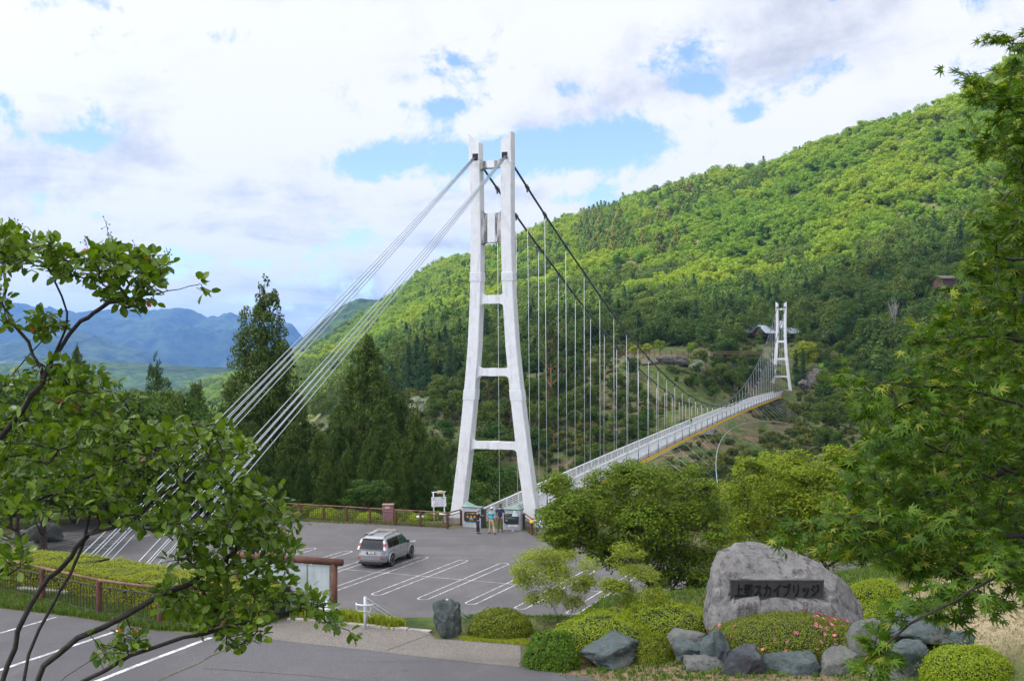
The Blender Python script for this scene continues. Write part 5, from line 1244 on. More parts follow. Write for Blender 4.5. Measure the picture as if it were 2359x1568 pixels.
# flat-topped hedge behind the brown fence on the left
def build_hedge():
    r = rg(95); rf = [G(98,1385.6,ZU), G(228,1418,ZU), G(368,1440,ZU), G(515,1456,ZU)]
    a = np.array([-24.5, 40.2]); ptsf = [a, rf[0][:2]+[.3,.9], rf[1][:2]+[.4,.9], rf[2][:2]+[.4,1.0], rf[3][:2]+[.2,1.1], rf[3][:2]+[.9,.8]]
    V = []; NN = []; IV = []; IFc = []
    def seg(p0, p1, k):
        d = (p1-p0); L_ = np.linalg.norm(d); d /= L_; n = np.array([-d[1], d[0]]); dep = 2.1; H_ = .92
        cnt = int(k*L_)
        for face in range(3):
            m = int(cnt*(.55 if face == 0 else (.35 if face == 1 else .1))); u = r.random(m)*L_
            if face == 0: v = r.random(m)*dep; z = np.full(m, H_); nv = np.array([0, 0, 1.0])
            elif face == 1: v = np.zeros(m); z = r.random(m)*H_; nv = np.array([-n[0], -n[1], .25])
            else: v = np.full(m, dep); z = r.random(m)*H_; nv = np.array([n[0], n[1], .2])
            pz_ = np.stack([p0[0]+d[0]*u+n[0]*v, p0[1]+d[1]*u+n[1]*v, ZU+z], 1)
            pz_ += fbm(pz_*1.7, 3, 4)[:, None]*nv*.10+r.normal(size=(m, 3))*.022; V.append(pz_); NN.append(unit(nv+r.normal(size=(m, 3))*.5))
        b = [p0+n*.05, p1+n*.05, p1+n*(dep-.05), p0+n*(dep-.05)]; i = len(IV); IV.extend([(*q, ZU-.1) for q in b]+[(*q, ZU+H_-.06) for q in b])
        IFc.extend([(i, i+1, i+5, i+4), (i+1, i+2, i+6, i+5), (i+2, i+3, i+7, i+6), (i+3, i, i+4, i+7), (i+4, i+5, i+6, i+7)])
    for p0, p1 in zip(ptsf[:-1], ptsf[1:]): seg(np.array(p0), np.array(p1), 5200)
    p = np.concatenate(V); nn = np.concatenate(NN); LV, LF = leaf_quads(p, nn, .042*r.uniform(.7, 1.3, len(p)), r, .6)
    o = crown_mesh("hedge", [leafmat("leaves_hedge", (.38,.42,.022), (.19,.24,.016), .28, hue=0, c3=((.34,.24,.03), .05)), TWIG], [(LV, LF, 0), (np.array(IV), np.array(IFc), 1)])
    tag(o, "long flat-topped yellow-green hedge behind the brown railing on the left", "hedge")
build_hedge()
# grass and moss: ground cover nobody could count
def tufts(name, label, pts, mat, h, seed, w=.012, bl=5, kind='stuff'):
    r = rg(seed); p = np.repeat(np.asarray(pts, float), bl, 0); n = len(p); p[:, :2] += r.normal(size=(n, 2))*.04
    a = r.random(n)*6.28; hh = h*r.uniform(.5, 1.3, n); ln = hh*r.uniform(.1, .6, n); s = np.stack([np.cos(a), np.sin(a), 0*a], 1); dl = np.stack([-np.sin(a), np.cos(a), 0*a], 1)
    up = np.array([0, 0, 1.0]); w = w*r.uniform(.6, 1.4, n)[:, None]
    v = np.stack([p-s*w, p+s*w, p+s*w*.7+dl*(ln*.4)[:, None]+up*(hh*.6)[:, None], p-s*w*.7+dl*(ln*.4)[:, None]+up*(hh*.6)[:, None], p+dl*ln[:, None]+up*hh[:, None]], 1)
    b = np.arange(n)[:, None]*5; q = np.concatenate([b+[0, 1, 2, 3]], 0); t = np.concatenate([b+[3, 2, 4]], 0)
    V = v.reshape(-1, 3); flat = np.concatenate([q.ravel(), t.ravel()]); cnt = np.concatenate([np.full(n, 4), np.full(n, 3)]).astype(np.int32)
    o = mesh(name, V, flat, mat, None, False, counts=cnt); return tag(o, label, "grass", None, kind)
L_GR = leafmat("grass_blades", (.12,.20,.028), (.06,.12,.02), .3, hue=0, c3=((.24,.21,.09), .12))
L_GRT = leafmat("dry_lawn", (.30,.255,.13), (.17,.17,.06), .2, hue=0)
L_MOSS = leafmat("sedum", (.33,.36,.03), (.20,.25,.02), .25, hue=0)
def fill(poly, n, seed, z=None):
    r = rg(seed); xs = [p[0] for p in poly]; ys = [p[1] for p in poly]; out = []
    while len(out) < n:
        x, y = r.uniform(min(xs), max(xs)), r.uniform(min(ys), max(ys))
        if in_poly(x, y, poly): out.append((x, y))
    a = np.array(out); zz = ground_z(a[:, 0], a[:, 1]) if z is None else np.full(len(a), z); return np.stack([a[:, 0], a[:, 1], zz-.01], 1)
gpz = lambda L_, z=ZU: [tuple(G(*q, z)[:2]) for q in L_]
tufts("verge_grass", "rough green grass along the foot of the brown railing on the left", fill(gpz([(-120,1365),(0,1398),(205,1424),(351,1450),(527,1459),(640,1430),(600,1405),(520,1425),(370,1415),(228,1390),(98,1362),(-60,1345)]), 9000, 101), L_GR, .17, 102, bl=4)
tufts("moss", "bright yellow-green sedum along the plaza edge right of the upright rock", fill(gpz([(1060,1466),(1120,1470),(1210,1473),(1215,1484),(1075,1476)]), 2600, 103), L_MOSS, .05, 104, w=.016, bl=4)
tufts("step_side_plants", "yellowish low plants beside the steps below the notice board", np.concatenate([fill(gpz([(660,1415),(840,1425),(850,1440),(720,1428)]), 700, 105), fill(gpz([(860,1432),(930,1447),(900,1449),(850,1441)], ZU), 250, 106)]), L_MOSS, .26, 107, w=.03, bl=5)
tufts("dry_grass", "short dry tan grass on the bank at the right", fill([(9.6,22.5),(16,22.5),(19,36),(12.5,36),(10.6,30)], 14000, 108), L_GRT, .045, 109, bl=3)
tufts("bed_grass", "thin grass and weeds between the rocks of the planting bed", fill([(.6,28.8),(1.2,26.8),(3.0,25),(9,24),(11.5,30),(6,34),(.8,34)], 4200, 110), L_GR, .07, 111, bl=3)
tufts("slope_grass", "rough grass on the slope between the planting bed and the car park", fill([(-2,32.8),(1,33.4),(10,34),(16,38),(16,47),(4,45.5),(-2,42.5)], 15000, 121), L_GR, .12, 122, bl=4, w=.018)
tufts("rock_side_weeds", "weeds and small ferns growing round the feet of the garden rocks", fill([(1.4,27.6),(2.6,26.4),(5,25.6),(8.6,25.4),(10.6,27.6),(9,29.4),(6,27.0),(3.4,28.6)], 800, 123), L_GR, .10, 124, bl=5, w=.022)
tufts("back_verge", "short yellowish grass along the foot of the back fence", fill([(-20.5,78.4),(-12.6,76.3),(-4.2,74.2),(-4.0,75.4),(-12,78),(-20,80.5)], 6000, 112), leafmat("verge_blades", (.22,.22,.06), (.11,.14,.035), .2, hue=0), .10, 113, bl=3, w=.02)
tufts("right_verge", "grass between the car park and the trees on the right", fill([(.9,72.4),(2.1,71),(6,66),(18,62.5),(34,60.5),(36,78),(6,78)], 9000, 114), L_GR, .16, 115, bl=4, w=.025)
# ================================================================== rocks and the engraved boulder
def ico(sub):
    import bmesh
    bm = bmesh.new(); bmesh.ops.create_icosphere(bm, subdivisions=sub, radius=1); V = np.array([v.co for v in bm.verts]); Fc = np.array([[v.index for v in f.verts] for f in bm.faces]); bm.free(); return V, Fc
ICO = ico(5); ICO6 = ico(6)
def rockmat(name, a, b, c, dark=(.05,.045,.045), dk=.35, sc=2.0, dt=(.53, .68)):
    m, nt, out = newmat(name)
    n1 = tnoise(nt, sc, 8, .7, dist=.4); n2 = tnoise(nt, sc*.45, 6, .65, dist=.6); n3 = tnoise(nt, sc*1.6, 8, .75, stretch=(1.6, 1.6, .4)); n4 = tnoise(nt, sc*13, 5, .7)
    cc = mixrgb(nt, mrange(nt, n1, .35, .65), a, b); cc = mixrgb(nt, mrange(nt, n2, .50, .62), cc, c)
    cc = mixrgb(nt, mrange(nt, n3, dt[0], dt[1], 0, dk), cc, dark); cc = mixrgb(nt, mrange(nt, n4, .35, .75, 0, .45), cc, tuple(q*1.5 for q in a))
    princ(nt, out, cc, .85, 0, .3, bumpn(nt, mixrgb(nt, .5, n1, tnoise(nt, sc*5, 8, .8, dist=.8)), 1.0, .12)); return m
R_BLUE = rockmat("blue_green_rock", (.10,.125,.125), (.055,.078,.08), (.155,.158,.14), dk=.5)
R_LIGHT = rockmat("pale_rock", (.165,.165,.15), (.095,.11,.105), (.21,.19,.155), dk=.35)
R_PURP = rockmat("purplish_rock", (.08,.092,.105), (.062,.05,.062), (.115,.13,.13), dk=.6)
R_MON = rockmat("boulder_stone", (.235,.226,.22), (.135,.128,.124), (.28,.268,.26), (.055,.045,.044), .92, 1.5, (.48, .62))
def rock(name, label, c, sz, seed, mat, rz=0.0, planes=10, cut=(.52, .85), amp=.15, top=None, group=None, cat="rock"):
    r = rg(seed); V, Fc = ICO; V = V.copy()
    V = V/np.max(np.abs(V)**3, 1, keepdims=True)**0; q = (np.abs(V)**2.6).sum(1)**(1/2.6); V = V/q[:, None]
    pl = [unit(r.normal(size=3)*np.array([1, 1, .7])) for _ in range(planes)]
    if top is not None: pl.append(unit(np.array([top[0], top[1], 1.0])))
    for k, n in enumerate(pl):
        h = r.uniform(*cut) if not (top is not None and k == planes) else top[2]
        d = V@n; over = np.maximum(d-h, 0); V = V-over[:, None]*n*.93
    V = (V-(V.max(0)+V.min(0))/2)/((V.max(0)-V.min(0))/2)
    V = V+unit(V)*(fbm(V*1.6+seed, 4, seed)*amp*1.5+(1-np.abs(fbm(V*4.5+seed, 4, seed+5))*2)*amp*.42+fbm(V*14+seed, 3, seed+6)*amp*.22)[:, None]
    V = (V*np.array(sz)/2)@RZ(rz).T+np.array(c, float)
    o = mesh(name, V, Fc, mat, None, False, loc=c); o.data.polygons.foreach_set('use_smooth', np.ones(len(Fc), bool)); return tag(o, label, cat, group)
def rk(label, X0, X1, y0, y1, z0, seed, mat, dy=.7, rz=0.0, hk=1.0, **kw):
    """rock filling the photo rectangle, its foot on level z0"""
    Y = (CAMZ-z0)*F/(y1-HY)+.15; w = (X1-X0)/F*Y; h = (y1-y0)/F*Y; D_ = w*dy
    dip = math.atan((y1-HY)/F); hz = max(.25, (h-D_*.40*math.sin(dip)))*hk
    c = P((X0+X1)/2, HY, Y+D_*.45); c[2] = z0+hz*.46
    return rock("rock", label, c, (w*1.12, D_*1.15, hz*1.5), seed, mat, rz, **kw)
ZB = ZU+.05
rk("long flat blue-grey rock slanting up to the right at the plaza corner", 1343, 1482, 1458, 1541, ZB, 201, R_BLUE, .85, .15, hk=.72, top=(-.45, -.35, .50))
rk("tan and grey rock behind the small round azalea", 1540, 1632, 1449, 1500, ZB+.3, 202, R_LIGHT, .8, .1, hk=.75)
rk("narrow pale rock leaning beside the left side of the azalea bed", 1620, 1682, 1472, 1540, ZB+.2, 203, R_BLUE, .8, -.5)
rk("small squarish blue-grey rock above the pale flat-topped one", 1557, 1630, 1489, 1540, ZB+.08, 204, R_BLUE, .75, .05, top=(0, -.15, .6))
rk("pale flat-topped rock at the bottom, left of the purplish one", 1582, 1668, 1521, 1567, ZB, 205, R_LIGHT, .75, -.05, top=(0, -.2, .5))
rk("dark purplish block below the azalea bed", 1664, 1757, 1508, 1592, ZB-.05, 206, R_PURP, .75, .1, top=(.1, -.2, .65))
rk("wide grey-green rock below the middle of the azalea bed", 1760, 1888, 1521, 1592, ZB-.05, 207, R_BLUE, .6, 0, top=(.05, -.25, .55))
rk("brownish grey rock right of the wide one at the bottom edge", 1884, 1977, 1514, 1592, ZB-.05, 208, R_LIGHT, .7, .2, top=(-.2, -.2, .6))
rk("large pale rounded rock at the right end of the azalea bed", 1955, 2052, 1450, 1545, ZB+.25, 209, R_LIGHT, .8, .5, planes=4)
rk("broad flat grey rock slab right of the boulder", 2030, 2200, 1417, 1493, ZB+.50, 210, R_BLUE, .75, -.05, hk=.75, top=(.15, -.35, .45))
rk("bluish rock between the slab and the bright bush at the lower right", 2045, 2128, 1492, 1562, ZB+.3, 211, R_BLUE, .8, .3)
rk("pale low rock at the bottom edge right of the brownish one", 1972, 2095, 1540, 1600, ZB-.05, 212, R_LIGHT, .7, -.2, top=(0, -.2, .5))
rk("mossy grey rock tucked between the pale rounded rock and the slab", 2000, 2062, 1440, 1480, ZB+.5, 217, R_BLUE, .8, .4)
rk("dark rock wedged below the left end of the azalea bed", 1640, 1690, 1500, 1550, ZB+.1, 218, R_PURP, .8, .2)
rk("small grey rock at the right behind the slab", 2190, 2240, 1465, 1492, ZB+1.0, 213, R_BLUE, .7, .2)
g_ = gp(105, 68.5); rock("rock", "grey weathered rock lying at the far left edge of the car park", (g_[0], g_[1], .45), (2.1, 1.5, 1.35), 215, R_LIGHT, .3)
g_ = gp(55, 69); rock("rock", "smaller brownish rock left of the grey one beside the car park", (g_[0], g_[1], .25), (1.2, 1.0, .8), 216, R_LIGHT, 1.3)
# upright rock at the top of the steps
c_ = G(1029, 1470, ZU); o = rock("upright_rock", "upright dark green-grey rock beside the top of the steps", (c_[0], c_[1]+.3, ZU+.40), (.74, .62, 1.06), 224, rockmat("dark_green_rock", (.10,.125,.115), (.05,.06,.06), (.17,.185,.16), dk=.75, sc=4), .2, 12, (.55, .85), .24, top=(.1, -.1, .72))
# ---- boulder
def build_boulder():
    out = [(1990,1446),(2004,1408),(1996,1392),(1975,1372),(1952,1348),(1932,1330),(1908,1302),(1885,1280),(1858,1258),(1825,1242),(1790,1236),(1750,1235),(1712,1241),(1685,1255),(1664,1276),(1650,1305),(1642,1335),(1634,1370),(1630,1410),(1627,1440),(1640,1462),(1780,1475),(1900,1470)]
    Yb = 29.2; c = P(1790, 1380, Yb); pts = np.array([P(X, y, Yb) for X, y in out])-c
    an = np.arctan2(pts[:, 2], pts[:, 0]); rr = np.hypot(pts[:, 0], pts[:, 2]); o_ = np.argsort(an); an = an[o_]; rr = rr[o_]
    an = np.concatenate([an[-3:]-2*math.pi, an, an[:3]+2*math.pi]); rr = np.concatenate([rr[-3:], rr, rr[:3]])
    V, Fc = ICO6; V = V.copy(); th = np.arctan2(V[:, 2], V[:, 0]); R_ = np.interp(th, an, rr)
    q = np.hypot(V[:, 0], V[:, 2]); q2 = q**.62
    X = np.cos(th)*R_*q2; Z = np.sin(th)*R_*q2; Yy = np.sign(V[:, 1])*np.abs(V[:, 1])**.8*1.15
    W = np.stack([X, Yy, Z], 1)
    # front face nearly upright below, sloping back above a rough ledge
    for n, h in (((0, -1, .10), .58), ((.15, -.55, .80), .50), ((-.45, -.75, .40), .98), ((.72, -.55, .45), 1.20), ((0,-.75,-.5), .95)):
        n = unit(np.array(n)); d = W@n; e = np.maximum(d-h, 0); W = W-e[:, None]*n*.92
    u = unit(W)
    W = W+u*(fbm(W*.9, 4, 7)*.12+(1-np.abs(fbm(W*np.array([2.0, 2.0, 3.4]), 5, 8))*2)*.085+fbm(W*8, 5, 9)*.035)[:, None]
    # flat recess for the nameplate
    pa = P(1797, 1364, Yb-.70)-c; inside = (np.abs(W[:, 0]-pa[0]) < 1.21) & (np.abs(W[:, 2]-pa[2]) < .25) & (W[:, 1] < 0)
    yf = W[inside, 1].mean(); W[inside, 1] = yf
    t = thing("engraved_boulder", "large pale grey boulder with a dark engraved Japanese nameplate on its face", "monument", c)
    o = mesh("boulder", W+c, Fc, R_MON, t, False); o.data.polygons.foreach_set('use_smooth', np.ones(len(Fc), bool))
    pm = simple("dark_slate_plate", (.040,.038,.040), .55, var=.1, scale=5)
    pc = np.array([pa[0], yf-.012, pa[2]])+c
    mb = MB(); mb.box(pc, (2.34, .05, .45)); plate = mb.build("nameplate", pm, t)
    mb = MB()
    for (dx, dz, sx, sz) in ((0, .24, 2.42, .03), (0, -.24, 2.42, .03), (-1.19, 0, .03, .5), (1.19, 0, .03, .5)): mb.box(pc+[dx, -.01, dz], (sx, .07, sz))
    mb.build("frame", simple("plate_edge", (.075,.07,.068), .7), plate)
    text("characters", "上野スカイブリッジ", pc+[0, -.036, -.005], 2.18, .36, simple("black_letters", (.006,.006,.006), .35), plate, bold=.022, depth=.02)
def text(name, body, c, w, h, mat, parent, bold=0.0, depth=.004, R=None, shear=0.0):
    """writing set on the plane x,z facing -y (R turns it), scaled to w by h around c"""
    cu = bpy.data.curves.new(name, 'FONT'); cu.body = body; cu.size = 1; cu.offset = bold; cu.extrude = .02; cu.resolution_u = 2; cu.align_x = 'CENTER'; cu.align_y = 'CENTER'; cu.shear = shear; cu.space_line = .95
    to = bpy.data.objects.new("tmp_text", cu); C.objects.link(to); dg = bpy.context.evaluated_depsgraph_get(); me = bpy.data.meshes.new_from_object(to.evaluated_get(dg))
    n = len(me.vertices); V = np.empty(n*3); me.vertices.foreach_get('co', V); V = V.reshape(-1, 3); Fc = [tuple(p.vertices) for p in me.polygons]
    bpy.data.objects.remove(to); bpy.data.curves.remove(cu); bpy.data.meshes.remove(me)
    mn, mx = V.min(0), V.max(0); V = (V-(mn+mx)/2); s = np.array([w/(mx[0]-mn[0]), h/(mx[1]-mn[1])])
    L_ = np.stack([V[:, 0]*s[0], -V[:, 2]/.04*depth, V[:, 1]*s[1]], 1)
    if R is not None: L_ = L_@np.array(R).T
    return mesh(name, L_+np.array(c), Fc, mat, parent)
build_boulder()
# ================================================================== railings of brown logs with iron bars
BROWN = simple("brown_log", (.125,.050,.030), .75, var=.22, scale=4, bump=.2); BROWN2 = simple("weathered_log", (.22,.115,.075), .8, var=.2, scale=4, bump=.2); IRON = simple("dark_brown_iron", (.055,.038,.034), .6)
def railing(label, pts, h=1.0, top=None, bar=.16, name="railing", group=None, post_r=.085, rail_off=0.0, skip=()):
    t = thing(name, label, "fence", pts[0], 0, group)
    for i, p in enumerate(pts):
        mb = MB(); mb.tube([p-np.array([0, 0, .15]), p+np.array([0, 0, h])], post_r, 10); mb.build("post", BROWN, t, smooth=False)
    for i, (a, b) in enumerate(zip(pts[:-1], pts[1:])):
        if i in skip: continue
        u = np.array([0, 0, 1.0]); mb = MB(); mb.tube([a+u*(h+rail_off+.06), b+u*(h+rail_off+.06)], .045, 8); mb.build("top_rail", BROWN2, t, smooth=True)
        mb = MB(); mb.tube([a+u*(h*.86), b+u*(h*.86)], .022, 6); mb.tube([a+u*.12, b+u*.12], .022, 6)
        n = max(2, int(np.linalg.norm(b-a)/bar))
        for j in range(1, n): q = a+(b-a)*j/n; mb.tube([q+u*.12, q+u*(h*.86)], .011, 4, cap=False)
        mb.build("bar_panel", IRON, t)
    return t
fp = [G(-230,1292,ZU), G(-110,1330,ZU), G(-20,1358,ZU), G(98,1386,ZU), G(228,1418,ZU), G(368,1440,ZU), G(515,1457,ZU)]
railing("brown railing with log posts and iron bars in front of the hedge on the left", [np.array(p) for p in fp], 1.0)
fb = [G(540,1191), G(591,1191.5), G(637,1193), G(692,1197), G(744,1200), G(797,1203), G(851,1207), G(910,1211), G(968,1214), G(1030,1219), (np.array([-3.42, 75.1, 0]))]
fb = [np.array(p)+np.array([0, .25, 0]) for p in fb]
railing("long brown railing along the back edge of the car park", fb, .98, group="brown railings round the car park")
fr = [np.array([.78, 73.6, 0]), np.array([1.25, 71.2, 0]), np.array([3.1, 70.2, 0]), np.array([5.0, 68.7, 0]), np.array([7.2, 67.2, 0]), np.array([9.6, 65.8, 0]), np.array([12, 64.6, 0])]
railing("short brown railing running right from the bridge entrance behind the maple", fr, .98, group="brown railings round the car park")
mb = MB(); p = fr[1]+np.array([0, -.1, .86]); mb.lathe([(0, -.1), (.12, -.09), (.15, 0), (.12, .09), (0, .1)], p, 14); tag(mb.build("float_buoy", YEL, None), "yellow round marker hung on the railing post beside the bridge entrance", "marker")
# plain log fence far right behind the maples
t = thing("log_fence", "two-rail log fence behind the boulder at the right", "fence", gp(1900, 60))
lf = [gp(X, 59.0+i*.3) for i, X in enumerate((1860, 1918, 1985, 2052, 2120, 2190, 2260))]
for p in lf: mb = MB(); mb.tube([p-[0,0,.1], p+[0,0,1.1]], .08, 8); mb.build("post", simple("grey_post", (.30,.27,.24), .85), t)
for a, b in zip(lf[:-1], lf[1:]):
    mb = MB(); mb.tube([a+[0,0,.62], b+[0,0,.62]], .05, 7); mb.tube([a+[0,0,1.0], b+[0,0,1.0]], .05, 7); mb.build("rails", BROWN2, t)
# promenade fence on the far bank
t = thing("promenade_fence", "low brown fence along the promenade edge on the far bank", "fence", gp(1560, 287)); pf = [gp(X, 286.5+abs(X-1560)*.01) for X in range(1430, 1756, 13)]
pf = [np.array([p[0], p[1], max(p[2], 11.2)]) for p in pf]
mb = MB(); mb2 = MB()
for p in pf: mb.beam(p-[0,0,.6], p+[0,0,1.15], .14, .14)
for a, b in zip(pf[:-1], pf[1:]):
    for h in (.45, .8, 1.1): mb2.beam(a+[0,0,h], b+[0,0,h], .08, .10)
q = mb.build("posts", BROWN, t); q['kind'] = 'stuff'; mb2.build("rails", BROWN2, t)
# ================================================================== notice board
def build_board():
    a = np.array(G(770, 1425, ZU)); b = np.array([a[0]-3.1, a[1]+1.15, ZU]); t = thing("notice_board", "roofed notice board of thick brown logs with grey panels, seen from behind", "notice board", (a+b)/2)
    d = (b-a)/np.linalg.norm(b-a); u = np.array([0, 0, 1.0])
    for p in (a, (a+b)/2+d*.0, b):
        if p is a or p is b: mb = MB(); mb.tube([p-u*.2, p+u*1.62], .095, 12); mb.build("post", BROWN, t, smooth=True)
    mb = MB(); mb.tube([a-d*.26+u*1.66, b+d*.26+u*1.66], .105, 14); mb.build("roof_log", BROWN, t, smooth=True)
    pm = simple("grey_panel", (.40,.45,.46), .5, var=.08, scale=1.5, dirt=((.22,.25,.22), .6)); fm = simple("panel_frame", (.20,.19,.15), .6)
    L_ = np.linalg.norm(b-a); n = 4
    for i in range(n):
        p = a+d*(.13+(L_-.26)*i/n); q = a+d*(.13+(L_-.26)*(i+1)/n)
        mb = MB(); mb.beam(p+d*.02+u*1.03, q-d*.02+u*1.03, .03, 1.0); pn = mb.build("panel", pm, t)
        mb = MB(); mb.beam(p+u*.5, p+u*1.54, .05, .05); mb.build("batten", fm, pn)
    mb = MB(); mb.beam(a+u*.72, b+u*.72, .05, .04); mb.build("cross_batten", fm, t)
    mb = MB(); mb.beam(a+d*.1+u*.22, b-d*.1+u*.22, .06, .5); mb.build("lower_panel", simple("lower_panel", (.30,.34,.35), .6), t)
build_board()
# ================================================================== handrails by the steps
PIPE = simple("white_pipe_paint", (.55,.57,.60), .4, var=.06, scale=3)
def handrail(label, p, ln=4.2, group="handrails of the steps"):
    t = thing("handrail", label, "handrail", p, 0, group); u = np.array([0, 0, 1.0]); d = np.array([sa[0], sa[1], -.50]); d3 = d
    mb = MB(); mb.tube([p-u*.1, p+u*.92], .042, 10); mb.build("post", PIPE, t, smooth=True)
    mb = MB(); q = p+np.array([sa[0], sa[1], 0])*ln+u*(-.5*ln); mb.tube([q-u*.3, q+u*.90], .035, 8); mb.build("post", PIPE, t, smooth=True)
    for h in (.90, .78, .46):
        mb = MB(); mb.tube([p+u*h, p+d3*ln+u*h], .024 if h < .89 else .028, 8); mb.build("rail", PIPE, t, smooth=True)
    # bent end loop
    c = p+u*.70; s = np.array([sp_[0], sp_[1], 0]); f = np.array([sa[0], sa[1], 0])
    loop = [c-s*.30+f*.05, c-s*.22-f*.10, c-f*.14, c+s*.20-f*.05, c+s*.24+f*.05]
    mb = MB(); mb.tube(loop, .028, 8); mb.tube([loop[1], loop[1]-u*.14, loop[1]+s*.08-u*.18+f*.02, loop[3]-s*.03-u*.18, loop[3]-u*.12, loop[3]], .014, 6); mb.build("end_loop", PIPE, t, smooth=True)
handrail("white pipe handrail at the middle of the steps, nearest to the notice board post", np.array(G(841, 1449, ZU)))
handrail("white handrail half hidden by the notice board at the left of the steps", np.array(G(750, 1441, ZU))+np.array([0, .2, -.25]), 3.5)
handrail("white handrail whose ends show behind the upright rock", np.array(G(1028, 1462, ZU))+np.array([0, .55, -.05]), 4)
# ================================================================== entrance: pavilions, signs, boxes
CLAD = simple("grey_stone_cladding", (.40,.42,.45), .6, var=.06, scale=2.0, dirt=((.22,.23,.24), .35)); GROOF = simple("pale_green_copper", (.20,.30,.26), .6, var=.15, scale=3, dirt=((.12,.16,.14), .4)); EDGE = simple("dark_green_edge", (.05,.09,.08), .5)
DKP = simple("dark_panel", (.03,.03,.032), .35); JOINT = simple("pale_joint", (.58,.60,.63), .6)
YT = simple("yellow_lettering", (.85,.62,.03), .5); GT = simple("green_lettering", (.35,.62,.10), .5); BT = simple("blue_lettering", (.04,.28,.75), .5)
def pavilion(label, s0, s1, t0, apex_left, words, scene_photo):
    W_ = s1-s0; H_ = 1.30; D_ = .56; ct = thing("gate_pavilion", label, "pavilion", B(t0+D_/2, (s0+s1)/2, 0), 0, "pavilions at the bridge entrance")
    mb = MB(); mb.box(B(t0+D_/2, (s0+s1)/2, H_/2), (W_, D_, H_), RZB); body = mb.build("body", CLAD, ct); bevel(body, .012)
    mb = MB()
    for f in (.22, .75): mb.box(B(t0-.003, s0+W_*f, H_/2), (.014, .012, H_-.02), RZB)
    mb.box(B(t0-.003, (s0+s1)/2, H_-.04), (W_, .014, .05), RZB); mb.build("joints", JOINT, body)
    # swooping roof: high at the outer corner, edges curving down to the inner side
    nU, nV = 13, 7; V = []; e = .05
    for j in range(nV):
        for i in range(nU):
            u, v = i/(nU-1), j/(nV-1); uu = u if apex_left else 1-u
            z = H_+.05+.40*max(0, 1-abs(uu-.16)/(.16 if uu < .16 else .86))**(1.0 if uu < .16 else 1.75)*(1-abs(2*v-1)**1.2)**.8
            V.append(B(t0-e+(D_+2*e)*v, s0-e+(W_+2*e)*u, z))
    Fs = [(j*nU+i, j*nU+i+1, (j+1)*nU+i+1, (j+1)*nU+i) for j in range(nV-1) for i in range(nU-1)]
    roof = mesh("roof", V, Fs, GROOF, ct, True)
    mb = MB(); mb.box(B(t0+D_/2, (s0+s1)/2, H_+.025), (W_+2*e, D_+2*e, .045), RZB); mb.build("roof_edge", EDGE, roof)
    # eight-sided picture panel
    pc = B(t0-.02, (s0+s1)/2+(.0), .72); w, h, k = W_*.40, .33, .09; R_ = RZB
    oc = [(-w, -h+k), (-w+k, -h), (w-k, -h), (w, -h+k), (w, h-k), (w-k, h), (-w+k, h), (-w, h-k)]
    nrm = np.array([DV[0], DV[1], 0]); mb = MB(); mb.prism([pc+(R_@np.array([x, 0, z])) for x, z in oc][::-1], -nrm*.03); pn = mb.build("picture_panel", DKP, body)
    q = pc-nrm*.036
    if not scene_photo:
        text("lettering", words[0], q+R_@np.array([-.02, 0, .215]), w*1.25, .075, YT, pn, .02, .006, R_); text("lettering", words[1], q+R_@np.array([0, 0, -.25]), w*.6, .055, GT, pn, .02, .006, R_)
        # plain round blobs stand in for the painted figures
        mo = simple("orange_paint", (.75,.26,.03), .6); mbl = simple("light_blue_paint", (.12,.45,.70), .6)
        mb = MB()
        for i in (-1, 0, 1): mb.lathe([(0, 0), (.085, 0), (.085, .006), (0, .006)], q+R_@np.array([i*.24, 0, -.0]), 16, RX(rad(90)))
        mb.build("discs", mo, pn); mb = MB(); mb.box(q+R_@np.array([0, 0, -.125]), (.26, .008, .07), R_); mb.build("band", mbl, pn)
    else:
        gm = simple("picture_green", (.06,.085,.05), .6, var=.4, scale=8); wm = simple("picture_white", (.55,.55,.52), .6); tan = simple("picture_tan", (.42,.34,.18), .6)
        mb = MB(); mb.box(q+R_@np.array([0, .008, .07]), (w*1.7, .008, .36), R_); mb.build("picture", gm, pn)
        mb = MB(); 
        for (x, z, x2, z2) in ((-w*.8, .12, -.05, -.07), (-.05, -.07, w*.75, .13), (-w*.8, -.12, w*.75, .02)): mb.beam(q+R_@np.array([x, -.004, z]), q+R_@np.array([x2, -.004, z2]), .012, .018)
        mb.build("picture_bridge", wm, pn); mb = MB(); mb.beam(q+R_@np.array([-w*.8, -.008, -.15]), q+R_@np.array([w*.75, -.008, .0]), .012, .02); mb.build("picture_deck", tan, pn)
        text("lettering", words[0], q+R_@np.array([.04, 0, -.235]), w*1.25, .075, BT, pn, .02, .006, R_)
    return ct
sA, tA = -1.62, -2.1
pavilion("low grey pavilion with green swept roof and yellow-lettered panel, left of the gate", -1.62, -.34, -2.1, True, ("ようこそ上野村へ", "かじかの里"), False)
pavilion("low grey pavilion with green swept roof and bridge picture, right of the gate", 1.22, 2.46, -2.3, False, ("上野スカイブリッジ",), True)
mb = MB(); mb.box(B(-1.85, -.20, .62), (.20, .35, 1.22), RZB); tag(bevel(mb.build("dark_door_leaf", DKP), .01).id_data, "dark narrow panel closing the gap beside the left gate pavilion", "panel")
# paper notices on the rail
mb = MB(); mb.box(B(1.2, -.83, .78), (.30, .02, .42), RZB); tag(mb.build("paper_notice", simple("paper", (.72,.74,.78), .7)), "white paper notice fixed to the left bridge railing near the gate", "notice")
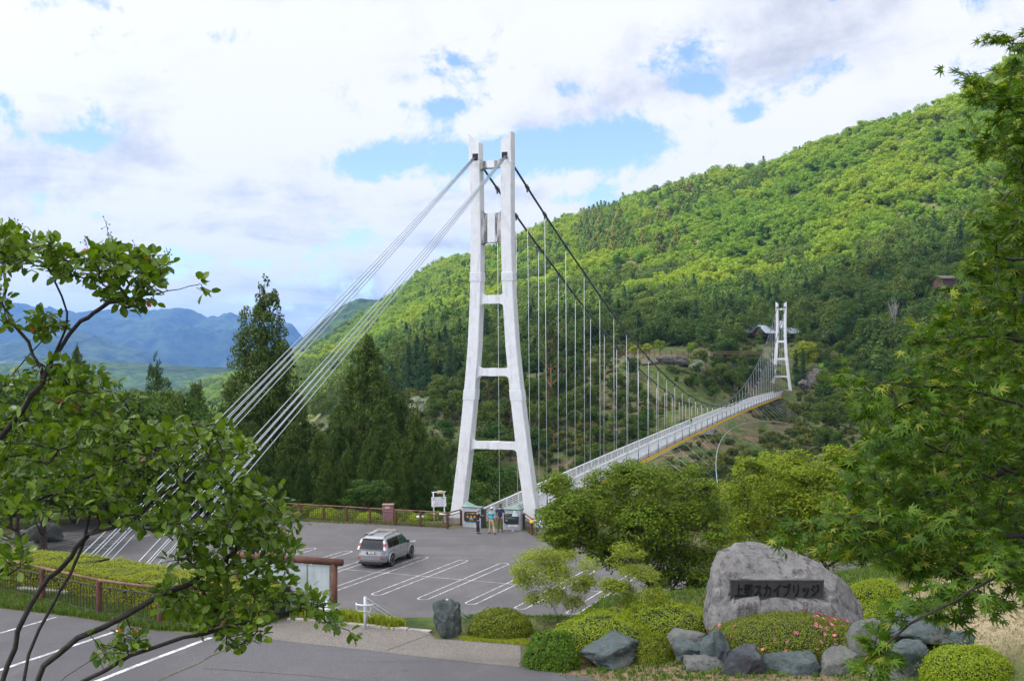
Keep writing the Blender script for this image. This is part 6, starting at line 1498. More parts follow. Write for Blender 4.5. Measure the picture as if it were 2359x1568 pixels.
# sign with lamp
def build_sign():
    base = np.array(gp(1013, 76.8)); base[2] = -.05; t = thing("lit_notice_sign", "white notice on two white poles with a yellow floodlight, left of the near tower", "sign", base); wp = simple("white_pole", (.66,.68,.70), .4)
    zt = zat(1133, 76.8)
    for dx in (-.36, .36):
        mb = MB(); mb.tube([base+[dx-.0, 0, -.5], base+[dx-.08, 0, zt-base[2]+ (0 if dx < 0 else .05)]], .045, 8); mb.build("pole", wp, t, smooth=True)
    mb = MB(); mb.tube([base+[-.55, 0, zt-base[2]-.02], base+[.42, 0, zt-base[2]+.04]], .035, 8); mb.build("crossbar", wp, t, smooth=True)
    bc = base+np.array([-.06, -.07, zat(1155, 76.8)-base[2]]); R_ = RY(rad(-2)); mb = MB(); mb.box(bc, (1.0, .03, .66), R_); bd = mb.build("board", simple("white_board", (.74,.75,.78), .5), t); bevel(bd, .01)
    mr = simple("red_text", (.55,.08,.08), .6); mk = simple("blue_text", (.12,.16,.35), .6)
    text("heading", "上野スカイブリッジ利用案内", bc+[0, -.022, .24], .86, .075, mk, bd, .01, .004, R_)
    for i in range(5): text("notice_line", ["一度に渡れる人数は百人です", "走らないでください", "ペットは禁止します", "強風の時は通行止めです", "ゴミは持ち帰りましょう"][i], bc+[-.06+.03*(i % 2), -.022, .12-.095*i], [.70, .5, .46, .66, .76][i], .046, mr if i in (1, 4) else mk, bd, .01, .004, R_)
    lc = base+np.array([.03, -.05, zt-base[2]-.02]); mb = MB(); mb.box(lc, (.33, .22, .24), None, 1.15); fl = mb.build("floodlight", simple("yellowed_plastic", (.62,.55,.22), .4), t); bevel(fl, .03)
    mb = MB(); mb.box(lc+[0, -.06, -.09], (.25, .14, .10)); mb.build("glass", DARK, fl)
build_sign()
# dusty pink service box
g_ = gp(893, 76.9); t = thing("service_box", "dusty pink metal service box standing behind the back railing", "box", (g_[0], g_[1], -.1)); pk = simple("dusty_pink_paint", (.30,.15,.15), .55, var=.08)
zt = zat(1163, 76.9); mb = MB(); mb.box((g_[0], g_[1]+.3, (zt-.1)/2), (.72, .55, zt+.1)); bevel(mb.build("cabinet", pk, t), .015)
mb = MB(); mb.box((g_[0], g_[1]+.3, zt+.01), (.80, .64, .06)); mb.build("lid", simple("pink_lid", (.38,.20,.20), .5), t); mb = MB(); mb.box((g_[0]-.02, g_[1]+.015, zt-.16), (.30, .01, .10)); mb.build("label_plate", simple("plate_white", (.6,.58,.55), .5), t)
# small white garden lamps beside the sign
for (X, Y, lb) in ((1021, 75.9, "small round white garden lamp by the foot of the lit notice sign"), (968, 76.3, "small round white garden lamp low behind the back railing")):
    g_ = gp(X, Y); t = thing("garden_lamp", lb, "lamp", (g_[0], g_[1], 0), 0, "small garden lamps behind the railing"); z = .62 if X > 1000 else .36
    mb = MB(); mb.tube([(g_[0], g_[1], -.2), (g_[0], g_[1], z)], .045, 8); mb.build("stem", simple("grey_stem", (.2,.2,.2), .6), t); mb = MB(); mb.lathe([(.05, 0), (.26, .02), (.29, .06), (.22, .12), (.06, .15)], (g_[0], g_[1], z), 20); mb.build("shade", simple("white_shade", (.70,.72,.74), .4), t, True)
# green upright sign, tilted information desk, stand with a picture board, guide lamp post
g_ = np.array([1.62, 72.6, 0]); t = thing("pedestrian_sign", "tall narrow green sign with white characters in front of the right tower leg", "sign", g_); zz1, zz0 = zat(1171.5, 72.6), zat(1192, 72.6)
mb = MB(); mb.tube([g_, g_+[0, 0, zz1]], .025, 8); mb.build("pole", DARK, t); mb = MB(); mb.box(g_+[.03, -.04, (zz0+zz1)/2], (.34, .03, zz1-zz0)); bd = mb.build("board", simple("sign_green", (.03,.22,.10), .5), t)
for i, ch in enumerate("歩行者専用"): text("character", ch, g_+[.03, -.060, zz1-.07-.118*i-.0], .15, .105, simple("sign_white", (.8,.8,.8), .5), bd, .02, .004)
mb = MB(); mb.box(g_+[-.19, -.04, (zz0+zz1)/2+.02], (.09, .02, (zz1-zz0)*.95)); mb.build("side_strip", simple("strip_white", (.62,.63,.62), .5), t)
g_ = np.array(G(1250, 1232)); t = thing("information_desk", "tilted pale blue information panel on a stone pedestal beside the maple", "sign", g_); mb = MB(); mb.box(g_+[.08, .3, .28], (.62, .45, .6), RZ(-.25), .9); mb.build("pedestal", CLAD, t)
R_ = RZ(-.25)@RX(rad(32)); mb = MB(); mb.box(g_+[.0, .2, .66], (1.02, .70, .08), R_); fr_ = mb.build("frame", simple("desk_edge", (.34,.33,.31), .7), t); bevel(fr_, .01); mb = MB(); mb.box(g_+R_@np.array([0, 0, .045])+[0, .2, .66], (.86, .54, .012), R_); mb.build("panel", simple("pale_blue_panel", (.50,.53,.66), .25, var=.1, scale=4), fr_)
g_ = np.array([.05, 72.55, 0]); t = thing("picture_stand", "small dark stand with pictures and a white hood in front of the right gate pavilion", "sign", g_)
mb = MB(); mb.box(g_+[0, 0, .2], (.17, .17, .42)); mb.build("foot", CLAD, t); mb = MB(); mb.box(g_+[0, -.05, .62], (.66, .10, .42)); mb.build("board", DKP, t)
mb = MB(); mb.box(g_+[0, -.06, .40], (.66, .10, .15)); mb.build("strip", simple("strip_pale", (.6,.6,.62), .5), t)
mb = MB(); mb.prism([g_+[-.05, -.12, 1.0], g_+[.35, -.12, 1.0], g_+[.18, -.12, 1.30], g_+[.05, -.12, 1.32]], (0, .30, 0)); mb.build("hood", simple("hood_white", (.68,.72,.76), .4), t)
mb = MB(); mb.box(g_+[-.02, -.03, .86], (.5, .05, .16)); mb.build("upper_pictures", simple("teal_pictures", (.10,.22,.20), .5, var=.5, scale=14), t)
g_ = np.array(gp(1299, 78)); t = thing("lamp_post", "thin grey post rising behind the left edge of the dark green maple", "post", g_); mb = MB(); mb.tube([(g_[0], 76, -.5), (g_[0], 76, zat(1110, 76))], .06, 8); mb.build("pole", simple("post_grey", (.12,.12,.13), .5), t)
mb = MB(); mb.box((g_[0], 75.93, zat(1160, 76)), (.1, .02, .26)); mb.build("number_plate", JOINT, t)
# ================================================================== far bank buildings
def house(label, X, Y, z, w, d, h, rise, rz, wall, roofm, group=None, name="house"):
    x = (X-CX)/F*Y; c = np.array([x, Y, z]); t = thing(name, label, "building", c, 0, group); R_ = RZ(rz)
    mb = MB(); mb.box(c+[0, 0, h/2], (w, d, h), R_); mb.prism([c+R_@np.array(q) for q in ((-w/2, -d/2, h), (-w/2, d/2, h), (-w/2, 0, h+rise*.97))], R_@np.array([w, 0, 0])); wl = mb.build("wall", wall, t)
    mb = MB(); o_ = .7
    for sg in (-1, 1): a = c+R_@np.array([-w/2-o_, sg*(d/2+o_), h-rise*o_/(d/2)]); b = c+R_@np.array([-w/2-o_, 0, h+rise+.06]); q = R_@np.array([w+2*o_, 0, 0]); n_ = np.array([0, 0, .18]); mb.add([a, b, b+q, a+q, a+n_, b+n_, b+q+n_, a+q+n_], [(0,1,2,3),(7,6,5,4),(0,4,5,1),(1,5,6,2),(2,6,7,3),(3,7,4,0)])
    mb.build("roof", roofm, t)
    for i in range(max(1, int(w/2.4))):
        p = c+R_@np.array([-w/2+1.2+2.4*i, -d/2-.02, h*.52]); mb = MB(); mb.box(p, (1.1, .08, 1.0), R_); wi = mb.build("window", DKP, t)
    return t
RF = simple("pale_blue_metal_roof", (.40,.46,.52), .35, .2, var=.05); WL = simple("red_brown_wall", (.10,.045,.035), .8)
house("long building with a pale blue metal roof left of the far tower, among the trees", 1742, 372, zat(775, 372), 9, 9, 1.6, 2.6, -.12, WL, RF, "pale roofed buildings behind the far tower")
house("pale roofed wing with a brown gable end, just left of the far tower", 1762, 364, zat(775, 364), 4.5, 6, 1.4, 2.0, .5, WL, RF, "pale roofed buildings behind the far tower")
house("low pale roofed shed just right of the far tower", 1818, 366, zat(775, 366), 5.5, 6, 1.2, 1.5, .1, WL, RF, "pale roofed buildings behind the far tower")
house("dark brown pavilion with a flat-pitched roof high on the slope at the right", 2190, 344, zat(662, 344), 8, 6, 2.6, .8, .1, WL, simple("brown_roof", (.12,.08,.06), .8), None, "hillside_pavilion")
x_ = (1812-CX)/F*338; mb = MB(); mb.box((x_, 336, zat(832, 336)), (9, .5, 1.6)); t = mb.build("garden_wall", simple("grey_brick_wall", (.30,.27,.25), .85, var=.2, scale=2)); tag(t, "low grey wall behind the far tower legs", "wall")
x_ = (1757-CX)/F*330; t = thing("gate_shelter", "small reddish shelter left of the far tower at the end of the deck", "shelter", (x_, 330, zat(905, 330)))
mb = MB(); mb.box((x_, 330, zat(888, 330)), (3.6, 2.5, 3.6)); mb.build("wall", simple("reddish_timber", (.22,.09,.08), .8), t); mb = MB(); mb.box((x_, 328.7, zat(892, 330)), (2.2, .1, 2.4)); mb.build("opening", DARK, t); mb = MB(); mb.box((x_, 330, zat(871, 330)), (4.6, 3.4, .25)); mb.build("roof", simple("shelter_roof", (.20,.16,.15), .7), t)
# rock faces on the far bank
RC = rockmat("cliff_rock", (.14,.125,.11), (.07,.064,.056), (.19,.17,.15), dk=.6, sc=.7)
def cliff(label, X, y, Y, w, d, h, seed, rz=0.0):
    x = (X-CX)/F*Y; rock("rock_outcrop", label, (x, Y, zat(y, Y)), (w, d, h), seed, RC, rz, 14, (.5, .85), .34, cat="rock outcrop")
cliff("pale bare rock face under the promenade fence", 1548, 832, 281.5, 7.5, 3, 2.6, 301)
cliff("small rock step left of the pale rock face", 1500, 838, 281, 4, 2, 1.8, 302)
cliff("tall grey rock face right of the yellow-green tree", 1903, 800, 344, 4.5, 3.5, 9.5, 303, .3)
cliff("grey rock bank right of the far tower's dark firs", 1878, 872, 318, 4.2, 3.5, 5.2, 304, -.2)
cliff("lower grey rock shelf beside the far tower", 1850, 885, 315, 3, 3, 2.6, 305)
x_ = (1618-CX)/F*236; mb = MB(); mb.box((x_, 236, zat(987, 236)), (4.4, 3, 2.2)); tag(mb.build("concrete_block", simple("old_concrete", (.27,.26,.24), .9, var=.2)), "old concrete block on the slope under the middle of the deck", "block")
mb = MB(); pts = [gp(X, Y) for X, Y in ((1900, 307), (1920, 303), (1945, 300), (1970, 298))]
for a, b in zip(pts[:-1], pts[1:]): mb.beam(a+[0,0,.3], b+[0,0,.3], .5, 1.1)
tag(mb.build("retaining_wall", simple("pale_wall", (.34,.33,.31), .85)), "low pale retaining wall beside the path on the right bank", "wall")
# bare white tree and quarry scar
g_ = gp(2062, 338); t = thing("bare_tree", "bare pale birch-like tree standing on the slope above the far tower", "tree", g_); r_ = rg(77); mb = MB()
for k in range(9):
    a = r_.normal()*.7; h = r_.uniform(7, 12); q = [g_+[0, 0, -.2], g_+np.array([a*.6, r_.normal()*.4, h*.4]), g_+np.array([a*2.4, r_.normal(), h])]; mb.tube(q, [.10, .07, .02], 5)
    for j in range(5): u = r_.uniform(.3, .95); p = q[1]+(q[2]-q[1])*u; mb.tube([p, p+np.array([r_.normal()*1.2, r_.normal()*.6, r_.uniform(.4, 1.6)])], [.04, .012], 4)
mb.build("branches", simple("pale_bark", (.42,.40,.36), .8), t)
g_ = P(573, 925, 1250); 
# ================================================================== parked car
def rrect(yr, yf, w, zf, n=56, e=.34):
    out = []
    for k in range(n):
        a = 2*math.pi*k/n; c, s = math.cos(a), math.sin(a)
        x = w*math.copysign(abs(c)**e, c); y = (yr+yf)/2+(yf-yr)/2*math.copysign(abs(s)**e, s)
        out.append((x, y, zf(y) if callable(zf) else zf))
    return out
def loft(mb, rings, cap0=True, cap1=True):
    n = len(rings[0]); V = [p for r_ in rings for p in r_]
    Fs = [(i*n+k, i*n+(k+1) % n, (i+1)*n+(k+1) % n, (i+1)*n+k) for i in range(len(rings)-1) for k in range(n)]
    if cap0: Fs.append(tuple(range(n))[::-1])
    if cap1: Fs.append(tuple((len(rings)-1)*n+k for k in range(n)))
    return mb.add(V, Fs)
def build_car():
    def paint(name, col, metal, rough):
        m, nt, out = newmat(name); b = princ(nt, out, mixrgb(nt, mrange(nt, tnoise(nt, 2.2, 3), .3, .7), tuple(q*.94 for q in col), col), rough, metal, .5); b.inputs['Coat Weight'].default_value = .7; b.inputs['Coat Roughness'].default_value = .06; return m
    SIL = paint("silver_car_paint", (.36,.36,.375), .55, .34); GLS = newmat("tinted_glass")[0]; nt = GLS.node_tree; princ(nt, nt.nodes[0], (.012,.014,.016), .05, 0, .32)
    GLG = newmat("green_glass")[0]; princ(GLG.node_tree, GLG.node_tree.nodes[0], (.02,.075,.06), .05, 0, .7)
    BLK = simple("black_plastic", (.022,.022,.023), .6); RUB = simple("tyre_rubber", (.018,.018,.019), .85); ALU = simple("alloy", (.50,.51,.53), .3, .7, var=.04); RED = simple("red_lens", (.45,.02,.015), .15, spec=.8); CLR = simple("clear_lens", (.62,.60,.60), .12, .2, spec=.8); CHR = simple("chrome", (.7,.7,.72), .12, .9)
    t = thing("parked_car", "silver SUV with roof racks parked facing away in the car park", "car", (0, 0, 0))
    zt = lambda y: 1.00-(.045 if y > 1.0 else 0)-max(0, y-1.05)*.085
    lv = [rrect(-2.05, 2.05, .74, .27), rrect(-2.20, 2.18, .84, .34), rrect(-2.25, 2.26, .878, .50), rrect(-2.25, 2.28, .885, .66), rrect(-2.235, 2.26, .882, .735), rrect(-2.165, 2.22, .88, .765), rrect(-2.15, 2.16, .872, .85), rrect(-2.13, 2.08, .855, lambda y: min(.95, zt(y)-.03)), rrect(-2.11, 2.02, .83, zt), rrect(-2.0, 1.9, .70, lambda y: zt(y)+.025), ]
    mb = MB(); loft(mb, lv); body = mb.build("body", SIL, t, True)
    # wheel arches cut out of the body
    mb = MB()
    for y in (-1.31, 1.33):
        for s in (-1, 1): mb.lathe([(.0, -.30), (.395, -.30), (.395, .30), (0, .30)], (s*.80, y, .36), 32, RY(rad(90)))
    cut = mb.build("cut_tmp", BLK); bo = body.modifiers.new('b', 'BOOLEAN'); bo.operation = 'DIFFERENCE'; bo.object = cut; bo.solver = 'EXACT'
    dg = bpy.context.evaluated_depsgraph_get(); me = bpy.data.meshes.new_from_object(body.evaluated_get(dg)); body.modifiers.clear(); body.data = me; bpy.data.objects.remove(cut)
    try: me.set_sharp_from_angle(angle=rad(32))
    except Exception: pass
    g = [rrect(-2.10, 1.12, .835, .985, e=.30), rrect(-2.04, .98, .80, 1.12, e=.28), rrect(-1.96, .72, .755, 1.34, e=.27), rrect(-1.87, .46, .70, 1.53, e=.27), rrect(-1.80, .34, .67, 1.60, e=.29), rrect(-1.66, .16, .58, 1.645, e=.34), rrect(-1.3, -.2, .40, 1.665, e=.4)]
    mb = MB(); loft(mb, g, False, True); cab = mb.build("cabin", SIL, t, True)
    # windows lie just outside the cabin skin
    zz = [.985, 1.12, 1.34, 1.53, 1.60]; ww = [.835, .80, .755, .70, .67]; yr = [-2.10, -2.04, -1.96, -1.87, -1.80]; yf = [1.12, .98, .72, .46, .34]
    W = lambda z: float(np.interp(z, zz, ww)); YR = lambda z: float(np.interp(z, zz, yr)); YF = lambda z: float(np.interp(z, zz, yf))
    def side(y00, y01, y10, y11, z0, z1, s, nm, mat):
        mb = MB(); V = []; k = 6
        for i in range(k+1):
            z = z0+(z1-z0)*i/k; u = i/k
            for y in (y00+(y10-y00)*u, y01+(y11-y01)*u): V.append((s*(W(z)+.012), y, z))
        mb.add(V, [(2*i, 2*i+1, 2*i+3, 2*i+2) if s > 0 else (2*i, 2*i+2, 2*i+3, 2*i+1) for i in range(k)]); return mb.build(nm, mat, cab, True)
    for s in (-1, 1):
        side(-1.62, -1.12, -1.66, -1.14, 1.06, 1.50, s, "side_window", GLS); side(-1.07, -.22, -1.10, -.25, 1.05, 1.51, s, "side_window", GLS); side(-.15, .80, -.17, .34, 1.03, 1.51, s, "side_window", GLG)
    def rear(z0, z1, w0, w1, nm, mat, o=.014, par=cab):
        mb = MB(); V = []; k = 6
        for i in range(k+1):
            z = z0+(z1-z0)*i/k; w = w0+(w1-w0)*i/k
            for x in (-w, -w*.5, 0, w*.5, w): V.append((x, YR(z)-o-.015*(1-(x/w)**2), z))
        mb.add(V, [(5*i+j, 5*i+j+1, 5*i+j+6, 5*i+j+5) for i in range(k) for j in range(4)]); return mb.build(nm, mat, par, True)
    rw = rear(1.02, 1.52, .67, .60, "rear_window", GLS)
    mb = MB(); V = []
    for z in (1.04, 1.2, 1.36, 1.52): w = W(z)-.09; V += [(x, YF(z)+.012+.03*(1-(x/w)**2), z) for x in (-w, 0, w)]
    mb.add(V, [(3*i+j, 3*i+j+3, 3*i+j+4, 3*i+j+1) for i in range(3) for j in range(2)]); mb.build("windscreen", GLG, cab, True)
    mb = MB(); mb.beam((-.60, -1.92, 1.565), (.60, -1.92, 1.565), .16, .035); bevel(mb.build("spoiler", SIL, cab), .012)
    mb = MB(); mb.tube([(.05, -2.12, 1.0), (.02, -2.10, 1.05), (-.28, -2.07, 1.10)], .010, 5); mb.build("wiper", BLK, rw)
    for s in (-1, 1):      # tall tail lights: clear over red over clear
        for (z0, z1, m) in ((.98, 1.16, CLR), (1.16, 1.32, RED), (1.32, 1.52, CLR)):
            mb = MB(); V = []
            for z in (z0+.004, z1-.004):
                for (dx, dy) in ((-.115, -.016), (-.01, -.016), (.018, .10)): V.append((s*(W(z)+dx-.005 if dx < 0 else W(z)+.014), YR(z)+dy, z))
            mb.add(V, [(0,1,4,3),(1,2,5,4)]); mb.build("tail_light", m, cab, False)
    mb = MB(); mb.box((0, -2.175, .985), (1.34, .03, .055)); mb.build("tailgate_trim", SIL, body)
    mb = MB(); mb.box((0, -2.17, .885), (.62, .05, .035)); mb.build("handle_bar", CHR, body)
    mb = MB(); mb.box((0, -2.205, .80), (.66, .02, .005)); mb.box((0, -2.168, .80), (.46, .03, .16)); mb.build("plate_recess", BLK, body)
    mb = MB(); mb.box((.04, -2.19, .80), (.33, .012, .165)); pl = mb.build("licence_plate", simple("plate_paint", (.78,.78,.77), .5), body)
    text("plate_number", "62-77", (.045, -2.199, .782), .24, .085, simple("plate_green", (.03,.10,.06), .5), pl, .015, .002)
    mb = MB(); mb.box((-.09, -2.197, .79), (.02, .003, .03)); mb.box((.05, -2.197, .855), (.10, .003, .022)); mb.build("plate_small_marks", BLK, pl)
    mb = MB(); mb.box((0, -2.262, .70), (1.28, .02, .022)); mb.box((0, -2.272, .50), (1.22, .02, .014)); mb.build("bumper_lines", CHR, body)
    mb = MB(); mb.box((0, -2.14, .31), (1.34, .22, .11)); mb.tube([(.0, -2.26, .30), (.0, -2.34, .30), (0, -2.34, .36)], .022, 8); mb.build("tow_bar", BLK, body)
    for s in (-1, 1):
        mb = MB(); mb.lathe([(0, 0), (.052, 0), (.052, .02), (0, .02)], (s*.66, -2.268, .585), 14, RX(rad(90))); mb.build("fog_reflector", RED, body)
        mb = MB(); mb.box((s*.93, .72, 1.075), (.16, .10, .15)); mr = mb.build("mirror", BLK, t); bevel(mr, .03)
        mb = MB(); mb.tube([(s*.60, -1.72, 1.62), (s*.60, -1.6, 1.69), (s*.59, .0, 1.70), (s*.58, .14, 1.63)], .020, 7); mb.build("roof_rail", BLK, t, True)
        mb = MB(); mb.box((s*.886, -.02, .62), (.022, 1.72, .055)); mb.build("side_moulding", SIL, body)
        for y in (-.98, -.08): mb = MB(); mb.box((s*.868, y, .90), (.03, .16, .03)); mb.build("door_handle", SIL, body)
        mb = MB()
        for y in (-1.10, -.20, .78): mb.box((s*.874, y, .70), (.006, .012, .56))
        mb.build("door_gaps", BLK, body)
        mb = MB(); mb.lathe([(.0, -.02), (.10, 0), (0, .03)], (s*.70, 2.2, .80), 12, RX(rad(-90))); mb.build("headlight", CLR, body)
        for y in (-1.31, 1.33):
            # flared arch lip
            mb = MB(); pts = [(s*.872, y+.405*math.cos(a), .36+.405*math.sin(a)) for a in np.linspace(-.12, math.pi+.12, 20)]; mb.tube(pts, .038, 6); mb.build("wheel_arch", SIL, body, True)
            w = bpy.data.objects.new("wheel", None); C.objects.link(w); w.parent = t; R_ = RY(rad(90))
            mb = MB(); mb.lathe([(.20, -.105), (.30, -.112), (.338, -.085), (.350, 0), (.338, .085), (.30, .112), (.20, .105)], (s*.79, y, .35), 36, R_); mb.build("tyre", RUB, w, True)
            mb = MB(); x = s*.893; mb.lathe([(.0, -.02), (.05, -.02), (.05, .012), (0, .012)], (x-s*.02, y, .35), 12, R_)
            for k in range(6):
                a = 2*math.pi*k/6+.3; mb.beam((x-s*.02, y+.04*math.cos(a), .35+.04*math.sin(a)), (x-s*.01, y+.215*math.cos(a), .35+.215*math.sin(a)), .062, .03, (1, 0, 0))
            mb.tube([(x-s*.012, y+.222*math.cos(a), .35+.222*math.sin(a)) for a in np.linspace(0, 2*math.pi, 33)], .018, 6, False); mb.build("rim", ALU, w)
            mb = MB(); mb.lathe([(0, -.01), (.215, -.01), (.215, .01), (0, .01)], (x-s*.09, y, .35), 24, R_); mb.build("brake_disc", BLK, w)
    mb = MB()
    for y in (-1.35, -.10): mb.beam((-.62, y, 1.745), (.62, y, 1.745), .05, .03)
    mb.build("crossbar", simple("rack_grey", (.42,.42,.42), .5), t)
    mb = MB(); tan = simple("rack_beige", (.45,.36,.28), .5)
    for y in (-.62, -.34, -.06): mb.tube([(-.52, y, 1.80), (.52, y, 1.80)], .014, 6)
    for x in (-.52, 0, .52): mb.tube([(x, -.64, 1.80), (x, -.04, 1.80)], .012, 6)
    for x in (-.52, .52): mb.tube([(x, -.64, 1.80), (x, -.64, 1.70)], .012, 5)
    mb.build("roof_rack", tan, t); mb = MB(); mb.beam((-.40, -1.45, 1.735), (-.38, -.4, 1.735), .14, .07); mb.build("ski_box", simple("rack_pale", (.50,.50,.49), .45), t)
    mb = MB(); mb.tube([(.30, -.1, 1.66), (.30, -.14, 1.86)], .006, 5); mb.build("aerial", BLK, t)
    mb = MB(); mb.beam((-.8, -1.31, .36), (.8, -1.31, .36), .1, .1); mb.box((0, 0, .34), (1.3, 3.9, .12)); mb.build("underbody", BLK, t)
    t.location = (-6.88, 62.0, .012); t.rotation_euler = (0, 0, rad(-17.5)); return t
build_car()
# ================================================================== people
def skin(name, V, R_, E, mat, parent, sub=2, root=0):
    me = bpy.data.meshes.new(name); me.from_pydata([tuple(v) for v in V], E, []); o = bpy.data.objects.new(name, me); C.objects.link(o); o.modifiers.new('s', 'SKIN'); sk = me.skin_vertices[0].data
    for i, q in enumerate(R_): sk[i].radius = (q, q) if not isinstance(q, tuple) else q
    sk[root].use_root = True; m = o.modifiers.new('u', 'SUBSURF'); m.levels = sub; m.render_levels = sub
    dg = bpy.context.evaluated_depsgraph_get(); nm = bpy.data.meshes.new_from_object(o.evaluated_get(dg)); o.modifiers.clear(); o.data = nm; nm.materials.clear(); nm.materials.append(mat)
    nm.polygons.foreach_set('use_smooth', np.ones(len(nm.polygons), bool)); o.parent = parent; bpy.data.meshes.remove(me); return o
SKIN = simple("skin", (.45,.27,.19), .55, var=.05); HAIR = simple("black_hair", (.012,.010,.009), .5); SHOE = simple("dark_shoe", (.03,.025,.022), .6)
def person(label, pos, rz, H, top, legs, armL, armR, stanceL, stanceR, head=(0, 0), hat=None, hatm=None, sleeve='short', coat=0.0, stripe=None, hair=True, build=1.0, skirt=None, bag=None, group=None, lean=0.0):
    """joints in metres for a 1.7 m figure facing +y, scaled to H; arms: (elbow, wrist) offsets; stances: (knee, ankle, toe yaw)"""
    k = H/1.7; t = thing("person", label, "person", pos, rz, group); w = build
    hip, chest, neck = np.array([0, 0, .93]), np.array([0, lean*.4, 1.32]), np.array([0, lean*.55, 1.475]); hc = np.array([head[0]*.02, lean*.7+.015+head[1]*.03, 1.60])
    sh = {-1: np.array([-.175*w, lean*.42, 1.40]), 1: np.array([.175*w, lean*.42, 1.40])}; hp = {-1: np.array([-.09, 0, .90]), 1: np.array([.09, 0, .90])}
    arms = {-1: armL, 1: armR}; st = {-1: stanceL, 1: stanceR}
    V = [hip, np.array([0, lean*.2, 1.10]), chest, neck, hc+[0, 0, -.03], hc+[0, .008, .06]]; Rr = [.105*w, .095*w, .115*w, .052, .078, .080]; E = [(0, 1), (1, 2), (2, 3), (3, 4), (4, 5)]
    nose = len(V); V.append(hc+np.array([head[0]*.05, .095, -.005])); Rr.append(.018); E.append((4, nose))
    J = {}
    for s in (-1, 1):
        el, wr = np.array(arms[s][0], float), np.array(arms[s][1], float); i = len(V); V += [sh[s], sh[s]+el, sh[s]+wr]; Rr += [.055*w, .040, .028]; E += [(2, i), (i, i+1), (i+1, i+2)]
        d = unit((wr-el)); pal = sh[s]+wr+d*.05; V.append(pal); Rr.append(.034); E.append((i+2, i+3)); J[s] = (sh[s], sh[s]+el, sh[s]+wr)
        sd_ = unit(np.cross(d, [0, 1, .2])); up = unit(np.cross(sd_, d))
        for f, (o_, ln) in enumerate(((-.024, .058), (-.008, .068), (.009, .064), (.024, .050))):
            j = len(V); a = pal+sd_*o_+d*.03; V += [a, a+d*ln*.55+up*-.008, a+d*ln+up*-.022]; Rr += [.010, .009, .008]; E += [(i+3, j), (j, j+1), (j+1, j+2)]
        j = len(V); V += [pal-sd_*.035*s, pal-sd_*.045*s+d*.035]; Rr += [.012, .009]; E += [(i+3, j), (j, j+1)]
        kn, an, yaw = np.array(st[s][0], float), np.array(st[s][1], float), st[s][2]; i = len(V); fw = np.array([math.sin(yaw), math.cos(yaw), 0])
        V += [hp[s], kn, an, an+fw*.09+[0, 0, -.055]]; Rr += [.080*w, .055, .038, .032]; E += [(0, i), (i, i+1), (i+1, i+2), (i+2, i+3)]; J[(s, 'l')] = (hp[s], kn, an, fw)
    sc = lambda L_: [tuple(np.array(v)*k) for v in L_]; rs = lambda L_: [q*k for q in L_]
    skin("body", sc(V), rs(Rr), E, SKIN, t)
    # top: torso and sleeves
    zb = .86-coat; V = [np.array([0, 0, zb]), np.array([0, lean*.15, 1.05]), chest+[0, 0, -.04], chest+[0, 0, .07]]; Rr = [(.155*w, .115*w), (.140*w, .105*w), (.165*w, .115*w), (.10*w, .08*w)]; E = [(0, 1), (1, 2), (2, 3)]
    for s in (-1, 1):
        a, b, c = J[s]; i = len(V); V += [a, (a+(b-a)*.75) if sleeve == 'short' else b]; Rr += [.070*w, .058*w]; E += [(2, i), (i, i+1)]
        if sleeve != 'short': V.append(b+(c-b)*.92); Rr.append(.044); E.append((i+1, i+2))
    tp = skin("top", sc(V), [tuple(np.array(q)*k) if isinstance(q, tuple) else q*k for q in Rr], E, top, t)
    if stripe:
        for (z0, z1, m) in stripe:
            zc = (z0+z1)/2; mb = MB(); mb.lathe([(1, z0*k), (1, z1*k)], (0, 0, 0), 28); V_ = np.concatenate(mb.V); rx, ry = .172*w*k, .124*w*k; V_ = V_*np.array([rx*(1.0 if zc > 1.1 else .93), ry, 1])+[0, lean*.3*k, 0]
            mesh("stripe", V_+np.array(wloc(t)), [f for f in mb.F if len(f) == 4], m, tp, True)
    if skirt is None:
        V = [np.array([0, 0, .93]), np.array([0, 0, .985])]; Rr = [(.150*w, .115*w), (.145*w, .105*w)]; E = [(0, 1)]
        for s in (-1, 1):
            a, b, c, fw = J[(s, 'l')]; i = len(V); V += [a+[0, 0, -.06], b, c+[0, 0, .03]]; Rr += [.098*w, .075*w, .062*w]; E += [(0, i), (i, i+1), (i+1, i+2)]
        skin("trousers", sc(V), [tuple(np.array(q)*k) if isinstance(q, tuple) else q*k for q in Rr], E, legs, t)
    else:
        mb = MB(); mb.lathe([(.13*k, 1.0*k), (.17*k, .85*k), (.23*k, skirt*k), (.20*k, skirt*k+.02)], (0, 0, 0), 20); mesh("skirt", np.concatenate(mb.V)+np.array(wloc(t)), mb.F, legs, t, True)
    for s in (-1, 1):
        a, b, c, fw = J[(s, 'l')]; skin("shoe", sc([c+[0, 0, -.035]-fw*.04, c+[0, 0, -.048]+fw*.07, c+[0, 0, -.056]+fw*.15]), rs([.045, .044, .032]), [(0, 1), (1, 2)], SHOE, t)
    if hair: skin("hair", sc([hc+[0, -.018, .055], hc+[0, -.045, .0], hc+[0, .02, .085], hc+[0, -.05, -.05]]), rs([.088, .072, .070, .05] if not hat else [.070, .070, .05, .05]), [(0, 1), (0, 2), (1, 3)], HAIR, t, 2)
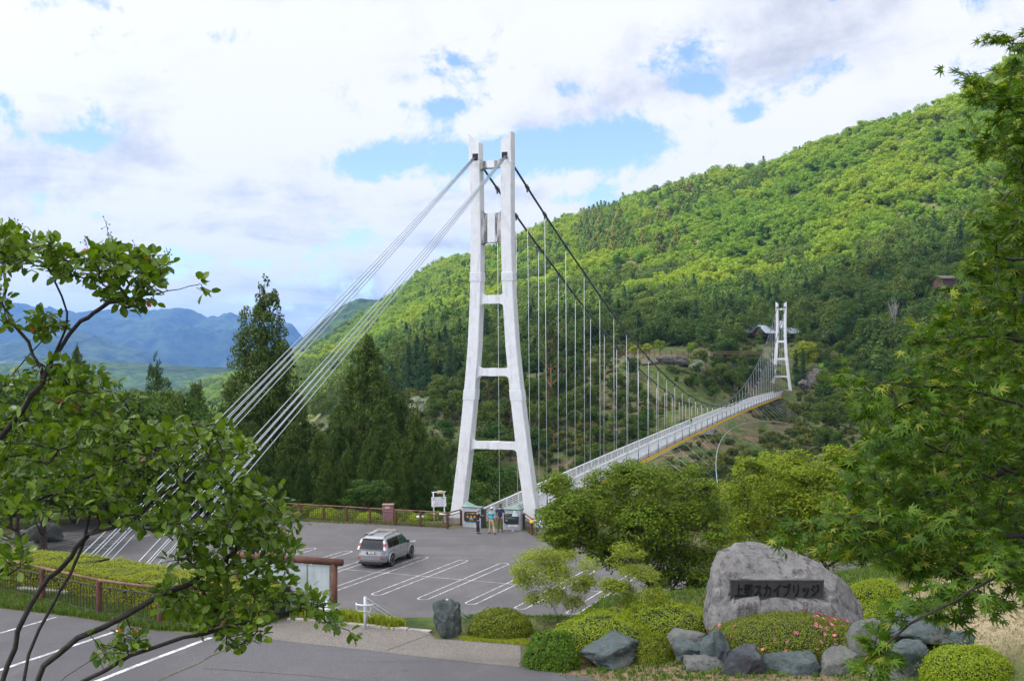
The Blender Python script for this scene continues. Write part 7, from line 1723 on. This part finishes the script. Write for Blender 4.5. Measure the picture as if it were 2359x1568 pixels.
    if hat:
        mb = MB(); c = hc+np.array([0, 0, .06])
        if hat == 'bucket': mb.lathe([(0, .105), (.06, .10), (.088, .05), (.094, 0), (.165, -.045), (.16, -.052), (.09, -.005)], c, 24)
        else: mb.lathe([(0, .09), (.05, .082), (.086, .04), (.094, -.01), (.09, -.014)], c, 22); mb.box(c+[head[0]*.1, .12, .0], (.15, .12, .015))
        mesh("hat", ((np.concatenate(mb.V)-c)*1.16+c)*k+np.array(wloc(t)), mb.F, hatm, t, True)
    return t
BLKC = simple("black_coat", (.018,.018,.020), .8); NAVY = simple("navy_shirt", (.022,.030,.075), .85); NVT = simple("navy_trousers", (.022,.025,.045), .85); OLV = simple("olive_trousers", (.135,.105,.062), .85); BEI = simple("beige_trousers", (.42,.33,.24), .85)
CYA = simple("turquoise_shirt", (.10,.48,.58), .8); STR = simple("dark_stripe", (.10,.16,.22), .8); GHAT = simple("grey_hat", (.26,.27,.27), .85); LHAT = simple("pale_blue_cap", (.52,.62,.72), .8)
st0 = lambda s, dx=0, dy=0: ((s*.10, .02, .48), (s*.11+dx, dy, .085), s*.15)
g1 = G(1100.5, 1229.5); g2 = G(1132, 1229.5); g3 = G(1152, 1225)
person("person in black jacket and grey bucket hat looking at a leaflet by the left pavilion", (g1[0], g1[1], .012), rad(-62), 1.56, BLKC, NVT, ((-.05, .08, -.27), (.02, .30, -.20)), ((.04, .10, -.27), (-.04, .31, -.17)), st0(-1, .03), st0(1, -.03, .06), head=(0, 1), hat='bucket', hatm=GHAT, sleeve='long', coat=.06, lean=.03)
person("man in turquoise striped shirt, beige trousers and pale cap stepping past the gate", (g2[0], g2[1], .012), rad(-22), 1.66, CYA, BEI, ((-.09, .02, -.28), (-.10, .10, -.50)), ((.09, -.02, -.28), (.12, .06, -.52)), ((-.12, .06, .48), (-.17, .02, .085), -.1), ((.14, .02, .49), (.27, -.10, .085), .2), head=(1, 0), hat='cap', hatm=LHAT, stripe=[(1.20, 1.27, STR), (1.00, 1.035, STR)], hair=True)
person("man with black hair in a navy T-shirt and olive trousers standing at the picture stand", (g3[0], g3[1], .012), rad(-8), 1.74, NAVY, OLV, ((-.08, .04, -.28), (-.06, .22, -.38)), ((.10, .06, -.27), (.20, .26, -.36)), st0(-1, -.02, .02), st0(1, .03, .0), head=(.5, 0), build=1.08)
# leaflet in the first person's hand
mb = MB(); p = np.array([g1[0]+.26, g1[1]+.12, 1.08]); mb.box(p, (.02, .15, .20), RX(.5)@RY(.3)); tag(mb.build("leaflet", simple("pink_paper", (.62,.42,.45), .7)), "small pink leaflet held by the person in the grey bucket hat", "leaflet")
def on_deck(X, s):
    a = (X-CX)/F; c = C0+NV*s; t = (c[0]-a*c[1])/(a*DV[1]-DV[0]); return B(t, s, deck_z(t)+.01)
p = on_deck(1593, -.35)
person("woman in a black top and turquoise skirt leaning at the left rail in mid bridge", p, rad(60), 1.62, BLKC, simple("teal_skirt", (.06,.40,.38), .8), ((-.08, .10, -.24), (-.04, .34, -.18)), ((.08, .10, -.24), (.04, .34, -.18)), st0(-1), st0(1), skirt=.52, lean=.08)
far_p = [(1777, "person in white top and brown trousers, leftmost of the walkers at the far tower", (.6,.6,.62), (.13,.08,.05)), (1785, "person in a red-brown top among the walkers at the far tower", (.28,.10,.07), (.05,.05,.07)), (1791, "person in a grey top in the middle of the walkers at the far tower", (.30,.30,.33), (.04,.05,.10)), (1797, "person in a purple top among the walkers at the far tower", (.16,.10,.28), (.06,.06,.07)), (1803, "person in a blue top at the right end of the walkers at the far tower", (.05,.12,.32), (.15,.13,.10))]
for i, (X, lb, c1, c2) in enumerate(far_p):
    a = (X-CX)/F; t_ = SPAN-9-i*1.1; s_ = [-.5, .1, -.2, .35, 0][i]; p = B(SPAN-9+(X-1790)*.25, s_, deck_z(SPAN-9)+.01); p[0] = a*p[1]
    person(lb, p, rad(150+20*i), 1.6+.04*i, simple("top_%d" % i, c1, .8), simple("legs_%d" % i, c2, .8), ((-.08, .03, -.28), (-.08, .10, -.50)), ((.08, .03, -.28), (.08, .08, -.50)), st0(-1, 0, .06), st0(1, 0, -.06), group="walkers at the far end of the bridge")
# ================================================================== unseen cloud placed towards the sun to shade the car park and gorge
def build_cloud():
    m, nt, out = newmat("cloud_vapour"); N = nt.nodes; L = nt.links
    d = N.new("ShaderNodeBsdfDiffuse"); d.inputs[0].default_value = (.92,.92,.94,1)
    t = N.new("ShaderNodeBsdfTranslucent"); t.inputs[0].default_value = (.92,.93,.95,1)
    tr = N.new("ShaderNodeBsdfTransparent"); a = N.new("ShaderNodeMixShader"); a.inputs[0].default_value = .55
    b = N.new("ShaderNodeMixShader"); b.inputs[0].default_value = .36
    L.new(d.outputs[0], a.inputs[1]); L.new(t.outputs[0], a.inputs[2]); L.new(a.outputs[0], b.inputs[1]); L.new(tr.outputs[0], b.inputs[2]); L.new(b.outputs[0], out.inputs[0])
    alt = 620.0; sx, sy = SUN_DIR.x/SUN_DIR.z*alt, SUN_DIR.y/SUN_DIR.z*alt
    cx, cy, hx, hy = 60+sx, 170+sy, 330.0, 262.0
    n = 90; u, v = np.meshgrid(np.linspace(-1, 1, n), np.linspace(-1, 1, n)); u = u.ravel(); v = v.ravel()
    e = np.maximum(np.abs(u), np.abs(v)); k = (np.abs(u)**6+np.abs(v)**6)**(1/6.)
    s = np.where(k > 1e-6, e/np.maximum(k, 1e-6), 1); x = u*s*hx; y = v*s*hy
    p = np.stack([x/90, y/90, 0*x], 1); wob = fbm(p, 3, 91)
    x = x*(1+.05*wob); y = y*(1+.05*fbm(p+9, 3, 92))
    th = (1-e**4)*(34+46*(fbm(p*1.4, 4, 93)*.5+.5)); th[e > .999] = 0
    top = np.stack([x+cx, y+cy, alt+th], 1); bot = np.stack([x+cx, y+cy, alt-.12*th-.5*(e < .999)], 1)
    i = (np.arange(n-1)[:, None]*n+np.arange(n-1)[None, :]).ravel(); Fq = np.stack([i, i+1, i+n+1, i+n], 1)
    o = mesh("cloud", np.concatenate([top, bot]), np.concatenate([Fq, Fq[:, ::-1]+n*n]), m, smooth=True)
    tag(o, "unseen white cloud placed towards the sun, shading the car park and gorge", "cloud", None, 'structure')
build_cloud()
# ================================================================== haze
def build_haze():
    m, nt, out = newmat("haze_air"); v = nt.nodes.new("ShaderNodeVolumePrincipled"); v.inputs['Color'].default_value = (.20,.44,1.0,1); v.inputs['Density'].default_value = .00009; v.inputs['Anisotropy'].default_value = .25
    nt.links.new(v.outputs[0], out.inputs['Volume'])
    mb = MB(); mb.box((0, 4000, 180), (24000, 16500, 580)); o = mb.build("haze", m); tag(o, None, None, None, 'stuff'); o['label'] = "thin blue air over the gorge that fades the far mountains"; o['category'] = "haze"
build_haze()
